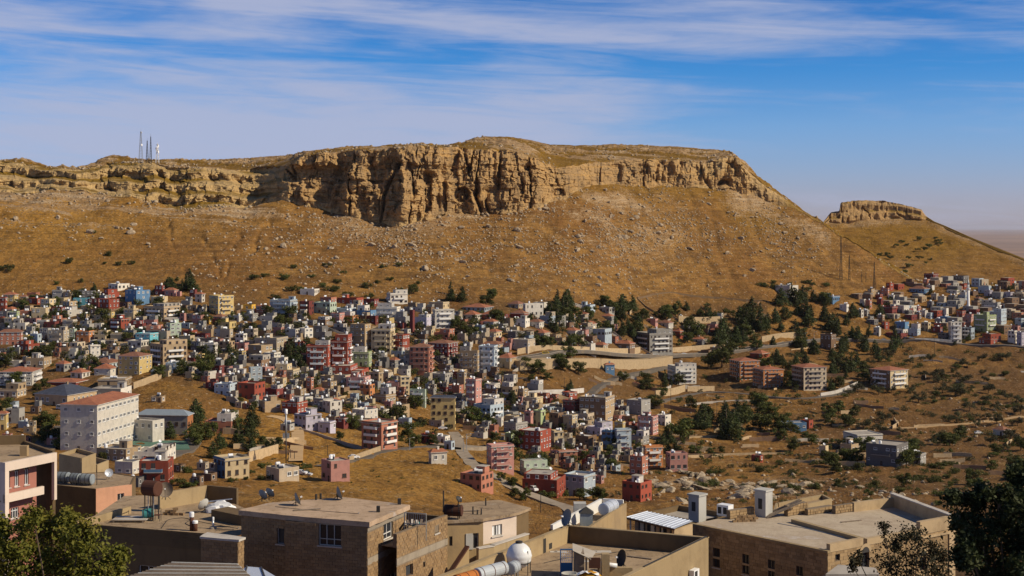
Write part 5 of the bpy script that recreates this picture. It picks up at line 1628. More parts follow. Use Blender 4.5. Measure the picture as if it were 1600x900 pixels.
def crown_points(rs, kind, n):
    # a crown one unit tall, foot at z = 0
    pts = []; nrm = []
    if kind == 'round':
        nl = rs.integers(12, 17)
        cs = []
        for i in range(nl):
            a = rs.uniform(0, 2 * math.pi); rr = 0.36 * math.sqrt(rs.uniform(0, 1)); z = rs.uniform(0.24, 0.86) 
            cs.append((rr * math.cos(a), rr * math.sin(a), z - 0.3 * rr, rs.uniform(0.10, 0.20)))
    elif kind == 'olive':
        nl = rs.integers(9, 13)
        cs = []
        for i in range(nl):
            a = rs.uniform(0, 2 * math.pi); rr = 0.48 * math.sqrt(rs.uniform(0, 1)); z = rs.uniform(0.28, 0.80)
            cs.append((rr * math.cos(a), rr * math.sin(a), z, rs.uniform(0.12, 0.24)))
    elif kind == 'shrub':
        nl = rs.integers(6, 10)
        cs = []
        for i in range(nl):
            a = rs.uniform(0, 2 * math.pi); rr = 0.55 * math.sqrt(rs.uniform(0, 1)); z = rs.uniform(0.2, 0.7) * (1 - 0.5 * rr)
            cs.append((rr * math.cos(a), rr * math.sin(a), z, rs.uniform(0.18, 0.32)))
    else:   # pine and cypress
        cs = []
        wid = 0.24 if kind == 'pine' else 0.12
        for i in range(16):
            z = 0.12 + 0.86 * i / 16
            w = wid * (1 - ((z - 0.12) / 0.9) ** 1.3) + 0.015
            for q in range(2):
                a = rs.uniform(0, 2 * math.pi)
                cs.append((w * 0.7 * math.cos(a), w * 0.7 * math.sin(a), z + rs.uniform(-0.02, 0.02), max(0.04, w * rs.uniform(0.5, 0.8))))
    wts = np.array([c[3] ** 2 for c in cs]); wts /= wts.sum()
    ch = rs.choice(len(cs), n, p=wts)
    C = np.array(cs)[ch]
    d = rs.normal(size=(n, 3)); d /= np.linalg.norm(d, axis=1)[:, None]
    rad = C[:, 3] * rs.uniform(0.25, 1.25, n) ** 0.7
    p = C[:, :3] + d * rad[:, None] * np.array([1, 1, 0.85])
    p[:, 2] = np.maximum(p[:, 2], 0.03)
    return p, d, cs

def trunk_mesh(rs, kind, cs):
    b = MB()
    top = 0.55 if kind in ('round', 'olive') else (0.3 if kind == 'shrub' else 0.9)
    lean = rs.uniform(-0.05, 0.05, 2)
    b.tube([(0, 0, -0.12), (lean[0] * 0.4, lean[1] * 0.4, top * 0.5), (lean[0], lean[1], top)], [0.034, 0.024, 0.010], 6)
    if kind in ('round', 'olive', 'shrub'):
        for c in cs[:5]:
            b.tube([(lean[0] * 0.4, lean[1] * 0.4, top * 0.45), (c[0] * 0.6, c[1] * 0.6, (top * 0.45 + c[2]) / 2), (c[0], c[1], c[2])], [0.016, 0.011, 0.004], 5)
    return b.mesh('trunk', [M_BARK], True)

PROTO = {}
_rs = np.random.default_rng(99)
for kind, mat, num, n, sz in (('round', M_LEAF, 5, 1500, 0.040), ('pine', M_PINE, 4, 1400, 0.034), ('cypress', M_PINE, 2, 900, 0.026), ('olive', M_OLIVE, 4, 1000, 0.042), ('shrub', M_LEAF, 4, 800, 0.058)):
    PROTO[kind] = []
    for i in range(num):
        p, d, cs = crown_points(_rs, kind, n)
        PROTO[kind].append((leaves_mesh('crown', p, d, sz, mat, _rs), trunk_mesh(_rs, kind, cs)))
DESC = {'round': ('broad dark-green tree', 'tree'), 'pine': ('dark pine', 'pine'), 'cypress': ('narrow dark cypress', 'cypress'), 'olive': ('dusty olive-green tree', 'tree'), 'shrub': ('low rounded green shrub', 'shrub')}
NTREE = {}
def tree(px, row, hpx, kind, where=None, g=None, r=random):
    g = g if g is not None else gp(px, row)
    h = hpx * g.y / F
    crown, trunk = r.choice(PROTO[kind])
    dsc, cat = DESC[kind]
    sizew = 'small ' if h < 4.0 and kind != 'shrub' else ('tall ' if h > 9.5 else '')
    lab = f"{sizew}{dsc} {where or place_phrase(px, row)}"
    wd = h * r.uniform(1.05, 1.45)
    shp = 'spreading ' if wd > h * 1.33 else ('slim ' if wd < h * 1.15 else '')
    lab = f"{sizew}{shp}{dsc} {where or place_phrase(px, row)}"
    o = thing({'round': 'broadleaf_tree', 'pine': 'pine_tree', 'cypress': 'cypress_tree', 'olive': 'olive_tree', 'shrub': 'shrub'}[kind], g - Vector((0, 0, 0.1)), lab, cat, 'trees: ' + lab, r.uniform(0, 6.28))
    o.scale = (wd, wd, h)
    put('crown', crown, o); put('trunk', trunk, o)
    NTREE[kind] = NTREE.get(kind, 0) + 1
    return o
CLUSTERS = """262 305 447 458 7 18 26 pine;95 130 460 475 6 10 18 round;138 150 452 458 2 14 18 pine;18 92 470 500 7 10 15 round;5 330 480 560 26 9 17 round;30 320 490 570 8 12 18 pine
0 82 558 575 7 14 22 round;105 150 560 580 6 16 24 pine;70 92 535 560 4 12 20 round;240 330 562 600 13 15 25 round;322 372 552 580 6 18 28 pine;438 482 548 578 7 20 32 pine;378 470 502 526 11 12 20 round
700 726 456 475 4 14 24 pine;738 792 465 480 6 10 16 round;852 892 472 524 14 18 32 pine;700 764 506 530 8 14 22 round;768 792 488 510 4 14 24 round;880 905 490 512 4 12 18 round;918 962 478 502 9 12 18 round;925 950 508 520 3 12 16 round
838 862 536 552 5 12 18 round;858 905 546 562 6 14 22 round;820 905 570 592 11 13 22 round;800 862 592 606 5 9 14 round;884 902 602 616 3 10 18 pine;600 650 455 470 5 8 14 round
960 1012 482 526 14 14 26 pine;1032 1062 490 502 6 12 18 round;1093 1120 486 494 7 10 15 pine;1150 1212 482 520 15 16 28 pine;1060 1102 506 532 8 14 24 round;1122 1168 512 548 11 18 30 pine;1220 1292 468 522 19 16 28 pine
1098 1132 548 578 6 14 24 round;1134 1182 543 562 6 12 20 round;1200 1285 533 575 15 14 24 pine;1290 1402 486 562 22 16 27 pine;1180 1240 565 602 9 12 20 round;1298 1342 565 612 10 16 26 pine;1345 1372 578 602 5 12 18 round;1036 1062 594 608 4 14 22 pine
1228 1262 588 618 6 12 18 round;960 1050 597 642 9 11 19 round;1178 1302 437 452 12 6 10 shrub;1032 1172 652 690 16 24 38 pine;1074 1106 634 652 4 14 20 round;1158 1222 625 684 15 16 26 round;1082 1128 702 713 5 10 17 round
1238 1285 692 714 8 10 18 round;1200 1300 652 692 12 12 20 round;1030 1062 664 712 6 16 26 pine;1085 1135 742 772 5 9 14 shrub;1283 1342 638 668 11 10 18 round;1340 1600 556 640 34 8 15 olive;1340 1600 610 705 30 10 18 olive;1295 1462 700 765 26 13 24 round
1462 1502 674 702 7 14 22 round;1518 1600 702 790 18 12 24 round;1282 1332 700 765 10 10 18 round;0 60 596 652 7 14 22 round;50 132 604 626 6 9 16 round;38 102 660 692 9 16 28 round;88 112 685 700 3 18 26 round
300 322 645 692 5 22 34 pine;296 332 672 706 6 14 24 round;322 402 668 716 12 18 34 pine;408 432 692 712 4 14 24 round;458 492 724 738 5 8 13 shrub;518 562 672 694 5 12 20 round;560 642 658 704 10 14 24 round;374 402 620 642 4 10 16 round
640 672 625 692 8 14 26 round;734 772 655 672 5 14 24 round;788 822 622 634 4 16 26 pine;640 692 693 712 6 10 18 round;758 782 692 704 3 10 16 round;798 852 696 724 8 12 22 round;755 802 724 772 8 10 18 round;838 902 726 744 8 10 18 round
898 962 706 738 8 10 18 round;905 962 775 793 7 12 20 round;850 882 772 782 3 9 14 shrub;802 832 774 788 3 12 20 round;1400 1600 452 540 14 7 12 pine;1180 1330 715 770 16 7 13 shrub;1340 1500 720 800 18 8 14 shrub
950 1040 700 740 7 12 20 round;1450 1600 560 760 22 6 11 shrub;360 420 720 760 6 7 12 shrub;270 330 735 765 6 8 14 shrub;120 215 700 735 6 9 15 round""".replace('\n', ';').split(';')
_tr = random.Random(21)
for cl in CLUSTERS:
    w = cl.split()
    x0, x1, r0, r1 = (float(a) for a in w[:4])
    cnt = int(w[4]); sc = 1.12
    if w[7] == 'round':
        cnt = max(1, int(cnt * 0.52 + 0.5)); sc = 1.3
    for i in range(cnt):
        k = w[7]
        if k == 'pine' and _tr.random() < 0.18:
            k = 'cypress'
        if k == 'pine' and _tr.random() < 0.15:
            k = 'round'
        tree(_tr.uniform(x0, x1), _tr.uniform(r0, r1), _tr.uniform(float(w[5]), float(w[6])) * sc, k, r=_tr)
for px, row, h_ in ((145, 361, 8), (110, 408, 13), (172, 397, 11), (188, 412, 8), (206, 411, 9), (10, 421, 17), (163, 411, 6), (395, 438, 12), (413, 434, 9), (440, 438, 12), (455, 456, 12), (460, 417, 9), (472, 457, 10), (511, 414, 9), (528, 442, 10), (571, 448, 13), (576, 463, 10), (600, 420, 8), (624, 418, 9), (652, 442, 6), (610, 436, 8), (537, 428, 7), (590, 440, 8), (487, 432, 7), (505, 452, 11), (520, 458, 13), (545, 462, 12), (430, 470, 12), (86, 445, 8), (126, 440, 8)):
    tree(px, row, h_, 'shrub', 'on the bare hillside above the town', r=_tr)
tree(873, 487, 25, 'cypress', 'beside the white two-storey villa', r=_tr)
tree(1072, 479, 15, 'pine', 'alone above the graveyard wall', r=_tr)
tree(265, 686, 30, 'pine', 'in front of the grey school hall', r=_tr)
tree(280, 672, 20, 'pine', 'at the corner of the school hall', r=_tr)
for i in range(26):
    px = _tr.uniform(1375, 1475); row = _tr.uniform(372, 440)
    if row < 380 + 0.3 * (px - 1375) or True:
        fp = far_hill_point(px, row)
        tree(px, row, _tr.uniform(4, 8), 'shrub', 'in the gullies of the small table hill', g=fp - Vector((0, 0, 0.1)), r=_tr)

# ------------------------------------------------------------------ boulders
def rock_mat():
    m, nt, bs = new_mat('boulder_limestone')
    pos = nt.nodes.new('ShaderNodeNewGeometry').outputs['Position']
    n = link_noise(nt, 0.7, 6, 0.7, vec=pos)
    c = mixc(nt, maprange(nt, n, 0.35, 0.68), (0.44, 0.34, 0.225), (0.20, 0.145, 0.09))
    nt.links.new(c, bs.inputs['Base Color'])
    bs.inputs['Roughness'].default_value = 0.95
    bump(nt, bs, n, 0.6, 0.4)
    return m
M_ROCK = rock_mat()
def rock_shape(rs, sub):
    bm = bmesh.new()
    bmesh.ops.create_icosphere(bm, subdivisions=sub, radius=1.0)
    V = np.array([v.co[:] for v in bm.verts])
    for _ in range(7):     # break it along a few flat faces
        n = rs.normal(size=3); n /= np.linalg.norm(n)
        dd = V @ n
        lim = rs.uniform(0.45, 0.8)
        V = V - np.clip(dd - lim, 0, None)[:, None] * n[None, :]
    V = V * rs.uniform(0.7, 1.25, 3)[None, :] * np.array([1, 1, 0.8])
    V = V + 0.05 * rs.normal(size=V.shape)
    Fc = np.array([[v.index for v in f.verts] for f in bm.faces])
    bm.free()
    return V, Fc
_rr = np.random.default_rng(5)
ROCKS = []
for i in range(9):
    V, Fc = rock_shape(_rr, 2)
    me = bpy.data.meshes.new('boulder')
    me.from_pydata([tuple(v) for v in V], [], [tuple(int(a) for a in f) for f in Fc])
    me.materials.append(M_ROCK)
    ROCKS.append(me)
SMALLR = [rock_shape(_rr, 1) for _ in range(8)]
ZONES = [  # px, row gaussian zones and the share of stones in each
    (950, 350, 130, 38, 0.30), (1080, 370, 110, 45, 0.18), (640, 390, 150, 32, 0.20), (560, 370, 90, 25, 0.08), (1220, 370, 50, 40, 0.08), (820, 420, 180, 30, 0.10), (120, 350, 120, 35, 0.06)]
def sample_zone(r):
    z = r.choices(ZONES, [q[4] for q in ZONES])[0]
    while True:
        px = r.gauss(z[0], z[2] * 0.75); row = r.gauss(z[1], z[3] * 0.75)
        if -50 < px < 1285 and row > float(BASE(px)) + 2 and row < 462:
            return px, row
_br = random.Random(33)
BSIZE = ['huge', 'big', 'mid-sized']
for i in range(260):
    px, row = sample_zone(_br)
    g = gp(px, row)
    s = 0.9 + 2.6 * _br.random() ** 2.6
    o = put('boulder', _br.choice(ROCKS), None, g + Vector((0, 0, 0.15 * s)), (_br.uniform(-0.4, 0.4), _br.uniform(-0.4, 0.4), _br.uniform(0, 6.28)), (s * _br.uniform(0.8, 1.3), s, s * _br.uniform(0.6, 1.1)))
    sz = 'huge' if s > 2.2 else ('large' if s > 1.3 else 'grey')
    zn = 'on the slope below the main cliff' if px < 820 else ('on the fan of scree under the low cliff' if px < 1130 else 'on the steep end of the table mountain')
    if px < 330:
        zn = 'on the golden slope below the masts'
    lab = f"{sz} pale limestone boulder {zn}"
    tag(o, lab, 'boulder', 'boulders: ' + lab)
M_ROCKP = M_ROCK.copy(); M_ROCKP.name = 'pale_quarry_limestone'
for n_ in M_ROCKP.node_tree.nodes:
    if n_.type == 'MIX':
        n_.inputs[6].default_value = (0.42, 0.34, 0.235, 1); n_.inputs[7].default_value = (0.20, 0.15, 0.10, 1)
ROCKSP = []
for me_ in ROCKS:
    q_ = me_.copy(); q_.materials.clear(); q_.materials.append(M_ROCKP); ROCKSP.append(q_)
def quarry_rocks():
    r = random.Random(8)
    for (cx, cy, sx, sy, n, s0, s1, where) in ((1080, 762, 58, 15, 52, 0.9, 3.2, 'in the quarry outcrop below the three-tiered house'), (1215, 766, 60, 14, 40, 0.9, 3.0, 'in the rough outcrop above the stone roof'), (1370, 772, 60, 16, 24, 0.7, 2.2, 'in the gully beside the ruined wall'), (735, 680, 22, 6, 14, 0.5, 1.1, 'on the dug-over plot before the cream tower')):
        for i in range(n):
            px = r.gauss(cx, sx * 0.6); row = r.gauss(cy, sy * 0.6)
            g = gp(px, row)
            s = r.uniform(s0, s1)
            o = put('boulder', r.choice(ROCKSP), None, g + Vector((0, 0, 0.1 * s)), (r.uniform(-0.3, 0.3), r.uniform(-0.3, 0.3), r.uniform(0, 6.28)), (s * r.uniform(0.9, 1.7), s, s * r.uniform(0.5, 0.9)))
            lab = ('large' if s > 1.4 else 'small') + ' pale rock ' + where
            tag(o, lab, 'rock', 'rocks: ' + lab)
quarry_rocks()
def stones():
    r = random.Random(44)
    n = 13000
    vs = []; fs = []; base = 0
    for i in range(n):
        if i < 11600:
            px, row = sample_zone(r)
            if r.random() < 0.3:
                px = r.uniform(300, 1285); row = r.uniform(330, 465)
                if row < float(BASE(px)) + 2:
                    continue
        else:
            px = r.uniform(950, 1600); row = r.uniform(620, 800)
        g = gp(px, row)
        if float(fbm(g.x / 26.0, g.y / 40.0, 3, 905)) < r.uniform(-0.45, 0.35):
            continue
        s = 0.3 + 1.2 * r.random() ** 2.4
        V, Fc = SMALLR[r.randrange(8)]
        a = r.uniform(0, 6.28); ca, sa = math.cos(a), math.sin(a)
        R = np.array([[ca, -sa, 0], [sa, ca, 0], [0, 0, 1]])
        vs.append((V * s) @ R.T + np.array([g.x, g.y, g.z + 0.08 * s]))
        fs.append(Fc + base); base += len(V)
    V = np.concatenate(vs); Fc = np.concatenate(fs)
    me = bpy.data.meshes.new('scree')
    me.vertices.add(len(V)); me.vertices.foreach_set('co', V.reshape(-1).astype(np.float32))
    me.loops.add(len(Fc) * 3); me.loops.foreach_set('vertex_index', Fc.reshape(-1).astype(np.int32))
    me.polygons.add(len(Fc)); me.polygons.foreach_set('loop_start', np.arange(0, len(Fc) * 3, 3, dtype=np.int32))
    me.update(calc_edges=True)
    me.materials.append(M_ROCK)
    o = put('scree', me)
    o['kind'] = 'stuff'
    tag(o, 'scattered small stones littering the slopes under the cliffs', 'stones')
stones()

# ------------------------------------------------------------------ infill of the town: the many small houses, yard walls and garden trees that cannot be told apart
TOWN = [
    ([(0, 466), (90, 462), (330, 484), (480, 486), (640, 480), (800, 494), (960, 505), (960, 535), (800, 545), (800, 610), (640, 640), (600, 690), (480, 650), (430, 610), (330, 600), (200, 585), (0, 570)], 200, (12, 25), (6, 12)),
    ([(640, 600), (800, 600), (900, 625), (1000, 640), (1000, 720), (930, 760), (800, 700), (760, 690), (700, 660)], 75, (12, 22), (6, 11)),
    ([(0, 600), (55, 640), (85, 700), (0, 690)], 7, (14, 22), (9, 14)),
    ([(300, 598), (420, 600), (420, 640), (380, 640)], 10, (12, 20), (7, 12)),
    ([(200, 706), (330, 712), (330, 765), (210, 765)], 6, (14, 22), (8, 13)),
    ([(1000, 510), (1150, 500), (1200, 540), (1180, 560), (1000, 545)], 12, (10, 18), (6, 10)),
]
def town_infill():
    cols = ['tan', 'beig', 'brn', 'gry', 'wht', 'crm', 'salm', 'brn', 'tan', 'mar', 'dgry', 'lblu', 'pink', 'gry']
    b = MB(); NC_ = len(cols)
    r = random.Random(77)
    for poly, n, wr, hr in TOWN:
        xs = [p[0] for p in poly]; ys = [p[1] for p in poly]
        made = 0
        for _ in range(n * 30):
            if made >= n:
                break
            px = r.uniform(min(xs), max(xs)); row = r.uniform(min(ys), max(ys))
            if not inside(poly, px, row):
                continue
            w_ = r.uniform(*wr); h_ = r.uniform(*hr)
            if covered(px, row, w_, h_):
                continue
            BOXES.append((px - w_ / 2, px + w_ / 2, row - h_, row))
            made += 1
            g = gp(px, row); k = g.y / F
            W = w_ * k * 0.42; Dp = W * r.uniform(0.6, 1.0); H = max(2.7, h_ * k); a = -r.uniform(0.40, 0.62) - math.atan2(g.x, g.y)
            ca, sa = math.cos(a), math.sin(a)
            T = lambda u, v: (g.x + ca * u - sa * v, g.y + Dp * 0.6 + sa * u + ca * v)
            mi = r.randrange(NC_)
            def blk(u0, u1, v0, v1, z0, z1, m):
                q = [T(u0, v0), T(u1, v0), T(u1, v1), T(u0, v1)]
                b.prism(q, z0, z1, m, False)
                e = 0.2
                q2 = [T(u0 + e, v0 + e), T(u1 - e, v0 + e), T(u1 - e, v1 - e), T(u0 + e, v1 - e)]
                for i in range(4):
                    j = (i + 1) % 4
                    b.quad((q[i][0], q[i][1], z1), (q[j][0], q[j][1], z1), (q2[j][0], q2[j][1], z1), (q2[i][0], q2[i][1], z1), m)
                    b.quad((q2[j][0], q2[j][1], z1 - 0.5), (q2[i][0], q2[i][1], z1 - 0.5), (q2[i][0], q2[i][1], z1), (q2[j][0], q2[j][1], z1), m)
                b.poly([(p[0], p[1], z1 - 0.5) for p in q2], NC_)
                for f_ in range(max(1, int((z1 - max(z0, g.z)) / 3.0))):
                    zc = max(z0, g.z) + f_ * 3.0 + 1.0
                    if zc + 1.2 > z1 - 0.2:
                        continue
                    for (s0, s1, L) in ((q[0], q[1], u1 - u0), (q[1], q[2], v1 - v0)):
                        nn = max(1, int(L / 2.8))
                        for t_ in range(nn):
                            if r.random() < 0.25:
                                continue
                            tt = (t_ + 0.5 + r.uniform(-0.15, 0.15)) / nn
                            ex, ey = (s1[0] - s0[0]) / L, (s1[1] - s0[1]) / L
                            nx, ny = ey * 0.04, -ex * 0.04
                            c = (s0[0] + ex * L * tt + nx, s0[1] + ey * L * tt + ny)
                            hw = r.uniform(0.4, 0.7); hh = r.uniform(0.9, 1.3)
                            b.quad((c[0] - ex * hw - nx * .4, c[1] - ey * hw - ny * .4, zc - 0.12), (c[0] + ex * hw - nx * .4, c[1] + ey * hw - ny * .4, zc - 0.12), (c[0] + ex * hw - nx * .4, c[1] + ey * hw - ny * .4, zc + hh + 0.1), (c[0] - ex * hw - nx * .4, c[1] - ey * hw - ny * .4, zc + hh + 0.1), NC_ + 2)
                            hw -= 0.1
                            b.quad((c[0] - ex * hw, c[1] - ey * hw, zc), (c[0] + ex * hw, c[1] + ey * hw, zc), (c[0] + ex * hw, c[1] + ey * hw, zc + hh), (c[0] - ex * hw, c[1] - ey * hw, zc + hh), NC_ + 1)
            blk(-W, W, -Dp, Dp, g.z - 3, g.z + H, mi)
            if r.random() < 0.4:
                blk(-W * 0.2, W - 0.01, -Dp * 0.4, Dp - 0.01, g.z + H - 0.5, g.z + H + r.uniform(1.6, 2.6), r.choice([mi, 1, 3]))
            if r.random() < 0.5:
                s = W * r.uniform(0.5, 0.9)
                blk(-W - s, -W + 0.02, -Dp * 0.8, Dp * 0.5, g.z - 3, g.z + H * r.uniform(0.4, 0.8), r.choice([mi, 0, 2]))
            if r.random() < 0.55:
                c = T(r.uniform(-0.6, 0.2) * W, r.uniform(-0.7, 0) * Dp)
                b.lathe((c[0], c[1], g.z + H - 0.45), [(0.5, 0), (0.55, 1.0), (0.3, 1.3)], 8, NC_ + 3)
    o = b.build('small_houses', [WMAT[c] for c in cols] + [M_CONC, M_GLASS, M_WHITE, M_BRIGHT])
    o['kind'] = 'stuff'
    tag(o, 'small weathered infill houses crowding the gaps of the hillside town', 'houses')
town_infill()

def yard_walls():
    r = random.Random(15)
    b = MB()
    polys = [(TOWN[0][0], 190), (TOWN[1][0], 40), ([(800, 560), (1010, 590), (1200, 640), (1200, 700), (1010, 720), (960, 640)], 26), ([(1180, 560), (1600, 560), (1600, 770), (1180, 720)], 46), ([(330, 640), (430, 690), (420, 730), (330, 720)], 8), ([(880, 470), (1180, 480), (1180, 540), (880, 545)], 22)]
    for poly, n in polys:
        xs = [p[0] for p in poly]; ys = [p[1] for p in poly]
        k = 0
        while k < n:
            px = r.uniform(min(xs), max(xs)); row = r.uniform(min(ys), max(ys))
            if not inside(poly, px, row):
                continue
            k += 1
            g = gp(px, row)
            L = r.uniform(5, 20); a = r.choice([r.uniform(-0.35, 0.35), r.uniform(-0.35, 0.35), r.uniform(0.9, 1.5)]); h = r.uniform(0.8, 2.4)
            mi = r.choice([0, 0, 1, 2, 3])
            ns = max(2, int(L / 3)); pv = None
            for i in range(ns + 1):
                x = g.x + math.cos(a) * L * i / ns; y = g.y + math.sin(a) * L * i / ns + 0.4 * math.sin(i)
                z = zat(x, y)
                q = [(x - 0.18 * -math.sin(a), y - 0.18 * math.cos(a)), (x + 0.18 * -math.sin(a), y + 0.18 * math.cos(a))]
                cur = (q, z)
                if pv:
                    (p0, p1), z0 = pv[0], pv[1]; (c0, c1), z1 = cur
                    b.quad((p0[0], p0[1], z0 - 1), (c0[0], c0[1], z1 - 1), (c0[0], c0[1], z1 + h), (p0[0], p0[1], z0 + h), mi)
                    b.quad((c1[0], c1[1], z1 - 1), (p1[0], p1[1], z0 - 1), (p1[0], p1[1], z0 + h), (c1[0], c1[1], z1 + h), mi)
                    b.quad((p0[0], p0[1], z0 + h), (c0[0], c0[1], z1 + h), (c1[0], c1[1], z1 + h), (p1[0], p1[1], z0 + h), mi)
                pv = cur
    o = b.build('yard_walls', [M_STONEW, M_CONC, WMAT['tan'], WMAT['brn']])
    o['kind'] = 'stuff'
    tag(o, 'low broken yard and terrace walls all over the lower slopes', 'walls')
yard_walls()

def garden_trees():
    r = random.Random(61)
    rs = np.random.default_rng(61)
    jobs = [(TOWN[0][0], 430, 8, 17, 'round'), (TOWN[1][0], 95, 8, 16, 'round'), ([(560, 640), (700, 660), (700, 710), (590, 700)], 24, 9, 16, 'round'), ([(780, 700), (1000, 700), (1000, 780), (850, 780)], 50, 7, 14, 'round'), ([(1180, 545), (1600, 545), (1600, 790), (1200, 770)], 260, 5, 12, 'shrub'), ([(1000, 715), (1480, 700), (1500, 800), (1010, 790)], 120, 5, 11, 'shrub'), ([(960, 560), (1250, 560), (1250, 740), (960, 740)], 70, 6, 12, 'round'), ([(1330, 470), (1600, 450), (1600, 540), (1400, 530)], 60, 6, 10, 'round'), ([(880, 470), (1200, 480), (1200, 545), (880, 540)], 50, 8, 15, 'round'), ([(330, 690), (720, 715), (720, 780), (380, 790)], 18, 3, 6, 'shrub')]
    groups = {}
    for poly, n, h0, h1, kind in jobs:
        xs = [p[0] for p in poly]; ys = [p[1] for p in poly]
        k = 0
        while k < n:
            px = r.uniform(min(xs), max(xs)); row = r.uniform(min(ys), max(ys))
            if not inside(poly, px, row):
                continue
            k += 1
            g = gp(px, row); h = r.uniform(h0, h1) * g.y / F
            p, d, cs = crown_points(rs, kind, 260)
            w = h * r.uniform(1.0, 1.5)
            m = r.choice(['dark', 'dark', 'olive'])
            groups.setdefault(m, []).append((p * np.array([w, w, h]) + np.array([g.x, g.y, g.z - 0.1 * h]), d, np.full(260, 0.075 * h)))
    P_ = np.concatenate([q[0] for m in groups for q in groups[m]]); N_ = np.concatenate([q[1] for m in groups for q in groups[m]]); S_ = np.concatenate([q[2] for m in groups for q in groups[m]])
    me = leaves_mesh('garden_shrubs', P_, N_, S_, M_LEAF, rs)
    me.materials.append(M_OLIVE)
    nd = sum(len(q[0]) for q in groups['dark']) if list(groups)[0] == 'dark' else 0
    mi = np.zeros(len(P_), dtype=np.int32)
    off = 0
    for m in groups:
        c = sum(len(q[0]) for q in groups[m])
        mi[off:off + c] = 0 if m == 'dark' else 1
        off += c
    me.polygons.foreach_set('material_index', mi)
    o = put('garden_shrubs', me)
    o['kind'] = 'stuff'
    tag(o, 'scrub and small garden trees filling the gaps between houses and terraces', 'scrub')
garden_trees()

def plateau_rocks():
    r = random.Random(71)
    nc, nr = PLAT_V.shape[:2]
    vs = []; fs = []; base = 0
    tries = 0
    while len(vs) < 1500 and tries < 20000:
        tries += 1
        i = r.randrange(nc); j = min(int(r.random() ** 1.4 * 70), 69)
        p = PLAT_V[i, j]
        if float(fbm(p[0] / 40.0, p[1] / 25.0, 3, 404)) < r.uniform(-0.1, 0.4):
            continue
        s = 0.5 + 1.5 * r.random() ** 2.5
        V, Fc = SMALLR[r.randrange(8)]
        a = r.uniform(0, 6.28); ca, sa = math.cos(a), math.sin(a)
        R = np.array([[ca, -sa, 0], [sa, ca, 0], [0, 0, 1]])
        vs.append((V * s) @ R.T + np.array([p[0], p[1], p[2] + 0.1 * s])); fs.append(Fc + base); base += len(V)
    # fallen blocks along the foot of the cliff
    for _ in range(1700):
        i = r.randrange(nc)
        p = CLIFF_V[i, 0]
        if p[0] / p[1] * F + 800 > 1240 or p[0] / p[1] * F + 800 < -60:
            continue
        y = p[1] - 28 * r.random() ** 2 + 2; x = p[0] + r.uniform(-4, 4)
        if float(fbm(x / 18.0, y / 18.0, 3, 909)) < r.uniform(-0.3, 0.3):
            continue
        s = 0.4 + 1.7 * r.random() ** 2.2
        V, Fc = SMALLR[r.randrange(8)]
        a = r.uniform(0, 6.28); ca, sa = math.cos(a), math.sin(a)
        R = np.array([[ca, -sa, 0], [sa, ca, 0], [0, 0, 1]])
        vs.append((V * s) @ R.T + np.array([x, y, zat(x, y) + 0.1 * s])); fs.append(Fc + base); base += len(V)
    V = np.concatenate(vs); Fc = np.concatenate(fs)
    me = bpy.data.meshes.new('fallen_blocks')
    me.vertices.add(len(V)); me.vertices.foreach_set('co', V.reshape(-1).astype(np.float32))
    me.loops.add(len(Fc) * 3); me.loops.foreach_set('vertex_index', Fc.reshape(-1).astype(np.int32))
    me.polygons.add(len(Fc)); me.polygons.foreach_set('loop_start', np.arange(0, len(Fc) * 3, 3, dtype=np.int32))
    me.update(calc_edges=True)
    me.materials.append(M_ROCK)
    o = put('fallen_blocks', me)
    o['kind'] = 'stuff'
    tag(o, 'loose blocks on the plateau and along the foot of the cliff', 'rocks')
plateau_rocks()

# ------------------------------------------------------------------ haze in the air
def haze():
    b = MB()
    b.box(-190000, 190000, -600, 200000, -460, 130)
    m = bpy.data.materials.new('haze')
    m.use_nodes = True
    nt = m.node_tree
    nt.nodes.clear()
    out = nt.nodes.new('ShaderNodeOutputMaterial')
    v = nt.nodes.new('ShaderNodeVolumePrincipled')
    v.inputs['Color'].default_value = (0.86, 0.85, 0.95, 1)
    v.inputs['Density'].default_value = 0.000010
    v.inputs['Anisotropy'].default_value = 0.2
    nt.links.new(v.outputs[0], out.inputs['Volume'])
    o = b.build('haze', [m])
    o['kind'] = 'stuff'
    tag(o, 'thin pale haze lying over the far plain', 'haze')
haze()

# ------------------------------------------------------------------ foreground roofs and houses
def pz(px, row, z):
    d = -z * F / (row - HZ)
    return Vector(((px - 800.0) / F * d, d, z))
def island_mat(name, c1, c2, c3, rough=0.95, noise=2.5):
    m, nt, bs = new_mat(name)
    g = nt.nodes.new('ShaderNodeNewGeometry')
    c = mixc(nt, g.outputs['Random Per Island'], c1, c2)
    n = link_noise(nt, noise, 6, 0.7, vec=g.outputs['Position'])
    c = mixc(nt, maprange(nt, n, 0.45, 0.72, 0, 0.75), c, c3)
    n2 = link_noise(nt, 0.35, 5, 0.65, vec=g.outputs['Position'])
    c = mixc(nt, maprange(nt, n2, 0.5, 0.72, 0, 0.55), c, tuple(x * 0.55 for x in c3))
    nt.links.new(c, bs.inputs['Base Color'])
    bs.inputs['Roughness'].default_value = rough
    bs.inputs['Specular IOR Level'].default_value = 0.15
    bump(nt, bs, link_noise(nt, 14.0, 5, 0.65, vec=g.outputs['Position']), 0.5, 0.03)
    return m
M_BLOCK = island_mat('concrete_block', (0.33, 0.215, 0.11), (0.22, 0.14, 0.075), (0.29, 0.21, 0.13))
M_MORTAR = paint('mortar', (0.22, 0.17, 0.12), dirt=0.5, scale=1.0)
M_BEAM = paint('grey_ring_beam', (0.29, 0.245, 0.19), dirt=0.5, scale=1.2)
M_STONE = island_mat('ashlar_stone', (0.40, 0.275, 0.145), (0.24, 0.16, 0.085), (0.34, 0.25, 0.15))
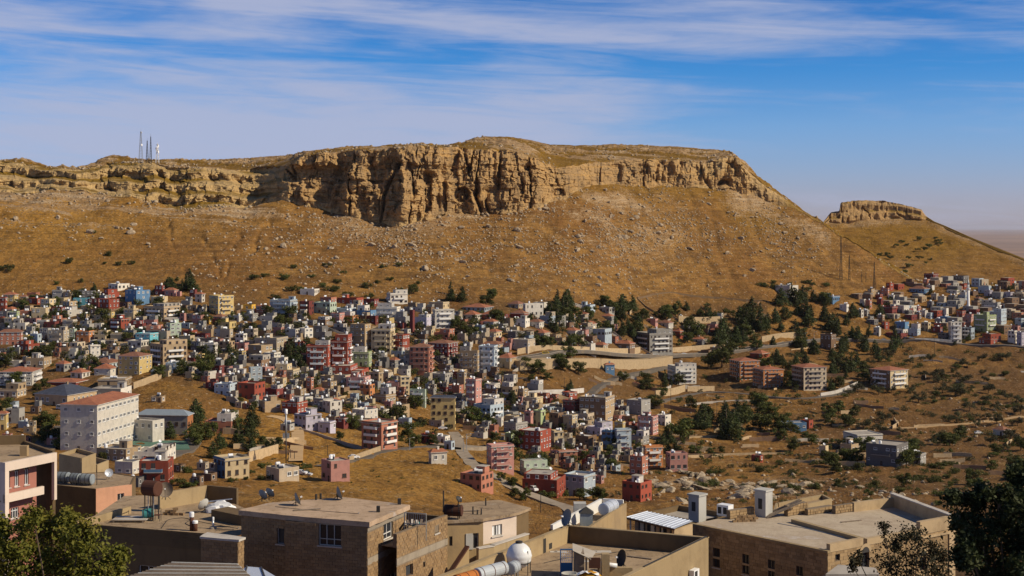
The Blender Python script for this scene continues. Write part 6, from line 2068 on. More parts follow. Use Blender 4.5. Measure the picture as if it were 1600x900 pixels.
M_PLAST = paint('plaster_tan', (0.34, 0.24, 0.125), dirt=0.6, dirtcol=(0.22, 0.16, 0.10), scale=0.5)
M_PLASTB = paint('plaster_beige', (0.35, 0.26, 0.145), dirt=0.6, dirtcol=(0.23, 0.165, 0.09), scale=0.5)
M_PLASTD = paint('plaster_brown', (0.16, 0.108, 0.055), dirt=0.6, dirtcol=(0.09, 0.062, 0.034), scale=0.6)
M_PINKW = paint('plaster_dusty_pink', (0.40, 0.17, 0.13), dirt=0.3)
M_PEACH = paint('plaster_peach', (0.60, 0.32, 0.20), dirt=0.4)
M_CREAMW = paint('plaster_pinkish_white', (0.70, 0.58, 0.48), dirt=0.25)
def roof_mat(name, c1, c2, c3, pale, ck=0.45):
    # trampled earth and screed roofs: blotches, pale worn patches, cracks and tar lines
    m, nt, bs = new_mat(name)
    pos = nt.nodes.new('ShaderNodeNewGeometry').outputs['Position']
    n1 = link_noise(nt, 0.32, 6, 0.7, vec=pos)
    n2 = link_noise(nt, 1.6, 7, 0.72, vec=pos)
    n3 = link_noise(nt, 9.0, 5, 0.7, vec=pos)
    c = mixc(nt, maprange(nt, n1, 0.38, 0.66), c1, c2)
    c = mixc(nt, maprange(nt, n2, 0.50, 0.70, 0, 0.8), c, c3)
    c = mixc(nt, maprange(nt, n1, 0.56, 0.70, 0, 0.75), c, pale)
    c = mixc(nt, maprange(nt, n3, 0.55, 0.72, 0, 0.5), c, tuple(x * 0.5 for x in c3))
    v = nt.nodes.new('ShaderNodeTexVoronoi')
    v.feature = 'DISTANCE_TO_EDGE'
    v.inputs['Scale'].default_value = 0.42
    wob = nt.nodes.new('ShaderNodeVectorMath'); wob.operation = 'MULTIPLY_ADD'
    nz = nt.nodes.new('ShaderNodeTexNoise'); nz.inputs['Scale'].default_value = 1.1; nz.inputs['Detail'].default_value = 5
    nt.links.new(pos, nz.inputs['Vector'])
    nt.links.new(nz.outputs['Color'], wob.inputs[0]); wob.inputs[1].default_value = (1.6, 1.6, 1.6); nt.links.new(pos, wob.inputs[2])
    nt.links.new(wob.outputs[0], v.inputs['Vector'])
    crack = nmath(nt, 'MULTIPLY', maprange(nt, v.outputs['Distance'], 0.030, 0.008), maprange(nt, n1, 0.40, 0.52))
    c = mixc(nt, nmath(nt, 'MULTIPLY', crack, ck), c, (0.06, 0.045, 0.035))
    nt.links.new(c, bs.inputs['Base Color'])
    bs.inputs['Roughness'].default_value = 0.95
    bs.inputs['Specular IOR Level'].default_value = 0.1
    bump(nt, bs, nmath(nt, 'ADD', n2, nmath(nt, 'MULTIPLY', n3, 0.4)), 0.5, 0.08)
    return m
M_ROOFP = roof_mat('roof_pinkish_screed', (0.48, 0.35, 0.245), (0.35, 0.25, 0.165), (0.25, 0.17, 0.105), (0.50, 0.46, 0.45), 0.12)
M_ROOFT = roof_mat('roof_tan_concrete', (0.38, 0.28, 0.18), (0.27, 0.195, 0.125), (0.20, 0.14, 0.09), (0.44, 0.36, 0.27))
M_ROOFS = roof_mat('roof_pale_screed', (0.48, 0.40, 0.30), (0.38, 0.30, 0.22), (0.34, 0.27, 0.20), (0.56, 0.52, 0.48), 0.05)
M_BLUE = paint('blue_door_paint', (0.03, 0.12, 0.28), dirt=0.3)
M_TEAL = paint('teal_plastic', (0.05, 0.22, 0.22), dirt=0.3)
M_YELL = paint('yellow_canvas', (0.55, 0.27, 0.02), dirt=0.3)
M_ORANGE = paint('orange_rust', (0.38, 0.13, 0.03), dirt=0.6)
M_GREYT = paint('tank_grey_blue', (0.22, 0.25, 0.27), rough=0.55, dirt=0.5, spec=0.4)
M_GREYT2 = paint('tank_pale_grey', (0.42, 0.46, 0.50), rough=0.5, dirt=0.6, dirtcol=(0.22, 0.16, 0.12), spec=0.4)
M_PLANK = island_mat('weathered_plank', (0.20, 0.15, 0.11), (0.30, 0.24, 0.18), (0.14, 0.11, 0.085))
M_SHEET = paint('white_sheet_metal', (0.62, 0.66, 0.72), rough=0.35, dirt=0.25, metal=0.3, spec=0.5, streak=False)
M_LEADG = paint('painted_grey_tower', (0.44, 0.43, 0.40), dirt=0.4)

def shift(mb, root):
    l = root.location
    mb.v = [(v[0] - l.x, v[1] - l.y, v[2] - l.z) for v in mb.v]
    return mb
def part(mb, name, mats, root, smooth=False, parent=None):
    if not mb.f:
        return None
    return shift(mb, root).build(name, mats, parent or root, smooth)

class Face:
    # a wall seen from outside: a on the left, b on the right
    def __init__(s, a, b):
        s.a = Vector((a[0], a[1])); s.b = Vector((b[0], b[1]))
        s.d = (s.b - s.a); s.L = s.d.length; s.t = s.d / s.L
        s.n = Vector((s.t.y, -s.t.x))
    def uv(s, px, row):
        k = (px - 800.0) / F
        t = (k * s.a.y - s.a.x) / (s.d.x - k * s.d.y)
        y = s.a.y + t * s.d.y
        return t * s.L, -(row - HZ) / F * y
    def rect(s, px0, px1, r0, r1):
        u0, za = s.uv(px0, r0); u1, zb = s.uv(px1, r0)
        _, zc = s.uv((px0 + px1) / 2, r0); _, zd = s.uv((px0 + px1) / 2, r1)
        return (u0, u1, zd, zc)
    def pt(s, u, z, out=0.0):
        p = s.a + s.t * u + s.n * out
        return (p.x, p.y, z)
    def box(s, mb, u0, u1, z0, z1, o0, o1, mat=0):
        n = len(mb.v)
        for (u, z, o) in ((u0, z0, o0), (u1, z0, o0), (u1, z1, o0), (u0, z1, o0), (u0, z0, o1), (u1, z0, o1), (u1, z1, o1), (u0, z1, o1)):
            mb.v.append(s.pt(u, z, o))
        for q in ((4, 5, 6, 7), (0, 3, 2, 1), (0, 1, 5, 4), (1, 2, 6, 5), (2, 3, 7, 6), (3, 0, 4, 7)):
            mb.f.append(tuple(n + i for i in q)); mb.m.append(mat)

def facade(root, f, z0, z1, ops, mat, blocks=None, name='wall', u0=0.0, u1=None, bw=0.42, bh=0.21, seed=1, beams=(), blockmat=None):
    u1 = f.L if u1 is None else u1
    us = sorted({u0, u1} | {min(max(v, u0), u1) for o in ops for v in o[:2]})
    zs = sorted({z0, z1} | {min(max(v, z0), z1) for o in ops for v in o[2:4]})
    w = MB()
    for i in range(len(us) - 1):
        for j in range(len(zs) - 1):
            cu, cz = (us[i] + us[i + 1]) / 2, (zs[j] + zs[j + 1]) / 2
            if any(o[0] < cu < o[1] and o[2] < cz < o[3] for o in ops):
                continue
            w.quad(f.pt(us[i], zs[j]), f.pt(us[i + 1], zs[j]), f.pt(us[i + 1], zs[j + 1]), f.pt(us[i], zs[j + 1]))
    for o in ops:
        a, b, c, d = o[:4]; q = -0.3
        w.quad(f.pt(a, c), f.pt(a, c, q), f.pt(b, c, q), f.pt(b, c))
        w.quad(f.pt(a, d), f.pt(b, d), f.pt(b, d, q), f.pt(a, d, q))
        w.quad(f.pt(a, c), f.pt(a, d), f.pt(a, d, q), f.pt(a, c, q))
        w.quad(f.pt(b, c), f.pt(b, c, q), f.pt(b, d, q), f.pt(b, d))
    wo = part(w, name, [mat], root)
    if blocks:
        r = random.Random(seed)
        m = MB()
        z = z0; k = 0
        while z < z1 - 0.05:
            zt = min(z + bh, z1)
            if any(bz0 < (z + zt) / 2 < bz1 for bz0, bz1 in beams):
                z = zt; k += 1
                continue
            u = u0 - (bw / 2 if k % 2 else 0.0)
            while u < u1 - 0.04:
                ww = bw * (r.uniform(0.7, 1.35) if blocks == 'stone' else 1.0)
                a, b = max(u, u0), min(u + ww, u1)
                u += ww
                for o in ops:
                    if o[2] < (z + zt) / 2 < o[3] and a < o[1] and b > o[0]:
                        if a >= o[0] and b <= o[1]:
                            a = b
                        elif a < o[0]:
                            b = min(b, o[0])
                        else:
                            a = max(a, o[1])
                if b - a < 0.05:
                    continue
                f.box(m, a + 0.012, b - 0.012, z + 0.012, zt - 0.010, -0.02, r.uniform(0.008, 0.035))
            z = zt; k += 1
        bo = part(m, 'block_work' if blocks != 'stone' else 'stone_work', [blockmat or M_BLOCK], root, False, wo)
        if bo:
            bo['kind'] = 'stuff'
    for bz0, bz1 in beams:
        q = MB(); f.box(q, u0, u1, bz0, bz1, -0.05, 0.03)
        part(q, 'ring_beam', [M_BEAM], root)
    return wo

def opening(root, f, o, frame=None, cols=2, transom=None, sill=True, bars=False, inset=-0.14, curtain=False):
    u0, u1, z0, z1 = o[:4]
    frame = frame or M_WHITE
    g = MB(); g.quad(f.pt(u0, z0, inset - 0.04), f.pt(u1, z0, inset - 0.04), f.pt(u1, z1, inset - 0.04), f.pt(u0, z1, inset - 0.04))
    w = part(g, 'window', [M_GLASS], root)
    fr = MB(); t = 0.055
    for (a, b, c, d) in ((u0, u1, z0, z0 + t), (u0, u1, z1 - t, z1), (u0, u0 + t, z0 + t, z1 - t), (u1 - t, u1, z0 + t, z1 - t)):
        f.box(fr, a, b, c, d, inset - 0.03, inset + 0.03)
    for k in range(1, cols):
        x = u0 + (u1 - u0) * k / cols
        f.box(fr, x - t * 0.45, x + t * 0.45, z0 + t, z1 - t, inset - 0.03, inset + 0.025)
    if transom:
        zz = z0 + (z1 - z0) * transom
        f.box(fr, u0 + t, u1 - t, zz - t * 0.45, zz + t * 0.45, inset - 0.03, inset + 0.02)
    part(fr, 'frame', [frame], root, False, w)
    if sill:
        sl = MB(); f.box(sl, u0 - 0.1, u1 + 0.1, z0 - 0.09, z0 - 0.003, inset, 0.09)
        part(sl, 'sill', [M_SCREED], root, False, w)
    if bars:
        br = MB()
        n = max(2, int((u1 - u0) / 0.13))
        for k in range(1, n):
            x = u0 + (u1 - u0) * k / n
            f.box(br, x - 0.012, x + 0.012, z0, z1, -0.03, -0.006)
        part(br, 'grille', [M_DARK], root, False, w)
    if curtain:
        cu = MB()
        for (a, b) in ((u0 + 0.06, u0 + (u1 - u0) * 0.28), (u0 + (u1 - u0) * 0.52, u0 + (u1 - u0) * 0.64), (u1 - (u1 - u0) * 0.25, u1 - 0.06)):
            cu.quad(f.pt(a, z0 + t, inset - 0.02), f.pt(b, z0 + t, inset - 0.02), f.pt(b, z1 - t, inset - 0.02), f.pt(a, z1 - t, inset - 0.02))
        part(cu, 'curtain', [M_BRIGHT], root, False, w)
    return w

def roof_slab(root, poly, z, th, over, mat, name='roof', rough=0.0, seed=3):
    c = sum((Vector((p[0], p[1])) for p in poly), Vector((0, 0))) / len(poly)
    r = random.Random(seed)
    pts = []
    n = len(poly)
    for i in range(n):
        a = Vector((poly[i][0], poly[i][1])); b = Vector((poly[(i + 1) % n][0], poly[(i + 1) % n][1]))
        k = max(1, int((b - a).length / 0.5)) if rough else 1
        for j in range(k):
            p = a.lerp(b, j / k)
            o = (p - c).normalized() * (over + (r.uniform(-rough, rough) if rough else 0))
            pts.append(p + o)
    m = MB()
    m.prism([(p.x, p.y) for p in pts], z - th, z, 0, True, True)
    return part(m, name, [mat], root)
def parapet(root, poly, z0, z1, th, mat, edges=None, name='parapet', cap=None):
    n = len(poly)
    for i in range(n):
        if edges is not None and i not in edges:
            continue
        f = Face(poly[i], poly[(i + 1) % n])
        m = MB(); f.box(m, 0.002 * i, f.L - 0.003, z0, z1, -th, 0.0)
        o = part(m, name, [mat], root)
        if cap:
            m = MB(); f.box(m, -0.04, f.L + 0.04, z1 + 0.002, z1 + 0.07, -th - 0.05, 0.05)
            part(m, 'coping', [cap], root, False, o)
def xy(v):
    return (v.x, v.y)
def tube_thing(name, label, cat, a, b, r, mats, legs=True, zfloor=None, band=True, group=None):
    a = Vector(a); b = Vector(b)
    z = zfloor if zfloor is not None else min(a.z, b.z) - r
    c = (a + b) / 2
    o = thing(name, (c.x, c.y, z), label, cat, group)
    d = (b - a).normalized()
    m = MB()
    m.tube([a - d * 0.06 * r, a, a + d * 0.02, b - d * 0.02, b, b + d * 0.06 * r], [r * 0.8, r * 0.95, r, r, r * 0.95, r * 0.8], 20)
    part(m, 'tank_body', [mats[0]], o, False)
    if band:
        for t in (0.12, 0.5, 0.88):
            p = a.lerp(b, t)
            m = MB(); m.tube([p - d * 0.025, p + d * 0.025], [r * 1.025, r * 1.025], 20)
            part(m, 'band', [mats[1]], o)
    if legs:
        side = Vector((d.y, -d.x, 0)).normalized()
        for t in (0.2, 0.8):
            for sg in (-1, 1):
                p = a.lerp(b, t) + side * sg * r * 0.6
                m = MB(); m.bar((p.x, p.y, z - 0.02), (p.x, p.y, p.z - r * 0.75), 0.07)
                part(m, 'leg', [mats[1]], o)
    return o
def dish_thing(p, r, label, face=(0.25, -0.75, 0.5), mat=None, h=0.8, wire=False):
    o = thing('satellite_dish', p, label, 'dish')
    ax = Vector(face).normalized()
    c = Vector((0, 0, h))
    u = ax.cross(Vector((0, 0, 1))).normalized(); w = u.cross(ax).normalized()
    m = MB(); seg = 22; rings = 5
    for side in (0, 1):
        n0 = len(m.v); m.v.append(tuple(c - ax * 0.025 * side))
        for i in range(1, rings + 1):
            rr = r * i / rings
            for k in range(seg):
                a = 2 * math.pi * k / seg
                m.v.append(tuple(c + u * rr * math.cos(a) + w * rr * math.sin(a) + ax * (0.4 * rr * rr / r - 0.025 * side)))
        for k in range(seg):
            q = (n0, n0 + 1 + k, n0 + 1 + (k + 1) % seg)
            m.f.append(q if side == 0 else q[::-1]); m.m.append(0)
        for i in range(rings - 1):
            for k in range(seg):
                a0 = n0 + 1 + i * seg + k; a1 = n0 + 1 + i * seg + (k + 1) % seg
                q = (a0, a0 + seg, a1 + seg, a1)
                m.f.append(q if side == 0 else q[::-1]); m.m.append(0)
    m.build('reflector', [mat or M_STEEL], o, True)
    m = MB(); m.tube([(0, 0.08, -0.02), (0, 0.08, h * 0.8), tuple(c - ax * 0.05)], [0.035, 0.035, 0.03], 8); m.build('stand', [M_DARK], o)
    for sg in (-1, 1):
        m = MB(); m.bar((sg * 0.35, 0.08 + 0.25, -0.01), (0, 0.08, h * 0.55), 0.03); m.build('strut', [M_DARK], o)
    tip = c + ax * r * 0.95
    m = MB(); m.bar(c - w * r * 0.9 + ax * 0.33 * r, tip, 0.025); m.build('feed_arm', [M_DARK], o)
    m = MB(); m.bar(tip - ax * 0.07, tip + ax * 0.07, 0.09); m.build('receiver', [M_BRIGHT], o)
    return o

# --- block house in the middle
def block_house():
    z = -19.87
    pp = [pz(377, 797, z), pz(447, 804, z), pz(446, 806, z), pz(574, 815, z), pz(635, 789, z), pz(534, 777.5, z), pz(425, 786, z)]
    root = thing('block_house', (pp[3].x, pp[3].y + 2, -32), 'unplastered concrete-block house with pale flat roof and dishes', 'house')
    zt = z - 0.34; zb = -32.0
    f0 = Face(pp[0], pp[1]); f1 = Face(pp[2], pp[3]); f2 = Face(pp[3], pp[4]); fs = Face(pp[1], pp[2])
    o0 = f0.rect(433, 444, 824, 850)
    facade(root, f0, zb, zt, [o0], M_MORTAR, 'block', seed=2); opening(root, f0, o0, M_STEEL, 1)
    facade(root, fs, zb, zt, [], M_MORTAR)
    o1 = f1.rect(498, 533, 819.5, 853)
    facade(root, f1, zb, zt, [o1], M_MORTAR, 'block', seed=3); opening(root, f1, o1, M_LEADG, 3, 0.3)
    o2 = f2.rect(599, 613.5, 812, 842); o3 = f2.rect(607, 620, 894, 915)
    zbm = f2.uv(600, 866)[1]
    facade(root, f2, zb, zt, [o2, o3], M_MORTAR, 'block', seed=4, beams=[(zbm - 0.22, zbm + 0.22), (zt - 0.35, zt - 0.02)]); opening(root, f2, o2, M_WHITE, 2, 0.3); opening(root, f2, o3, M_WHITE, 2)
    for i in (4, 5, 6):
        f = Face(pp[i], pp[(i + 1) % 7]); facade(root, f, zb, zt, [], M_MORTAR, name='rear_wall')
    roof_slab(root, [pp[0], pp[1], pp[3], pp[4], pp[5], pp[6]], z, 0.34, 0.22, M_ROOFP, 'roof_slab', 0.05)
    for px, row in ((591, 800), (624, 788)):
        p = pz(px, row, z); m = MB(); m.box(p.x - 0.12, p.x + 0.12, p.y - 0.12, p.y + 0.12, z - 0.01, z + 0.42)
        part(m, 'column_stub', [M_DARK], root)
    for px, row in ((494, 781), (501, 780)):
        p = pz(px, row, z); m = MB(); m.tube([(p.x, p.y, z - 0.02), (p.x, p.y, z + 0.42)], [0.08, 0.08], 8)
        part(m, 'vent_pipe', [M_DARK], root)
    for px, row, r_, lab, fc in ((409, 784, 0.40, 'grey dish nearest the terrace clutter on the block house roof', (0.55, 0.75, 0.45)), (420, 781, 0.40, 'grey dish behind another on the back of the block house roof', (0.55, 0.75, 0.5)), (462, 790, 0.45, 'grey dish mid-way along the block house roof edge', (0.85, 0.30, 0.35)), (527, 781, 0.5, 'tall grey dish on the highest corner of the block house roof', (0.9, 0.28, 0.3))):
        p = pz(px, row, z); dish_thing(p, r_, lab, fc, M_GREYT, 0.45)
    return pp
BH = block_house()

# --- the lower extension to the right of it, with roof terrace, white room and clutter
def extension():
    z = -20.95
    a = pz(629, 831, z); b = pz(699, 804.5, z)
    c = pz(755, 797, z); dd = pz(670, 786, z)
    root = thing('block_extension', (a.x + 2, a.y + 3, -33), 'long lower block wall with roof terrace joined to the block house', 'house')
    f = Face(a, b)
    f.a = f.a - f.t * 0.8; f.L += 0.8; f.d = f.b - f.a
    ops = [f.rect(679, 685.5, 822, 833), f.rect(661, 664, 878, 887), f.rect(634, 645, 880, 900)]
    zbm = f.uv(660, 856)[1]
    facade(root, f, -33, z, ops, M_MORTAR, 'block', seed=8, beams=[(zbm - 0.5, zbm - 0.05)], bw=0.36, bh=0.2)
    for q, o in enumerate(ops):
        opening(root, f, o, M_BROWNF, 1, None, q == 0)
    e = f.n * -0.25
    # parapet back, floor and inner side
    bl = [Vector((f.a.x, f.a.y)), Vector((f.b.x, f.b.y))]
    m = MB(); f.box(m, 0.0, f.L, z - 0.95, z - 0.002, -0.28, -0.02); part(m, 'parapet', [M_MORTAR], root)
    back = [bl[1] + Vector((-3.6, 1.6)), bl[0] + Vector((-3.4, 2.4))]
    m = MB(); m.poly([(bl[0].x, bl[0].y, z - 0.95), (bl[1].x, bl[1].y, z - 0.95), (back[0].x, back[0].y, z - 0.95), (back[1].x, back[1].y, z - 0.95)]); part(m, 'terrace_floor', [M_ROOFT], root)
    m = MB(); fb = Face((back[1].x, back[1].y), (back[0].x, back[0].y)); fb.box(m, 0, fb.L, z - 3, z + 0.15, -0.1, 0.15); part(m, 'rear_wall', [M_PLASTD], root)
    fe = Face(bl[1], back[0]); m = MB(); fe.box(m, 0, fe.L, -33, z - 0.1, -0.25, 0.0); part(m, 'end_wall', [M_PLASTD], root)
    # green steel rack with boards and a blue drum on the terrace
    rk = thing('steel_rack', pz(650, 815, z - 0.95), 'green steel rack with a row of upright bars on the extension terrace', 'rack')
    p0 = pz(632, 801, z + 0.9); p1 = pz(666, 803, z + 0.9)
    m = MB(); m.bar(p0, p1, 0.06); m.bar(p0 - Vector((0, 0, 0.75)), p1 - Vector((0, 0, 0.75)), 0.06); part(m, 'rail', [M_LEADG], rk)
    for k in range(11):
        p = p0.lerp(p1, k / 10)
        m = MB(); m.bar(p, p - Vector((0, 0, 0.75)), 0.035); part(m, 'bar', [M_LEADG], rk)
    for p in (p0, p1):
        m = MB(); m.bar(p, (p.x, p.y, z - 0.96), 0.06); part(m, 'post', [M_LEADG], rk)
    tb = thing('junk_table', pz(648, 822, z - 0.95), 'low table heaped with boards in front of the green rack', 'table')
    c0 = pz(648, 818, z - 0.1)
    for sx, sy in ((-0.5, -0.35), (0.5, -0.35), (0.5, 0.35), (-0.5, 0.35)):
        m = MB(); m.bar((c0.x + sx, c0.y + sy, z - 0.96), (c0.x + sx, c0.y + sy, z - 0.1), 0.06); part(m, 'leg', [M_LEADG], tb)
    r = random.Random(4)
    for k in range(6):
        m = MB(); x = c0.x - 0.6 + 0.22 * k
        m.bar((x, c0.y - 0.6, z - 0.05 + 0.04 * (k % 2)), (x + r.uniform(-0.2, 0.2), c0.y + 0.6, z - 0.02 + 0.05 * (k % 3)), 0.16, 0.03); part(m, 'board', [M_PLANK if k % 2 else M_SCREED], tb)
    p = pz(646, 826, z - 0.5)
    o = thing('plastic_drum', (p.x + 0.15, p.y + 0.6, z - 0.95), 'small teal drum under the junk table', 'drum')
    m = MB(); m.lathe((0, 0, 0), [(0.27, 0), (0.3, 0.1), (0.3, 0.7), (0.25, 0.78), (0.1, 0.8)], 14); m.build('drum_body', [M_TEAL], o, True)
    m = MB(); m.lathe((0, 0, 0.35), [(0.315, 0), (0.315, 0.05)], 14); m.build('hoop', [M_TEAL], o)
    # tan house behind with the white room
    z2 = -21.55
    q0 = pz(699, 816, z2); q1 = pz(755, 812.5, z2); q2 = pz(807, 803, z2); q3 = pz(826, 796, z2); q4 = pz(778, 784, z2); q5 = pz(722, 789, z2); q6 = pz(698, 806, z2)
    rt = thing('white_room_house', (q1.x, q1.y + 2, -33), 'tan house with flat brown roof and white room facing the street', 'house')
    f1 = Face(q0, q1); f2 = Face(q1, q2)
    od = f1.rect(739, 748, 833, 858); ow = f1.rect(702, 707, 838, 853)
    facade(rt, f1, -33, z2, [od, ow], M_PLAST); opening(rt, f1, ow, M_BROWNF, 1, None, False, True)
    dr = opening(rt, f1, od, M_LEADG, 1, None, False); 
    m = MB(); f1.box(m, od[0] - 0.55, od[0] - 0.02, od[2], od[3], 0.01, 0.06); part(m, 'door_leaf', [M_LEADG], rt)
    o2 = f2.rect(769, 784.5, 820, 837)
    zl = f2.uv(780, 846)[1]
    facade(rt, f2, zl, z2, [o2], M_CREAMW, name='white_wall'); opening(rt, f2, o2, M_LEADG, 3, None, True, False, -0.1, True)
    facade(rt, f2, -33, zl, [], M_PLASTB, name='plinth_wall')
    for i, (pa, pb) in enumerate(((q2, q3), (q3, q4), (q4, q5), (q5, q6), (q6, q0))):
        facade(rt, Face(pa, pb), -33, z2, [], M_PLASTD, name='rear_wall')
    roof_slab(rt, [q0, q1, q2, q3, q4, q5, q6], z2 + 0.12, 0.2, 0.18, M_ROOFT, 'roof', 0.04, 5)
    for px, row, h_ in ((739, 803, 0.55), (746, 804, 0.35), (752, 804, 0.45), (759, 790, 0.6), (693, 800, 1.6)):
        p = pz(px, row, z2 + 0.12); m = MB(); m.tube([(p.x, p.y, z2 + 0.1), (p.x, p.y, z2 + 0.12 + h_)], [0.06, 0.05], 8); part(m, 'vent_pipe', [M_DARK], rt)
    pa = pz(695, 797, z2 + 0.75); pb = pz(722, 798, z2 + 0.75)
    tube_thing('rusty_tank', 'rusty brown tank lying on the roof of the white room house', 'tank', pa, pb, 0.42, (M_RUST, M_DARK), True, z2 + 0.12)
    dish_thing(pz(716, 796, z2 + 0.9), 0.28, 'small dark dish perched beside the rusty brown tank', (0.6, -0.4, 0.6), M_DARK, 0.7)
    # yard wall and ramp in front of the white room
    yr = thing('yard_wall', pz(745, 872, -24.2), 'tan stepped yard wall below the white room', 'wall')
    zz = -23.2
    y0 = pz(748, 858, zz); y1 = pz(772, 854, zz); y2 = pz(826, 836, zz)
    for (pa, pb, zt, mt) in ((y0, y1, zz, M_PLASTB), (y1, y2, zz + 0.05, M_PLASTB)):
        fa = Face(pa, pb); m = MB(); fa.box(m, 0, fa.L, -28, zt, -0.3, 0.0); po = part(m, 'wall_panel', [mt], yr)
        m = MB(); fa.box(m, -0.02, fa.L + 0.02, zt + 0.002, zt + 0.08, -0.36, 0.06); part(m, 'coping', [M_SCREED], yr, False, po)
    rw = thing('ramp_wall', pz(720, 880, -26), 'triangular stair wall with rust-red edge against the block extension', 'wall')
    r0 = pz(701, 892, -23.9); r1 = pz(733, 862, -23.0)
    m = MB(); f = Face(r0, r1)
    m.poly([f.pt(0, -28), f.pt(f.L, -28), f.pt(f.L, -22.7), f.pt(0, -24.4)]); m.poly([f.pt(0, -28, -0.3), f.pt(0, -24.4, -0.3), f.pt(f.L, -22.7, -0.3), f.pt(f.L, -28, -0.3)])
    m.quad(f.pt(0, -24.4), f.pt(f.L, -22.7), f.pt(f.L, -22.7, -0.3), f.pt(0, -24.4, -0.3)); m.quad(f.pt(f.L, -28), f.pt(f.L, -28, -0.3), f.pt(f.L, -22.7, -0.3), f.pt(f.L, -22.7))
    part(m, 'wall_panel', [M_PLAST], rw)
    m = MB(); m.bar(f.pt(0, -24.33, -0.15), f.pt(f.L, -22.63, -0.15), 0.36, 0.12); part(m, 'edge_beam', [M_RUST], rw)
extension()

# --- beige roof terrace with tanks
def beige_terrace():
    z = -19.2
    A = pz(1107, 840, z); B = pz(886, 821, z); C = pz(660, 911, z); Dn = pz(960, 911, z)
    root = thing('beige_terrace_house', (A.x - 5, A.y - 8, -32), 'beige plastered house with walled roof terrace in the foreground', 'house')
    fr = Face(Dn, A)
    facade(root, fr, -32, z, [], M_PLASTB)
    fb_out = Face(A, B); facade(root, fb_out, -32, z, [], M_PLASTB, name='rear_wall')
    fl_out = Face(B, C); facade(root, fl_out, -32, z - 0.02, [], M_PLAST, name='side_wall')
    for f, nm in ((fr, 'parapet'), (fb_out, 'parapet'), (fl_out, 'parapet')):
        th = 0.22
        m = MB(); f.box(m, 0.23 if f is not fr else 0.0, f.L - 0.23, z - 1.3, z - 0.004, -th, -0.004); po = part(m, nm, [M_PLASTB if f is not fb_out else M_PLASTD], root)  # back parapet in brown: the shade on its inner side is painted in
        m = MB(); f.box(m, -0.02, f.L + 0.02, z, z + 0.05, -th - 0.04, 0.04); part(m, 'coping', [M_PLASTB], root, False, po)
    zf = z - 1.05
    m = MB(); m.poly([(Dn.x, Dn.y, zf), (A.x - 0.1, A.y - 0.1, zf), (B.x, B.y - 0.1, zf), (C.x, C.y, zf)]); part(m, 'terrace_floor', [M_ROOFT], root)
    m = MB(); fr.box(m, fr.L * 0.30, fr.L * 0.995, z + 0.055, z + 0.10, -0.15, -0.05); part(m, 'cable', [M_DARK], root)
    # cracks patched with tar: thin strips
    r = random.Random(6)
    # air conditioner on the lit wall
    u, zz = fr.uv(1080, 896)
    ac = thing('air_conditioner', fr.pt(u, zz - 0.35, 0.2), 'white air conditioner unit on the beige terrace wall', 'air conditioner')
    m = MB(); fr.box(m, u - 0.4, u + 0.4, zz - 0.3, zz + 0.28, 0.04, 0.36); part(m, 'casing', [M_BRIGHT], ac)
    m = MB(); fr.box(m, u - 0.28, u + 0.1, zz - 0.22, zz + 0.2, 0.361, 0.375); part(m, 'fan_grille', [M_DARK], ac)
    m = MB(); fr.box(m, u - 0.4, u - 0.33, zz - 0.4, zz - 0.31, 0.0, 0.34); part(m, 'bracket', [M_STEEL], ac)
    # slot and hatch in the left parapet are on its inner side
    fi = Face((C.x, C.y), (B.x, B.y))
    for (p0, p1, r0, r1) in ((844, 848, 841, 864), (853, 857.5, 848, 857)):
        u0, u1, za, zb = Face((C.x, C.y), (B.x, B.y)).rect(p0, p1, r0, r1)
        m = MB(); fi.box(m, u0, u1, za, zb, 0.20, 0.235); part(m, 'opening', [M_DARK], root)
    # round white tank on its stand
    c = pz(811, 868, -19.2)
    zs = zf
    o = thing('round_water_tank', (c.x, c.y, zs), 'round white ribbed water tank on a steel stand', 'tank')
    R = 0.74; cz = c.z - zs
    prof = []
    for k in range(25):
        a = -math.pi / 2 + math.pi * k / 24
        rr = R * math.cos(a); h = R * 1.03 * math.sin(a)
        if 3 < k < 15:
            rr *= 1.0 + (0.035 if k % 3 == 0 else -0.005)
        prof.append((max(rr, 0.03), h))
    m = MB(); m.lathe((0, 0, cz), prof, 30); m.build('tank_shell', [M_BRIGHT], o, True)
    m = MB(); m.lathe((0, 0, cz + R * 0.98), [(0.2, 0), (0.22, 0.06), (0.2, 0.12), (0.05, 0.14)], 16); m.build('lid', [M_DARK], o)
    m = MB(); m.tube([(0.68 * math.cos(t), 0.68 * math.sin(t), cz - 0.36) for t in np.linspace(0, 2 * math.pi, 25)], [0.03] * 25, 6, 0, False); m.build('ring', [M_DARK], o)
    for k in range(6):
        a = k * math.pi / 3 + 0.3
        m = MB(); m.bar((0.69 * math.cos(a), 0.69 * math.sin(a), -0.02), (0.69 * math.cos(a), 0.69 * math.sin(a), cz + (0.35 if k == 0 or k == 5 else -0.3)), 0.05); m.build('leg', [M_DARK], o)
    # row of lying drums
    a0 = pz(712, 908, -19.35); a1 = pz(760, 894, -19.35); a2 = pz(788, 887, -19.35)
    tube_thing('orange_drum', 'rusty orange drum end of the lying tank row', 'tank', a0, a0.lerp(a1, 0.62), 0.34, (M_ORANGE, M_RUST), True, zf)
    tube_thing('grey_tank', 'pale grey lying tank with rust bands beside the round white tank', 'tank', a0.lerp(a1, 0.68), a2, 0.38, (M_GREYT2, M_RUST), True, zf)
    b0 = pz(797, 889, -19.4); b1 = pz(803, 887, -19.4)
    tube_thing('grey_tank', 'pale blue-grey short tank standing end-on under the round white tank', 'tank', b0, b1 + Vector((0.1, 0.35, 0)), 0.36, (M_GREYT2, M_STEEL), True, zf)
    # blue gate with grille, sheds and sacks
    g0 = pz(876, 897, zf + 0.3); 
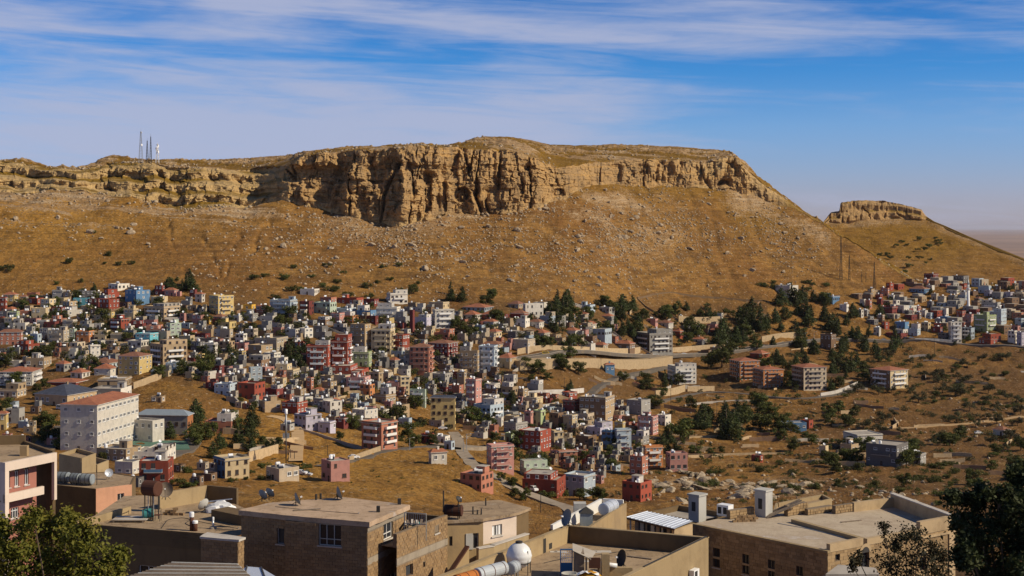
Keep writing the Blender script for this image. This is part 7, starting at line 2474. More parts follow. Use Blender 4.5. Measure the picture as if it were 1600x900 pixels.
    gt = thing('blue_gate', (g0.x, g0.y, zf), 'blue half-panelled gate with white grille on the beige terrace', 'gate')
    gw = 0.66; gh = 1.75
    m = MB(); m.box(0, gw, -0.03, 0.03, 0.03, 0.95); m.build('panel', [M_BLUE], gt)
    m = MB()
    for x in (0.0, gw):
        m.box(x - 0.03, x + 0.03, -0.035, 0.035, -0.01, gh)
    m.box(0.03, gw - 0.03, -0.034, 0.034, gh - 0.06, gh - 0.001); m.build('frame', [M_BLUE], gt)
    for k in range(1, 6):
        m = MB(); x = gw * k / 6; m.box(x - 0.012, x + 0.012, -0.012, 0.012, 0.96, gh - 0.06); m.build('bar', [M_BRIGHT], gt)
    for k in range(1, 5):
        m = MB(); zz = 0.96 + (gh - 1.02) * k / 5; m.box(0.03, gw - 0.03, -0.026, -0.013, zz - 0.012, zz + 0.012); m.build('crossbar', [M_BRIGHT], gt)
    sh = thing('lean_to_shed', (g0.x + 0.8, g0.y - 0.2, zf), 'dark lean-to shed with brown board next to the blue gate', 'shed')
    m = MB(); m.box(0.0, 0.55, 0.0, 1.6, -0.02, 1.55); m.build('side_panel', [M_PLANK], sh)
    m = MB(); m.poly([(-0.12, -0.1, 1.72), (0.9, -0.4, 1.30), (1.3, 1.5, 1.30), (-0.05, 1.7, 1.75)]); m.poly([(-0.12, -0.1, 1.68), (-0.05, 1.7, 1.71), (1.3, 1.5, 1.26), (0.9, -0.4, 1.26)]); m.build('roof_sheet', [M_CONC], sh)
    m = MB(); m.box(0.80, 1.45, -0.3, -0.22, 0.75, 1.35); m.build('brown_board', [M_RUST], sh)
    m = MB(); m.box(0.60, 0.70, -0.25, -0.15, -0.02, 1.3); m.box(1.4, 1.5, -0.25, -0.15, -0.02, 1.3); m.build('post', [M_PLANK], sh)
    m = MB(); m.box(1.55, 2.0, -0.1, 0.4, -0.02, 1.5); m.build('pillar', [M_PLASTB], sh)
    sk = thing('yellow_sack', (g0.x + 1.6, g0.y - 1.9, zf), 'bulging yellow sack with white crumpled sheet on top', 'sack')
    bmx = bmesh.new(); bmesh.ops.create_icosphere(bmx, subdivisions=3, radius=0.58)
    for v in bmx.verts:
        k = 1 + 0.16 * float(fbm(v.co.x * 2.2 + 3, v.co.y * 2.2 + v.co.z, 3, 4))
        v.co = Vector((v.co.x * 1.25 * k, v.co.y * 0.8 * k, v.co.z * 0.85 * k + 0.42))
    me = bpy.data.meshes.new('sack_body'); bmx.to_mesh(me); bmx.free(); me.materials.append(M_YELL)
    me.polygons.foreach_set('use_smooth', [True] * len(me.polygons)); put('sack_body', me, sk)
    m = MB(); rr = random.Random(2); n = 9
    hgt = [[0.88 + 0.10 * rr.random() - 0.25 * ((i - 4) / 4.5) ** 2 for j in range(5)] for i in range(n)]
    for i in range(n - 1):
        for j in range(4):
            q = [(-0.75 + 1.4 * (i + a) / n, -0.35 + 0.7 * (j + b) / 5, hgt[i + a][j + b]) for a, b in ((0, 0), (1, 0), (1, 1), (0, 1))]
            m.poly(q); m.poly([(x, y, zq - 0.02) for x, y, zq in q][::-1])
    m.build('crumpled_sheet', [M_BRIGHT], sk)
    p = pz(950, 885, zf + 0.7)
    pr = thing('white_pipe_roll', (p.x, p.y, zf), 'rolled white sheet lying on a low wall by the yellow sack', 'roll')
    m = MB(); m.tube([(-0.5, 0, 0.86), (0.5, -0.25, 0.80)], [0.13, 0.13], 12); m.build('roll', [M_BRIGHT], pr, True)
    m = MB(); m.box(-0.6, 1.4, -0.15, 0.15, -0.02, 0.66); m.build('low_wall', [M_PLASTB], pr)
    bd = thing('dented_basin', (g0.x + 0.45, g0.y - 0.9, zf), 'dull metal basin in front of the blue gate', 'basin')
    m = MB(); m.lathe((0, 0, 0), [(0.35, 0), (0.45, 0.55), (0.48, 0.58), (0.42, 0.58), (0.32, 0.1)], 18); m.build('bowl', [M_LEADG], bd, True)
    m = MB(); m.bar((0.44, -0.1, 0.45), (0.44, 0.1, 0.45), 0.04); m.build('handle', [M_DARK], bd)
    dish_thing(pz(975, 893, zf + 0.05), 0.52, 'dark mesh dish on the beige terrace beside the white roll', (-0.85, -0.35, 0.25), M_DARK, 0.75)
    dish_thing(pz(889, 823, z + 0.05), 0.55, 'dark grey dish on the corner of the beige terrace parapet', (-0.8, -0.4, 0.3), M_GREYT, 0.55)
    for px, row, s in ((872, 862, 0.5), (935, 862, 0.8), (915, 877, 0.45)):
        p = pz(px, row, zf + 0.012)
        o = thing('roof_sheet', (p.x, p.y, zf), 'pale scrap sheet lying flat on the beige terrace', 'sheet', 'pale scrap sheets on the beige terrace')
        m = MB(); m.box(-s, s, -s * 0.4, s * 0.4, 0.004, 0.02); m.build('sheet', [M_SCREED], o)
        m = MB(); m.box(-s * 0.3, -s * 0.1, -0.1, 0.1, 0.021, 0.09); m.build('stone_weight', [M_CONC], o)
beige_terrace()

# --- low white-parapet roof behind it
def white_parapet_house():
    z = -23.3
    a = pz(862, 829, z); b = pz(979, 785, z); c = pz(960, 781, z)
    root = thing('white_parapet_house', (a.x + 3, a.y + 4, -36), 'flat tan roof with long white inner parapet and grey tank', 'house')
    R0 = pz(900, 838, z); R1 = pz(979, 785.5, z); L1 = pz(938, 783, z); L0 = pz(858, 826, z)
    fr = Face(R0, R1); facade(root, fr, -36, z, [], M_PLAST)
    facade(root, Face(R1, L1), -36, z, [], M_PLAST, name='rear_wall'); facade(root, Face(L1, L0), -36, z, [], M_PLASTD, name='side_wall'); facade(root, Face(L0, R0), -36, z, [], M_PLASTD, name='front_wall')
    zf = z - 0.7
    m = MB(); m.poly([(q.x, q.y, zf) for q in (R0, R1, L1, L0)]); part(m, 'terrace_floor', [M_ROOFT], root)
    for (p, q, mt) in ((L0, L1, M_WHITE), (R0, R1, M_PLASTB), (L1, R1, M_WHITE)):
        f = Face(p, q); s = -1 if mt is M_PLASTB else 1
        m = MB(); f.box(m, 0.25, f.L - 0.25, z - 1.0, z - 0.003 if mt is M_PLASTB else z + 0.25, -0.22 if s < 0 else 0.005, -0.005 if s < 0 else 0.22); part(m, 'parapet', [mt], root)
    m = MB(); p = pz(906, 812, zf); m.box(p.x - 0.5, p.x + 0.5, p.y - 0.5, p.y + 0.5, zf - 0.01, zf + 1.4); part(m, 'chimney_block', [M_LEADG], root)
    p = pz(916, 799, zf + 1.2)
    ck = thing('tank_cabinet', (p.x, p.y, zf), 'dark glazed cabinet with wire frame on the white-parapet roof', 'cabinet')
    m = MB(); m.box(-0.5, 0.5, -0.4, 0.4, -0.01, 1.1); m.build('cabinet_body', [M_GREYT], ck)
    m = MB(); m.poly([(-0.6, -0.5, 1.12), (0.6, -0.5, 1.12), (0, 0, 1.6)]); m.poly([(0.6, -0.5, 1.12), (0.6, 0.5, 1.12), (0, 0, 1.6)]); m.poly([(0.6, 0.5, 1.12), (-0.6, 0.5, 1.12), (0, 0, 1.6)]); m.poly([(-0.6, 0.5, 1.12), (-0.6, -0.5, 1.12), (0, 0, 1.6)]); m.build('hood', [M_DARK], ck)
    ta = pz(943, 796, z + 0.25); tb = pz(962, 787, z + 0.25)
    tube_thing('grey_tank', 'pale grey tank lying on the white-parapet roof', 'tank', ta, ta + (tb - ta).normalized() * 2.2, 0.5, (M_SHEET, M_STEEL), True, zf)
white_parapet_house()

# --- long stone house on the right
def stone_house():
    z = -26.2
    L = pz(1076, 818, z); N = pz(1293, 862, z); R = pz(1490, 824, z); K = pz(1398, 789, z); M_ = pz(1330, 797, z); Q = pz(1150, 803, z)
    root = thing('stone_house', (N.x, N.y + 6, -40), 'long old stone house with flat pale roof and tall narrow windows', 'house')
    zb = -40.0
    fl = Face(L, N); fr = Face(N, R)
    ops = []
    for px, r0, r1 in ((1119.5, 856, 887), (1165.5, 866, 898), (1205.5, 875, 906), (1249.5, 885, 917)):
        a = fl.rect(px - 5.3, px + 5.3, r0, r1); ops.append(a)
    facade(root, fl, zb, z - 0.12, ops, M_MORTAR, 'stone', seed=11, bw=0.5, bh=0.27, blockmat=M_STONE)
    for o in ops:
        opening(root, fl, o, M_BROWNF, 2, 0.5, True, True)
        u0, u1, z0, z1 = o; m = MB(); fl.box(m, u0 - 0.03, u1 + 0.03, (z0 + z1) / 2 - 0.09, (z0 + z1) / 2 + 0.09, -0.1, 0.02); part(m, 'transom_stone', [M_STONEW], root)
    o1 = fr.rect(1305, 1312, 866, 876); o2 = fr.rect(1346, 1358, 863, 893)
    o3 = fr.rect(1437, 1447, 868, 892)
    facade(root, fr, zb, z - 0.12, [o1, o2, o3], M_MORTAR, 'stone', seed=12, bw=0.55, bh=0.28, blockmat=M_STONE)
    opening(root, fr, o1, M_BROWNF, 1, None, False); w = opening(root, fr, o2, M_BROWNF, 1, None, False, False, -0.25); opening(root, fr, o3, M_BROWNF, 1, None, False, False, -0.25)
    for o in (o2, o3):      # round arch above the doorway
        m = MB(); c = (o[0] + o[1]) / 2; rr = (o[1] - o[0]) / 2
        for k in range(9):
            a0 = math.pi * k / 9; a1 = math.pi * (k + 1) / 9
            q = [fr.pt(c + math.cos(a) * q_, o[3] + math.sin(a) * q_ - 0.01, 0.05) for a, q_ in ((a0, rr), (a0, rr + 0.28), (a1, rr + 0.28), (a1, rr))]
            m.poly(q)
        m2 = MB(); m2.poly([fr.pt(c + math.cos(math.pi * k / 12) * rr, o[3] + math.sin(math.pi * k / 12) * rr - 0.01, 0.04) for k in range(13)]); part(m2, 'arch_infill', [M_DARK], root)
        part(m, 'arch', [M_STONEW], root)
    for (a, b) in ((R, K), (K, M_), (M_, Q), (Q, L)):
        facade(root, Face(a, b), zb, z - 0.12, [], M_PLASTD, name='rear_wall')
    m = MB(); m.poly([(p.x, p.y, z - 0.1) for p in (L, N, R, K, M_, Q)]); part(m, 'roof', [M_ROOFS], root)
    # edges: coping on the shaded side, parapets on the lit side
    m = MB(); fl.box(m, -0.1, fl.L + 0.1, z - 0.11, z + 0.08, -0.28, 0.12); part(m, 'coping', [M_PLASTB], root)
    for (p0, p1, hh) in ((0.02, 0.27, 0.55), (0.30, 0.99, 0.42), (0.72, 0.995, 1.0)):
        m = MB(); off = 0.0 if hh != 1.0 else 0.02
        fr.box(m, fr.L * p0, fr.L * p1, z - 0.10 + off, z + hh, -0.4 - off, -0.02 + off); part(m, 'parapet', [M_STONEW], root)
    m = MB(); fr.box(m, fr.L * 0.70, fr.L + 0.1, z - 0.45, z - 0.25, 0.02, 0.16); part(m, 'cornice', [M_STONEW], root)
    m = MB(); fr.box(m, fr.L - 0.75, fr.L + 0.05, zb, z - 0.46, 0.03, 0.14); part(m, 'pilaster', [M_STONEW], root)
    frk = Face(R, K); m = MB(); frk.box(m, 0.1, frk.L + 0.1, z - 0.11, z + 1.05, -0.4, -0.01); po = part(m, 'parapet', [M_STONEW], root)
    m = MB(); frk.box(m, 0.0, frk.L + 0.15, z + 1.052, z + 1.14, -0.46, 0.05); part(m, 'coping', [M_SCREED], root, False, po)
    fk = Face(K, M_); m = MB(); fk.box(m, 0.1, fk.L, z - 0.11, z + 0.75, -0.4, -0.01); part(m, 'parapet', [M_STONEW], root)
    # step across the roof
    s0 = pz(1236, 815, z); s1 = pz(1352, 847, z)
    fs = Face(s0, s1); m = MB(); fs.box(m, 0, fs.L, z - 0.09, z + 0.22, -0.45, 0.0); part(m, 'roof_step', [M_PLASTB], root)
    # low stone walls on the roof behind
    fq = Face(Q, M_)
    for (a, b, h0) in ((1140, 1178, 0.7), (1230, 1262, 0.9), (1262, 1300, 0.5), (1305, 1345, 0.65)):
        p = pz(a, 810 - (a - 1140) * 0.05, z); q = pz(b, 806 - (b - 1140) * 0.05, z)
        ff = Face(p, q); m = MB(); ff.box(m, 0, ff.L, z - 0.09, z + h0, -0.4, 0.0); lw = part(m, 'roof_wall', [M_MORTAR], root)
        m = MB(); rr = random.Random(a)
        zz = z - 0.05; kk = 0
        while zz < z + h0 - 0.1:
            u = 0.0
            while u < ff.L - 0.1:
                wd = rr.uniform(0.25, 0.5); ff.box(m, u + 0.02, min(u + wd, ff.L) - 0.02, zz + 0.01, zz + 0.22, -0.02, rr.uniform(0.02, 0.08)); u += wd
            zz += 0.24
        so = part(m, 'stone_work', [M_STONE], root, False, lw); so['kind'] = 'stuff'
    # grey stair towers
    for (px0, px1, rt_, rb_, lab) in ((1077, 1104, 770, 808, 'grey rendered chimney tower beside the sheet-metal shed'), (1181, 1208, 763, 806, 'taller grey rendered chimney tower with dark slot on the stone roof')):
        zc = z
        p = pz((px0 + px1) / 2, rb_, zc); k = p.y / F
        w = (px1 - px0) * k / 1.36; h = (rb_ - rt_) * k
        t = thing('chimney_tower', (p.x, p.y + 0.4, zc - 0.12), lab, 'chimney', None, -0.75)
        m = MB(); m.box(-w / 2, w / 2, -w / 2, w / 2, -0.3, h - 0.16); m.build('shaft', [M_LEADG], t)
        m = MB(); m.box(-w / 2 - 0.1, w / 2 + 0.1, -w / 2 - 0.1, w / 2 + 0.1, h - 0.159, h); m.build('cap', [M_LEADG], t)
        m = MB(); m.box(-w * 0.18, w * 0.18, -w / 2 - 0.015, -w / 2 - 0.002, h * 0.3, h * 0.68); m.build('slot', [M_DARK], t)
    # boards leaning on a low wall
    p = pz(1222, 806, z)
    bd = thing('leaning_boards', (p.x, p.y, z - 0.1), 'weathered grey boards leaning over a low stone wall on the roof', 'boards')
    rr = random.Random(9)
    for k in range(7):
        m = MB(); y = -0.6 + 0.22 * k
        m.bar((-1.5 + rr.uniform(-0.2, 0.2), y, 0.03 + 0.03 * (k % 2)), (1.9 + rr.uniform(-0.3, 0.2), y + 0.5, 1.35 + 0.03 * (k % 3)), 0.22, 0.04); m.build('plank', [M_PLANK], bd)
    p = pz(1133, 806, z)
    ac = thing('roof_cooler', (p.x, p.y, z - 0.1), 'boxy white cooler unit with dark vents between the grey towers', 'cooler', None, -0.7)
    m = MB(); m.box(-0.6, 0.6, -0.45, 0.45, 0.15, 1.15); m.build('casing', [M_BRIGHT], ac)
    for s in (-0.3, 0.25):
        m = MB(); m.box(s - 0.18, s + 0.18, -0.47, -0.452, 0.35, 0.95); m.build('vent', [M_DARK], ac)
    m = MB(); m.box(-0.5, -0.4, -0.35, 0.35, -0.01, 0.149); m.box(0.4, 0.5, -0.35, 0.35, -0.01, 0.149); m.build('foot', [M_STEEL], ac)
    # sheet-metal shed
    zs = -25.0
    c0 = pz(979, 808, zs - 0.1); c1 = pz(1054, 826, zs - 0.5); c2 = pz(1083, 814, zs - 0.35); c3 = pz(1012, 799, zs)
    sh = thing('metal_roof_shed', (c1.x, c1.y + 1.5, -33), 'lean-to with bright corrugated sheet roof beside the stone house', 'shed')
    n = 12
    for k in range(n):
        t0, t1 = k / n, (k + 1) / n - 0.006
        a = c0.lerp(c1, t0); b = c0.lerp(c1, t1); c = c3.lerp(c2, t1); d = c3.lerp(c2, t0)
        m = MB()
        up = Vector((0, 0, 0.055))
        am = a.lerp(b, 0.12); dm = d.lerp(c, 0.12)
        m.quad(am, b, c, dm); m.quad(a, a.lerp(b, 0.06) + up, d.lerp(c, 0.06) + up, d); m.quad(a.lerp(b, 0.06) + up, am, dm, d.lerp(c, 0.06) + up)
        dn = Vector((0, 0, -0.03)); m.quad(b + dn, a + dn, d + dn, c + dn)
        part(m, 'roof_sheet', [M_SHEET], sh)
    fs = Face(c0, c1)
    m = MB(); fs.box(m, 0, fs.L, -33, zs - 0.75, -2.2, -2.0); part(m, 'back_panel', [M_DARK], sh)
    for k in range(9):
        u = fs.L * (k + 0.3) / 9; m = MB(); fs.box(m, u, u + (0.32 if k % 3 else 0.12), -33, zs - 0.35 - 0.4 * (k / 9), -0.35, -0.25); part(m, 'plank', [M_PLANK if k % 2 else M_LEADG], sh)
    m = MB(); m.bar(c0 - Vector((0, 0, 0.1)), c1 - Vector((0, 0, 0.1)), 0.12); part(m, 'eave_beam', [M_BROWNF], sh)
    fe = Face(c1, c2); m = MB(); fe.box(m, 0.05, fe.L, -33, zs - 0.62, -0.3, -0.05); part(m, 'end_wall', [M_STONEW], sh)
    # grey slab roof in front
    gs = thing('grey_porch_roof', pz(1330, 905, -25), 'grey weathered porch slab in front of the lit stone facade', 'porch')
    s0 = pz(1290, 897, -25.2); s1 = pz(1374, 897, -25.2); s2 = pz(1368, 887, -25.2); s3 = pz(1310, 882, -25.2)
    m = MB(); m.prism([xy(s0), xy(s1), xy(s2), xy(s3)], -25.4, -25.2, 0, True, True); part(m, 'slab', [M_CONC], gs)
    for s in (s0, s1):
        m = MB(); m.bar((s.x, s.y + 0.3, -36), (s.x, s.y + 0.3, -25.401), 0.2); part(m, 'post', [M_CONC], gs)
stone_house()

# --- brown roofs behind the stone house
def prism_house(name, label, z, pts, depth, wallm, roofm, par=0.4, windows=(), lit=None, faces=None):
    pp = [pz(a, b, z) for a, b in pts]
    c = sum(pp, Vector((0, 0, 0))) / len(pp)
    root = thing(name, (c.x, c.y, z - depth), label, 'house')
    n = len(pp)
    for i in range(n):
        f = Face(pp[i], pp[(i + 1) % n])
        ops = [f.rect(*w[1:5]) for w in windows if w[0] == i]
        facade(root, f, z - depth, z, ops, (faces or {}).get(i, wallm), name='wall')
        for o in ops:
            opening(root, f, o, M_WHITE, 2)
        m = MB(); f.box(m, 0.0, f.L - 0.22, z - par - 0.05, z - 0.003, -0.22, -0.004); part(m, 'parapet', [(faces or {}).get(i, wallm)], root)
    m = MB(); m.poly([(p.x, p.y, z - par) for p in pp]); part(m, 'roof', [roofm], root)
    return root, pp
prism_house('tan_house', 'tan plastered house wall rising behind the stone roof', -28.5, [(1208, 797), (1215, 799), (1300, 779), (1285, 772), (1212, 786)], 10, M_PLASTB, M_ROOFT)
prism_house('low_house', 'low dark-walled roof full of rubble behind the grey towers', -26.8, [(1012, 800), (1090, 814), (1150, 803), (1060, 789)], 9, M_PLASTD, M_CONC, 0.5)

# --- pink house with white frame on the left
def pink_house():
    z = -22.3
    a0 = pz(-75, 713, z); a = pz(8, 723, z); b = pz(89, 707, z); k1 = pz(40, 690, z); k0 = pz(-60, 692, z)
    root = thing('pink_house', (a.x, a.y + 3, -40), 'dusty-pink house with white concrete frame, arched windows and balcony', 'house')
    f = Face(a, b); fl = Face(a0, a)
    zl = f.uv(9, 773)[1]; zl2 = f.uv(9, 786)[1]
    zb1 = f.uv(8.5, 737)[1]
    # white frame: pillars and beams
    m = MB(); f.box(m, 0, f.L, zb1, z, -0.35, 0.0); part(m, 'beam', [M_CREAMW], root)
    ub = f.uv(69, 770)[0]
    m = MB(); f.box(m, 0, ub, zl2, zl, -0.3, -0.002); part(m, 'beam', [M_CREAMW], root)
    m = MB(); f.box(m, 0, 0.5, -40, zb1 - 0.002, -0.5, -0.004); part(m, 'pillar', [M_CREAMW], root)
    m = MB(); f.box(m, f.L - 0.35, f.L, zl - 1.6, zb1 - 0.002, -0.35, -0.004); part(m, 'pillar', [M_CREAMW], root)
    facade(root, fl, -40, z, [], M_CREAMW)
    # recessed pink wall with arched windows
    g = Face((a + Vector((-f.n.x * 1.3, -f.n.y * 1.3, 0))), (b + Vector((-f.n.x * 1.3, -f.n.y * 1.3, 0))))
    ug = g.uv(57, 745)[0]
    ops = []
    for px in (12.5, 26, 41.5):
        ops.append(g.rect(px - 3.3, px + 3.3, 738.5 - (px - 12) * 0.17, 762.5 - (px - 12) * 0.17))
    ol = g.rect(17, 29, 793, 810)
    facade(root, g, -40, zb1 + 0.3, ops + [ol], M_PINKW, u1=ug)
    opening(root, g, ol, M_BRIGHT, 3, 0.7)
    for o in ops:
        w = opening(root, g, o, M_BRIGHT, 2, None, True)
        m = MB(); c = (o[0] + o[1]) / 2; rr = (o[1] - o[0]) / 2
        for k in range(10):
            t0 = math.pi * k / 10; t1 = math.pi * (k + 1) / 10
            m.poly([g.pt(c + math.cos(t) * q, o[3] + math.sin(t) * q - 0.002, 0.03) for t, q in ((t0, rr), (t0, rr + 0.14), (t1, rr + 0.14), (t1, rr))])
        part(m, 'arch_trim', [WMAT['ycr']], root, False, w)
        m = MB(); m.poly([g.pt(c + math.cos(math.pi * k / 12) * rr, o[3] + math.sin(math.pi * k / 12) * rr - 0.002, 0.02) for k in range(13)]); part(m, 'arch_pane', [M_GLASS], root, False, w)
    ge = Face(g.pt(ug, 0)[:2], Vector(g.pt(ug, 0)[:2]) - g.n * 4); facade(root, ge, -40, zb1 + 0.3, [], M_PINKW, name='side_wall')
    # slabs
    for zz in (zl - 0.6, z - 0.25):
        m = MB(); q = [a, b, k1, k0, a0]
        if zz < z - 1:
            e = Vector(f.pt(ub, 0)); q = [a + Vector((-f.n.x * 0.31, -f.n.y * 0.31, 0)), e + Vector((-f.n.x * 0.31, -f.n.y * 0.31, 0)), e + Vector((-f.n.x * 2, -f.n.y * 2, 0)), a + Vector((-f.n.x * 2, -f.n.y * 2, 0))]
        cc = sum((Vector((p.x, p.y, 0)) for p in q), Vector()) / len(q)
        q2 = [(cc.x + (p.x - cc.x) * 0.985, cc.y + (p.y - cc.y) * 0.985) for p in q]
        m.prism(q2, zz - 0.15, zz, 0, True, True); part(m, 'floor_slab' if zz < z - 1 else 'roof', [M_ROOFT], root)
    fk = Face(b, k1); m = MB(); fk.box(m, 0.4, fk.L, -40, z + 0.1, -0.3, 0.0); part(m, 'rear_wall', [M_PLASTD], root)
    fk = Face(k1, k0); m = MB(); fk.box(m, 0.0, fk.L, -40, z + 0.7, -0.3, 0.0); part(m, 'rear_wall', [M_PLASTD], root)
    p = pz(38, 712, z - 0.25); m = MB(); m.box(p.x - 0.35, p.x + 0.35, p.y - 0.3, p.y + 0.3, z - 0.26, z + 0.75); part(m, 'chimney', [M_PLAST], root)
pink_house()

def brown_house():
    z = -27.5
    root, pp = prism_house('brown_house', 'brown rendered house carrying three grey tanks on its roof edge', z, [(66, 755.5), (150, 764), (206, 757), (212, 744), (166, 737), (84, 742)], 14, M_PLASTD, M_ROOFT, 0.05, windows=[(1, 183.5, 194, 771, 783)], faces={1: M_PEACH})
    f = Face(pp[0], pp[1])
    for k, (x0, x1, y0, y1, lab) in enumerate(((90, 107, 745, 746, 'grey-blue tank nearest the white frame of the pink house'), (112, 125, 747, 748, 'grey-blue tank in the middle of the three on the brown roof'), (127.5, 144, 748, 749.5, 'grey-blue tank with pale end over the peach wall'))):
        a = pz(x0, y0, z + 0.62); b = pz(x1, y1, z + 0.62)
        b = Vector((b.x, a.y - 0.35, b.z)); a = Vector((a.x, a.y, b.z))
        tube_thing('grey_tank', lab, 'tank', a, b, 0.56, (M_GREYT, M_DARK), True, z)
    dish_thing(pz(170, 748, z + 0.02), 0.45, 'white dish on the brown house roof', (0.35, -0.85, 0.2), M_SHEET, 0.65)
    m = MB(); p = pz(150, 758, z); m.tube([(p.x, p.y + 0.3, z - 0.05), (p.x, p.y + 0.3, z + 1.5)], [0.04, 0.03], 6); part(m, 'mast', [M_DARK], root)
brown_house()
prism_house('ochre_house', 'ochre flat-roofed houses stepping down behind the grey tanks', -31.0, [(92, 709), (128, 716), (150, 708), (120, 700)], 12, M_PLASTB, M_ROOFT, 0.5)
prism_house('ochre_house', 'ochre house with sunken dark roof below the school', -33.5, [(110, 719), (152, 726), (170, 719), (132, 710)], 12, M_PLASTB, M_ROOFT, 0.7)
prism_house('ochre_house', 'brown flat roof with parapet behind the pink house', -27.0, [(-40, 706), (40, 709), (84, 701), (10, 690)], 10, M_PLASTD, M_ROOFT, 0.5)

# --- terrace of the dark concrete wall
def concrete_terrace():
    z = -21.5
    A = pz(113, 817, z); B = pz(323, 833.5, z); C = pz(380, 806, z - 0.8); Dq = pz(205, 791, z)
    root = thing('concrete_terrace', (B.x - 4, B.y + 3, -34), 'board-marked concrete terrace wall and roof behind the big leafy tree', 'house')
    f = Face(A, B)
    ow = f.rect(217, 245, 884, 897)
    zj = f.uv(200, 850)[1]
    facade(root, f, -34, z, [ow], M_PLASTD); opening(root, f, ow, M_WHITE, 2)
    m = MB()
    zz = zj
    while zz < z - 0.05:
        f.box(m, 0, f.L, zz + 0.01, min(zz + 0.19, z - 0.003), 0.012, 0.04); zz += 0.2
    po = part(m, 'board_courses', [M_PLASTD], root); po['kind'] = 'stuff'
    zf = z - 0.55
    E = pz(300, 770, zf); G = pz(232, 775, zf)
    B2 = pz(376, 836, zf); C2 = pz(376, 800, zf); 
    m = MB(); m.poly([(A.x, A.y, zf), (B.x, B.y, zf), (B2.x, B2.y, zf), (C2.x + 1.0, C2.y, zf), (E.x + 1.4, E.y, zf), (G.x - 2, G.y, zf)]); part(m, 'terrace_floor', [M_ROOFT], root)
    fd = Face(Dq, A); m = MB(); fd.box(m, 0.0, fd.L, z - 1.5, z - 0.01, 0.0, 0.25); part(m, 'side_parapet', [M_PLASTB], root)
    # plank hatch by the side parapet
    hx = pz(205, 812, zf + 0.05)
    # back parapet, lit
    b0 = pz(250, 796, zf); b1 = pz(309, 789, zf)
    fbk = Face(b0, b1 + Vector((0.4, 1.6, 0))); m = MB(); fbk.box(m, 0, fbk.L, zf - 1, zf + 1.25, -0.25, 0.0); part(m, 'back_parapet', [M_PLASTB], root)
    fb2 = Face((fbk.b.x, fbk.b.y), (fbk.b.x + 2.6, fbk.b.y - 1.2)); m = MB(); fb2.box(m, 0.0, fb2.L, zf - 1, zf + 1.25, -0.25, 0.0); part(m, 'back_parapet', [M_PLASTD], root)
    bx0 = pz(330, 812, zf); m = MB(); fx = Face(bx0, pz(378, 822, zf)); fx.box(m, 0, fx.L, zf - 0.02, zf + 0.75, -1.6, 0.0); part(m, 'roof_box', [M_PLASTD], root)
    hp = thing('plank_hatch', (hx.x, hx.y, zf), 'flat pale board platform on the concrete terrace', 'platform')
    for k in range(6):
        m = MB(); m.box(-1.3, 1.3, -0.9 + 0.3 * k + 0.01, -0.9 + 0.3 * (k + 1) - 0.01, 0.12, 0.17); m.build('board', [M_PLANK if k % 3 == 0 else M_SCREED], hp)
    for s in (-1.1, 1.1):
        m = MB(); m.box(s - 0.06, s + 0.06, -0.9, 0.9, -0.01, 0.119); m.build('bearer', [M_PLANK], hp)
    # chimney pots
    for px, row, h_, r_, lab in ((299.5, 829, 1.35, 0.15, 'tall rust-brown chimney pipe with white cap on the concrete terrace'), (305, 829.5, 0.75, 0.17, 'short rust-brown chimney pipe beside a taller one'), (333, 826, 0.85, 0.07, 'thin pale vent pipe on a round base on the terrace')):
        p = pz(px, row, zf)
        o = thing('chimney_pipe', (p.x, p.y, zf), lab, 'chimney')
        m = MB(); m.tube([(0, 0, -0.02), (0, 0, h_ * 0.74)], [r_, r_], 14); m.build('pipe', [M_RUST if r_ > 0.1 else M_SHEET], o, True)
        m = MB(); m.lathe((0, 0, h_ * 0.741), [(r_ * 1.15, 0), (r_ * 1.2, h_ * 0.2), (r_ * 1.0, h_ * 0.26)], 14); m.build('cap', [M_BRIGHT], o)
        if r_ < 0.1:
            m = MB(); m.lathe((0, 0, 0.0), [(0.28, 0), (0.26, 0.14), (0.12, 0.2)], 14); m.build('base', [M_CONC], o)
    # rusty tank on a stand, teal drum, wire dish
    ta = pz(227, 762, zf + 2.35); tb = ta + Vector((1.1, -0.5, 0))
    tube_thing('rusty_tank', 'big black and rust-red drum on a tall stand over the terrace', 'tank', ta, tb, 0.58, (M_RUST, M_DARK), True, zf, False)
    o = thing('tank_stand', pz(232, 812, zf), 'thin steel frame with upright poles in front of the rusty drum', 'frame')
    for px, row, h_ in ((231.5, 811, 2.0), (248, 806, 2.1), (240, 800, 2.6)):
        p = pz(px, row, zf); m = MB(); m.tube([(p.x, p.y, zf - 0.02), (p.x, p.y, zf + h_)], [0.035, 0.03], 8); part(m, 'pole', [M_STEEL], o)
    p0 = pz(231.5, 811, zf + 0); p1 = pz(248, 806, zf); m = MB(); m.bar((p0.x, p0.y, zf + 1.9), (p1.x, p1.y, zf + 2.0), 0.04); part(m, 'crossbar', [M_STEEL], o)
    a = pz(223, 803, zf + 0.45); tube_thing('teal_drum', 'teal plastic drum lying under the rusty one', 'tank', a, a + Vector((0.75, 0.15, 0.08)), 0.35, (M_TEAL, M_DARK), True, zf)
    ch = thing('metal_chair', pz(246, 814, zf), 'bent black metal chair frame beside the teal drum', 'chair')
    for (x, y) in ((-0.22, -0.2), (0.22, -0.2), (0.22, 0.2), (-0.22, 0.2)):
        m = MB(); m.bar((x, y, -0.01), (x, y, 0.45 if y < 0 else 0.95), 0.03); m.build('leg', [M_DARK], ch)
    m = MB(); m.box(-0.24, 0.24, -0.22, 0.19, 0.451, 0.48); m.build('seat', [M_RUST], ch)
    m = MB(); m.bar((-0.22, 0.2, 0.93), (0.22, 0.2, 0.93), 0.03); m.bar((-0.22, 0.2, 0.7), (0.22, 0.2, 0.7), 0.03); m.build('back_rail', [M_DARK], ch)
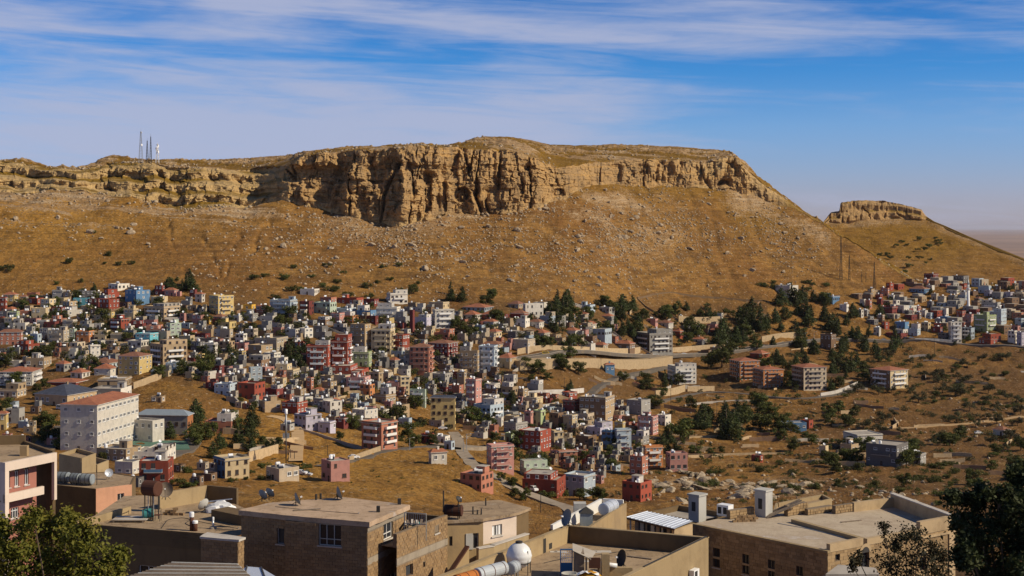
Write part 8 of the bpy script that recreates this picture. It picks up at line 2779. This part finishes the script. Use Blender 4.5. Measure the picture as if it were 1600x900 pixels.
    dish_thing(pz(258, 781, zf + 0.9), 0.6, 'large rusty mesh dish on the terrace back wall', (0.2, -0.85, 0.3), M_PLANK, 0.75)
    for px, row, fc, lab in ((320, 802, (-0.75, 0.5, 0.45), 'tilted frame of a broken dish on the terrace'),):
        dish_thing(pz(px, row, zf), 0.5, lab, fc, M_LEADG, 0.6)
    tp = thing('tarpaulin_heap', pz(345, 800, zf), 'crumpled white tarpaulin heap on the terrace corner', 'tarpaulin')
    bmx = bmesh.new(); bmesh.ops.create_icosphere(bmx, subdivisions=3, radius=1.0)
    for v in bmx.verts:
        k = 1 + 0.35 * float(fbm(v.co.x * 2.4, v.co.y * 2.4 + v.co.z * 1.7, 3, 14))
        v.co = Vector((v.co.x * 1.3 * k, v.co.y * 0.7 * k, max(v.co.z, -0.1) * 0.75 * k + 0.05))
    me = bpy.data.meshes.new('sheet'); bmx.to_mesh(me); bmx.free(); me.materials.append(M_BRIGHT); put('sheet', me, tp, None, None, (0.9, 0.9, 1.1))
    m = MB(); m.bar((-1.2, 0.2, 0.75), (0.9, -0.2, 1.05), 0.07); m.build('pole', [M_SHEET], tp)
    # nearer block corner to the right of the wall
    z3 = -20.9
    q = [pz(314, 841, z3), pz(372, 846, z3), pz(381, 842, z3), pz(325, 834.5, z3)]
    r2 = thing('block_annex', (q[1].x, q[1].y + 1, -32), 'low block annex between the concrete terrace and block house', 'house')
    facade(r2, Face(q[0], q[1]), -32, z3, [], M_MORTAR, 'block', seed=21)
    facade(r2, Face(q[1], q[2]), -32, z3, [], M_MORTAR, 'block', seed=22)
    facade(r2, Face(q[2], q[3]), -32, z3, [], M_MORTAR, name='rear_wall'); facade(r2, Face(q[3], q[0]), -32, z3, [], M_MORTAR, name='side_wall')
    roof_slab(r2, q, z3 + 0.12, 0.14, 0.1, M_SCREED, 'roof', 0.03, 8)
concrete_terrace()

# --- slatted pergola at the bottom edge
def pergola():
    z = -17.3
    a = pz(200, 902, z); b = pz(392, 902, z); c = pz(372, 883, z); d = pz(268, 880, z)
    root = thing('pergola', ((a.x + b.x) / 2, a.y + 1, -27), 'weathered slatted pergola roof with crossing wires', 'pergola')
    n = 22
    a2 = a + (a - d) * 0.8; b2 = b + (b - c) * 0.8
    for k in range(n):
        t = k / (n - 1)
        p = d.lerp(a2, t); q = c.lerp(b2, t)
        m = MB(); m.bar(p + Vector((0, 0, 0.04)), q + Vector((0, 0, 0.04)), 0.11, 0.05); part(m, 'slat', [M_PLANK if k % 3 else M_LEADG], root)
    for t in (0.05, 0.35, 0.65, 0.95):
        p = d.lerp(c, t); q = a2.lerp(b2, t)
        m = MB(); m.bar(p - Vector((0, 0, 0.05)), q - Vector((0, 0, 0.05)), 0.1, 0.12); part(m, 'rafter', [M_BROWNF], root)
    for p in (a2, b2, c, d):
        m = MB(); m.bar((p.x, p.y, -27), (p.x, p.y, z - 0.12), 0.12); part(m, 'post', [M_BROWNF], root)
    # pale sheet roof beside it
    s = thing('pale_sheet_roof', pz(400, 905, -27), 'pale sheet awning with dark battens beside the pergola', 'awning')
    zz = -17.6
    q = [pz(356, 903, zz), pz(440, 906, zz), pz(408, 887, zz), pz(386, 885, zz)]
    m = MB(); m.prism([xy(p) for p in q], zz - 0.04, zz, 0, True, True); part(m, 'sheet', [M_SHEET], s)
    m = MB(); m.bar(q[0].lerp(q[1], 0.3) + Vector((0, 0, 0.03)), q[3] + Vector((0, 0, 0.03)), 0.07); m.bar(q[0].lerp(q[1], 0.7) + Vector((0, 0, 0.03)), q[2] + Vector((0, 0, 0.03)), 0.07); part(m, 'batten', [M_DARK], s)
    for p in q:
        m = MB(); m.bar((p.x * 0.995, p.y, -27), (p.x * 0.995, p.y, zz - 0.041), 0.1); part(m, 'post', [M_BROWNF], s)
pergola()

# --- foreground trees with real leaves
M_LEAFN = leaf_mat('foliage_near_yellow_green', (0.17, 0.165, 0.020), (0.095, 0.11, 0.015), (0.24, 0.19, 0.028))
M_LEAFD = leaf_mat('foliage_near_dark', (0.030, 0.042, 0.014), (0.018, 0.027, 0.010), (0.065, 0.070, 0.020))
M_LEAFB = leaf_mat('foliage_near_brown_green', (0.050, 0.050, 0.020), (0.030, 0.032, 0.014), (0.08, 0.06, 0.025))
def near_tree(label, base, lobes, nleaf, size, mat, seed, trunk_r=0.22, edge=0.5):
    rs = np.random.default_rng(seed)
    root = thing('broadleaf_tree', base, label, 'tree')
    C = np.array([[l[0].x, l[0].y, l[0].z, l[1]] for l in lobes])
    # break each lobe into many small sprays
    sp = []
    for c in C:
        k = int(14 + 26 * (c[3] / C[:, 3].max()) ** 2)
        dd = rs.normal(size=(k, 3)); dd /= np.linalg.norm(dd, axis=1)[:, None]
        rad = c[3] * rs.uniform(0.45, 1.12, k)
        pts = c[:3] + dd * rad[:, None]
        for p, d_ in zip(pts, dd):
            sp.append((p, d_, rs.uniform(0.16, 0.42) * (0.55 + 0.45 * c[3])))
    per = max(6, nleaf // len(sp))
    P_, N_ = [], []
    for p, d_, rr in sp:
        q = rs.normal(size=(per, 3)) * rr * 0.62
        P_.append(p + q); N_.append(np.tile(d_ * 0.6 + np.array([0, 0, 0.5]), (per, 1)))
    P_ = np.concatenate(P_) - np.array(base[:]); N_ = np.concatenate(N_)
    me = leaves_mesh('crown', P_, N_, size, mat, rs, 0.55)
    put('crown', me, root)
    m = MB()
    b0 = Vector((0, 0, -0.5))
    cen = Vector((C[:, 0].mean(), C[:, 1].mean(), C[:, 2].mean())) - Vector(base)
    mid = Vector((cen.x * 0.6, cen.y * 0.6, cen.z * 0.55))
    m.tube([b0, mid * 0.5, mid], [trunk_r, trunk_r * 0.8, trunk_r * 0.62], 10); part_ = m.build('trunk', [M_BARK], root, True)
    m = MB()
    for c in C:
        e = Vector(c[:3]) - Vector(base)
        j = mid.lerp(e, 0.5) + Vector((0, 0, 0.1))
        m.tube([mid * 0.9, j, e], [trunk_r * 0.42, trunk_r * 0.24, 0.02], 6)
    for p, d_, rr in sp[::2]:
        i = int(np.argmin(((C[:, :3] - p) ** 2).sum(1)))
        m.tube([Vector(C[i, :3]) - Vector(base), Vector(p) - Vector(base)], [0.03, 0.008], 4)
    m.build('branches', [M_BARK], root, True)
    return root
def lobes_px(lst, d, spread, seed):
    r = random.Random(seed)
    return [(Vector(P(px, row, d + r.uniform(-spread, spread))), rad * d / F) for px, row, rad in lst]
lt = lobes_px([(20, 850, 36), (60, 826, 26), (85, 862, 44), (125, 838, 24), (150, 875, 34), (40, 890, 48), (110, 900, 46), (178, 892, 16), (-20, 870, 44), (150, 925, 40), (70, 930, 60), (0, 822, 12), (104, 812, 16), (52, 806, 12), (190, 868, 10), (-10, 940, 55)], 58, 1.3, 1)
near_tree('big yellow-green leafy tree in front of the concrete terrace', Vector((lt[6][0].x, 58, -23.5)), lt, 20000, 0.085, M_LEAFN, 11, 0.2)
rt_ = lobes_px([(1415, 835, 13), (1395, 850, 15), (1435, 842, 17), (1455, 858, 14), (1425, 868, 22), (1390, 885, 24), (1460, 885, 20), (1430, 905, 30), (1380, 826, 8), (1470, 868, 9), (1340, 872, 9), (1332, 884, 8), (1475, 905, 16), (1400, 930, 30)], 82, 1.0, 2)
near_tree('thin brown-green tree against the lit stone facade', Vector((rt_[7][0].x, 82, -33)), rt_, 6500, 0.085, M_LEAFB, 12, 0.16)
bt = lobes_px([(1560, 790, 34), (1600, 765, 36), (1530, 830, 32), (1580, 840, 45), (1545, 880, 44), (1600, 890, 50), (1510, 870, 18), (1520, 790, 20), (1640, 800, 60), (1650, 880, 70), (1500, 812, 10), (1585, 742, 12), (1560, 930, 60), (1620, 740, 22), (1490, 778, 8), (1508, 845, 12), (1535, 770, 10)], 66, 1.6, 3)
near_tree('huge dark-green tree overhanging beside the stone house', Vector((bt[5][0].x + 0.6, 66, -28)), bt, 30000, 0.105, M_LEAFD, 13, 0.28)

# --- loose things on the roofs: hoses, stacked blocks, planks, cables
def hose(name, label, pts, z, r_=0.025, mat=None, cat='hose'):
    P3 = [pz(a, b, z) for a, b in pts]
    c = resample(P3, 40)
    for _ in range(4):
        c = [c[0]] + [(c[i - 1] + c[i] * 2 + c[i + 1]) / 4 for i in range(1, len(c) - 1)] + [c[-1]]
    o = thing(name, (c[0].x, c[0].y, z), label, cat)
    m = MB(); m.tube([(p.x, p.y, z + r_ * 0.8) for p in c], [r_] * len(c), 6); part(m, 'tube', [mat or M_DARK], o, True)
    m = MB(); m.tube([(c[-1].x, c[-1].y, z), (c[-1].x + 0.05, c[-1].y, z + 0.12)], [r_ * 1.6, r_ * 1.3], 8); part(m, 'nozzle', [M_STEEL], o)
hose('garden_hose', 'black hose looping over the concrete terrace floor', [(252, 826), (262, 812), (285, 809), (300, 812), (288, 818), (297, 822)], -22.05)
hose('garden_hose', 'dark cable trailing across the terrace beside the chimney pipes', [(310, 815), (335, 820), (372, 826)], -22.05, 0.02)
hose('roof_cable', 'black cable snaking over the beige terrace floor', [(850, 880), (885, 872), (930, 868), (985, 860), (1040, 858)], -20.25, 0.02, M_DARK, 'cable')
hose('roof_cable', 'grey cable lying along the block house roof', [(430, 792), (470, 796), (520, 800), (560, 803)], -19.87, 0.018, M_DARK, 'cable')
hose('roof_cable', 'dark pipe run across the pale stone house roof', [(1215, 818), (1260, 826), (1310, 838), (1350, 845)], -26.3, 0.03, M_STEEL, 'pipe')
def block_stack(px, row, z, n, label, seed):
    p = pz(px, row, z); r = random.Random(seed)
    o = thing('block_stack', (p.x, p.y, z), label, 'blocks', None, r.uniform(-0.6, 0.2))
    b = MB(); b.box(-0.2, 0.2, -0.1, 0.1, 0, 0.19); me = b.mesh('block', [M_BLOCK])
    k = 0
    for lay in range(3):
        for i in range(n - lay):
            if r.random() < 0.15:
                continue
            put('block', me, o, ((i - n / 2 + lay * 0.5) * 0.43 + r.uniform(-0.03, 0.03), r.uniform(-0.06, 0.06), lay * 0.195 - 0.005), (0, 0, r.uniform(-0.2, 0.2)))
block_stack(1170, 815, -26.3, 6, 'row of loose stones stacked by the grey towers', 2)
block_stack(275, 805, -22.05, 4, 'blocks stacked beside the lit back wall of the concrete terrace', 5)
for i, (px, row, z, L, a, lab) in enumerate(((480, 797, -19.87, 1.9, 0.3, 'long plank lying on the block house roof'), (1000, 872, -20.25, 1.6, -0.5, 'plank lying on the beige terrace by the cable'), (735, 799, -21.43, 1.4, 0.2, 'plank on the brown roof beside the vent pipes'), (1330, 815, -26.3, 2.2, 0.4, 'plank on the pale roof by the parapet'), (352, 828, -22.05, 1.3, 0.1, 'plank beside the roof box on the concrete terrace'))):
    p = pz(px, row, z)
    o = thing('loose_plank', (p.x, p.y, z), lab, 'plank', None, a)
    m = MB(); m.box(-L / 2, L / 2, -0.11, 0.11, 0.03, 0.07); m.build('board', [M_PLANK], o)
    m = MB(); m.box(-L * 0.3, -L * 0.3 + 0.08, -0.16, 0.16, -0.003, 0.029); m.box(L * 0.3, L * 0.3 + 0.08, -0.16, 0.16, -0.003, 0.029); m.build('batten', [M_PLANK], o)
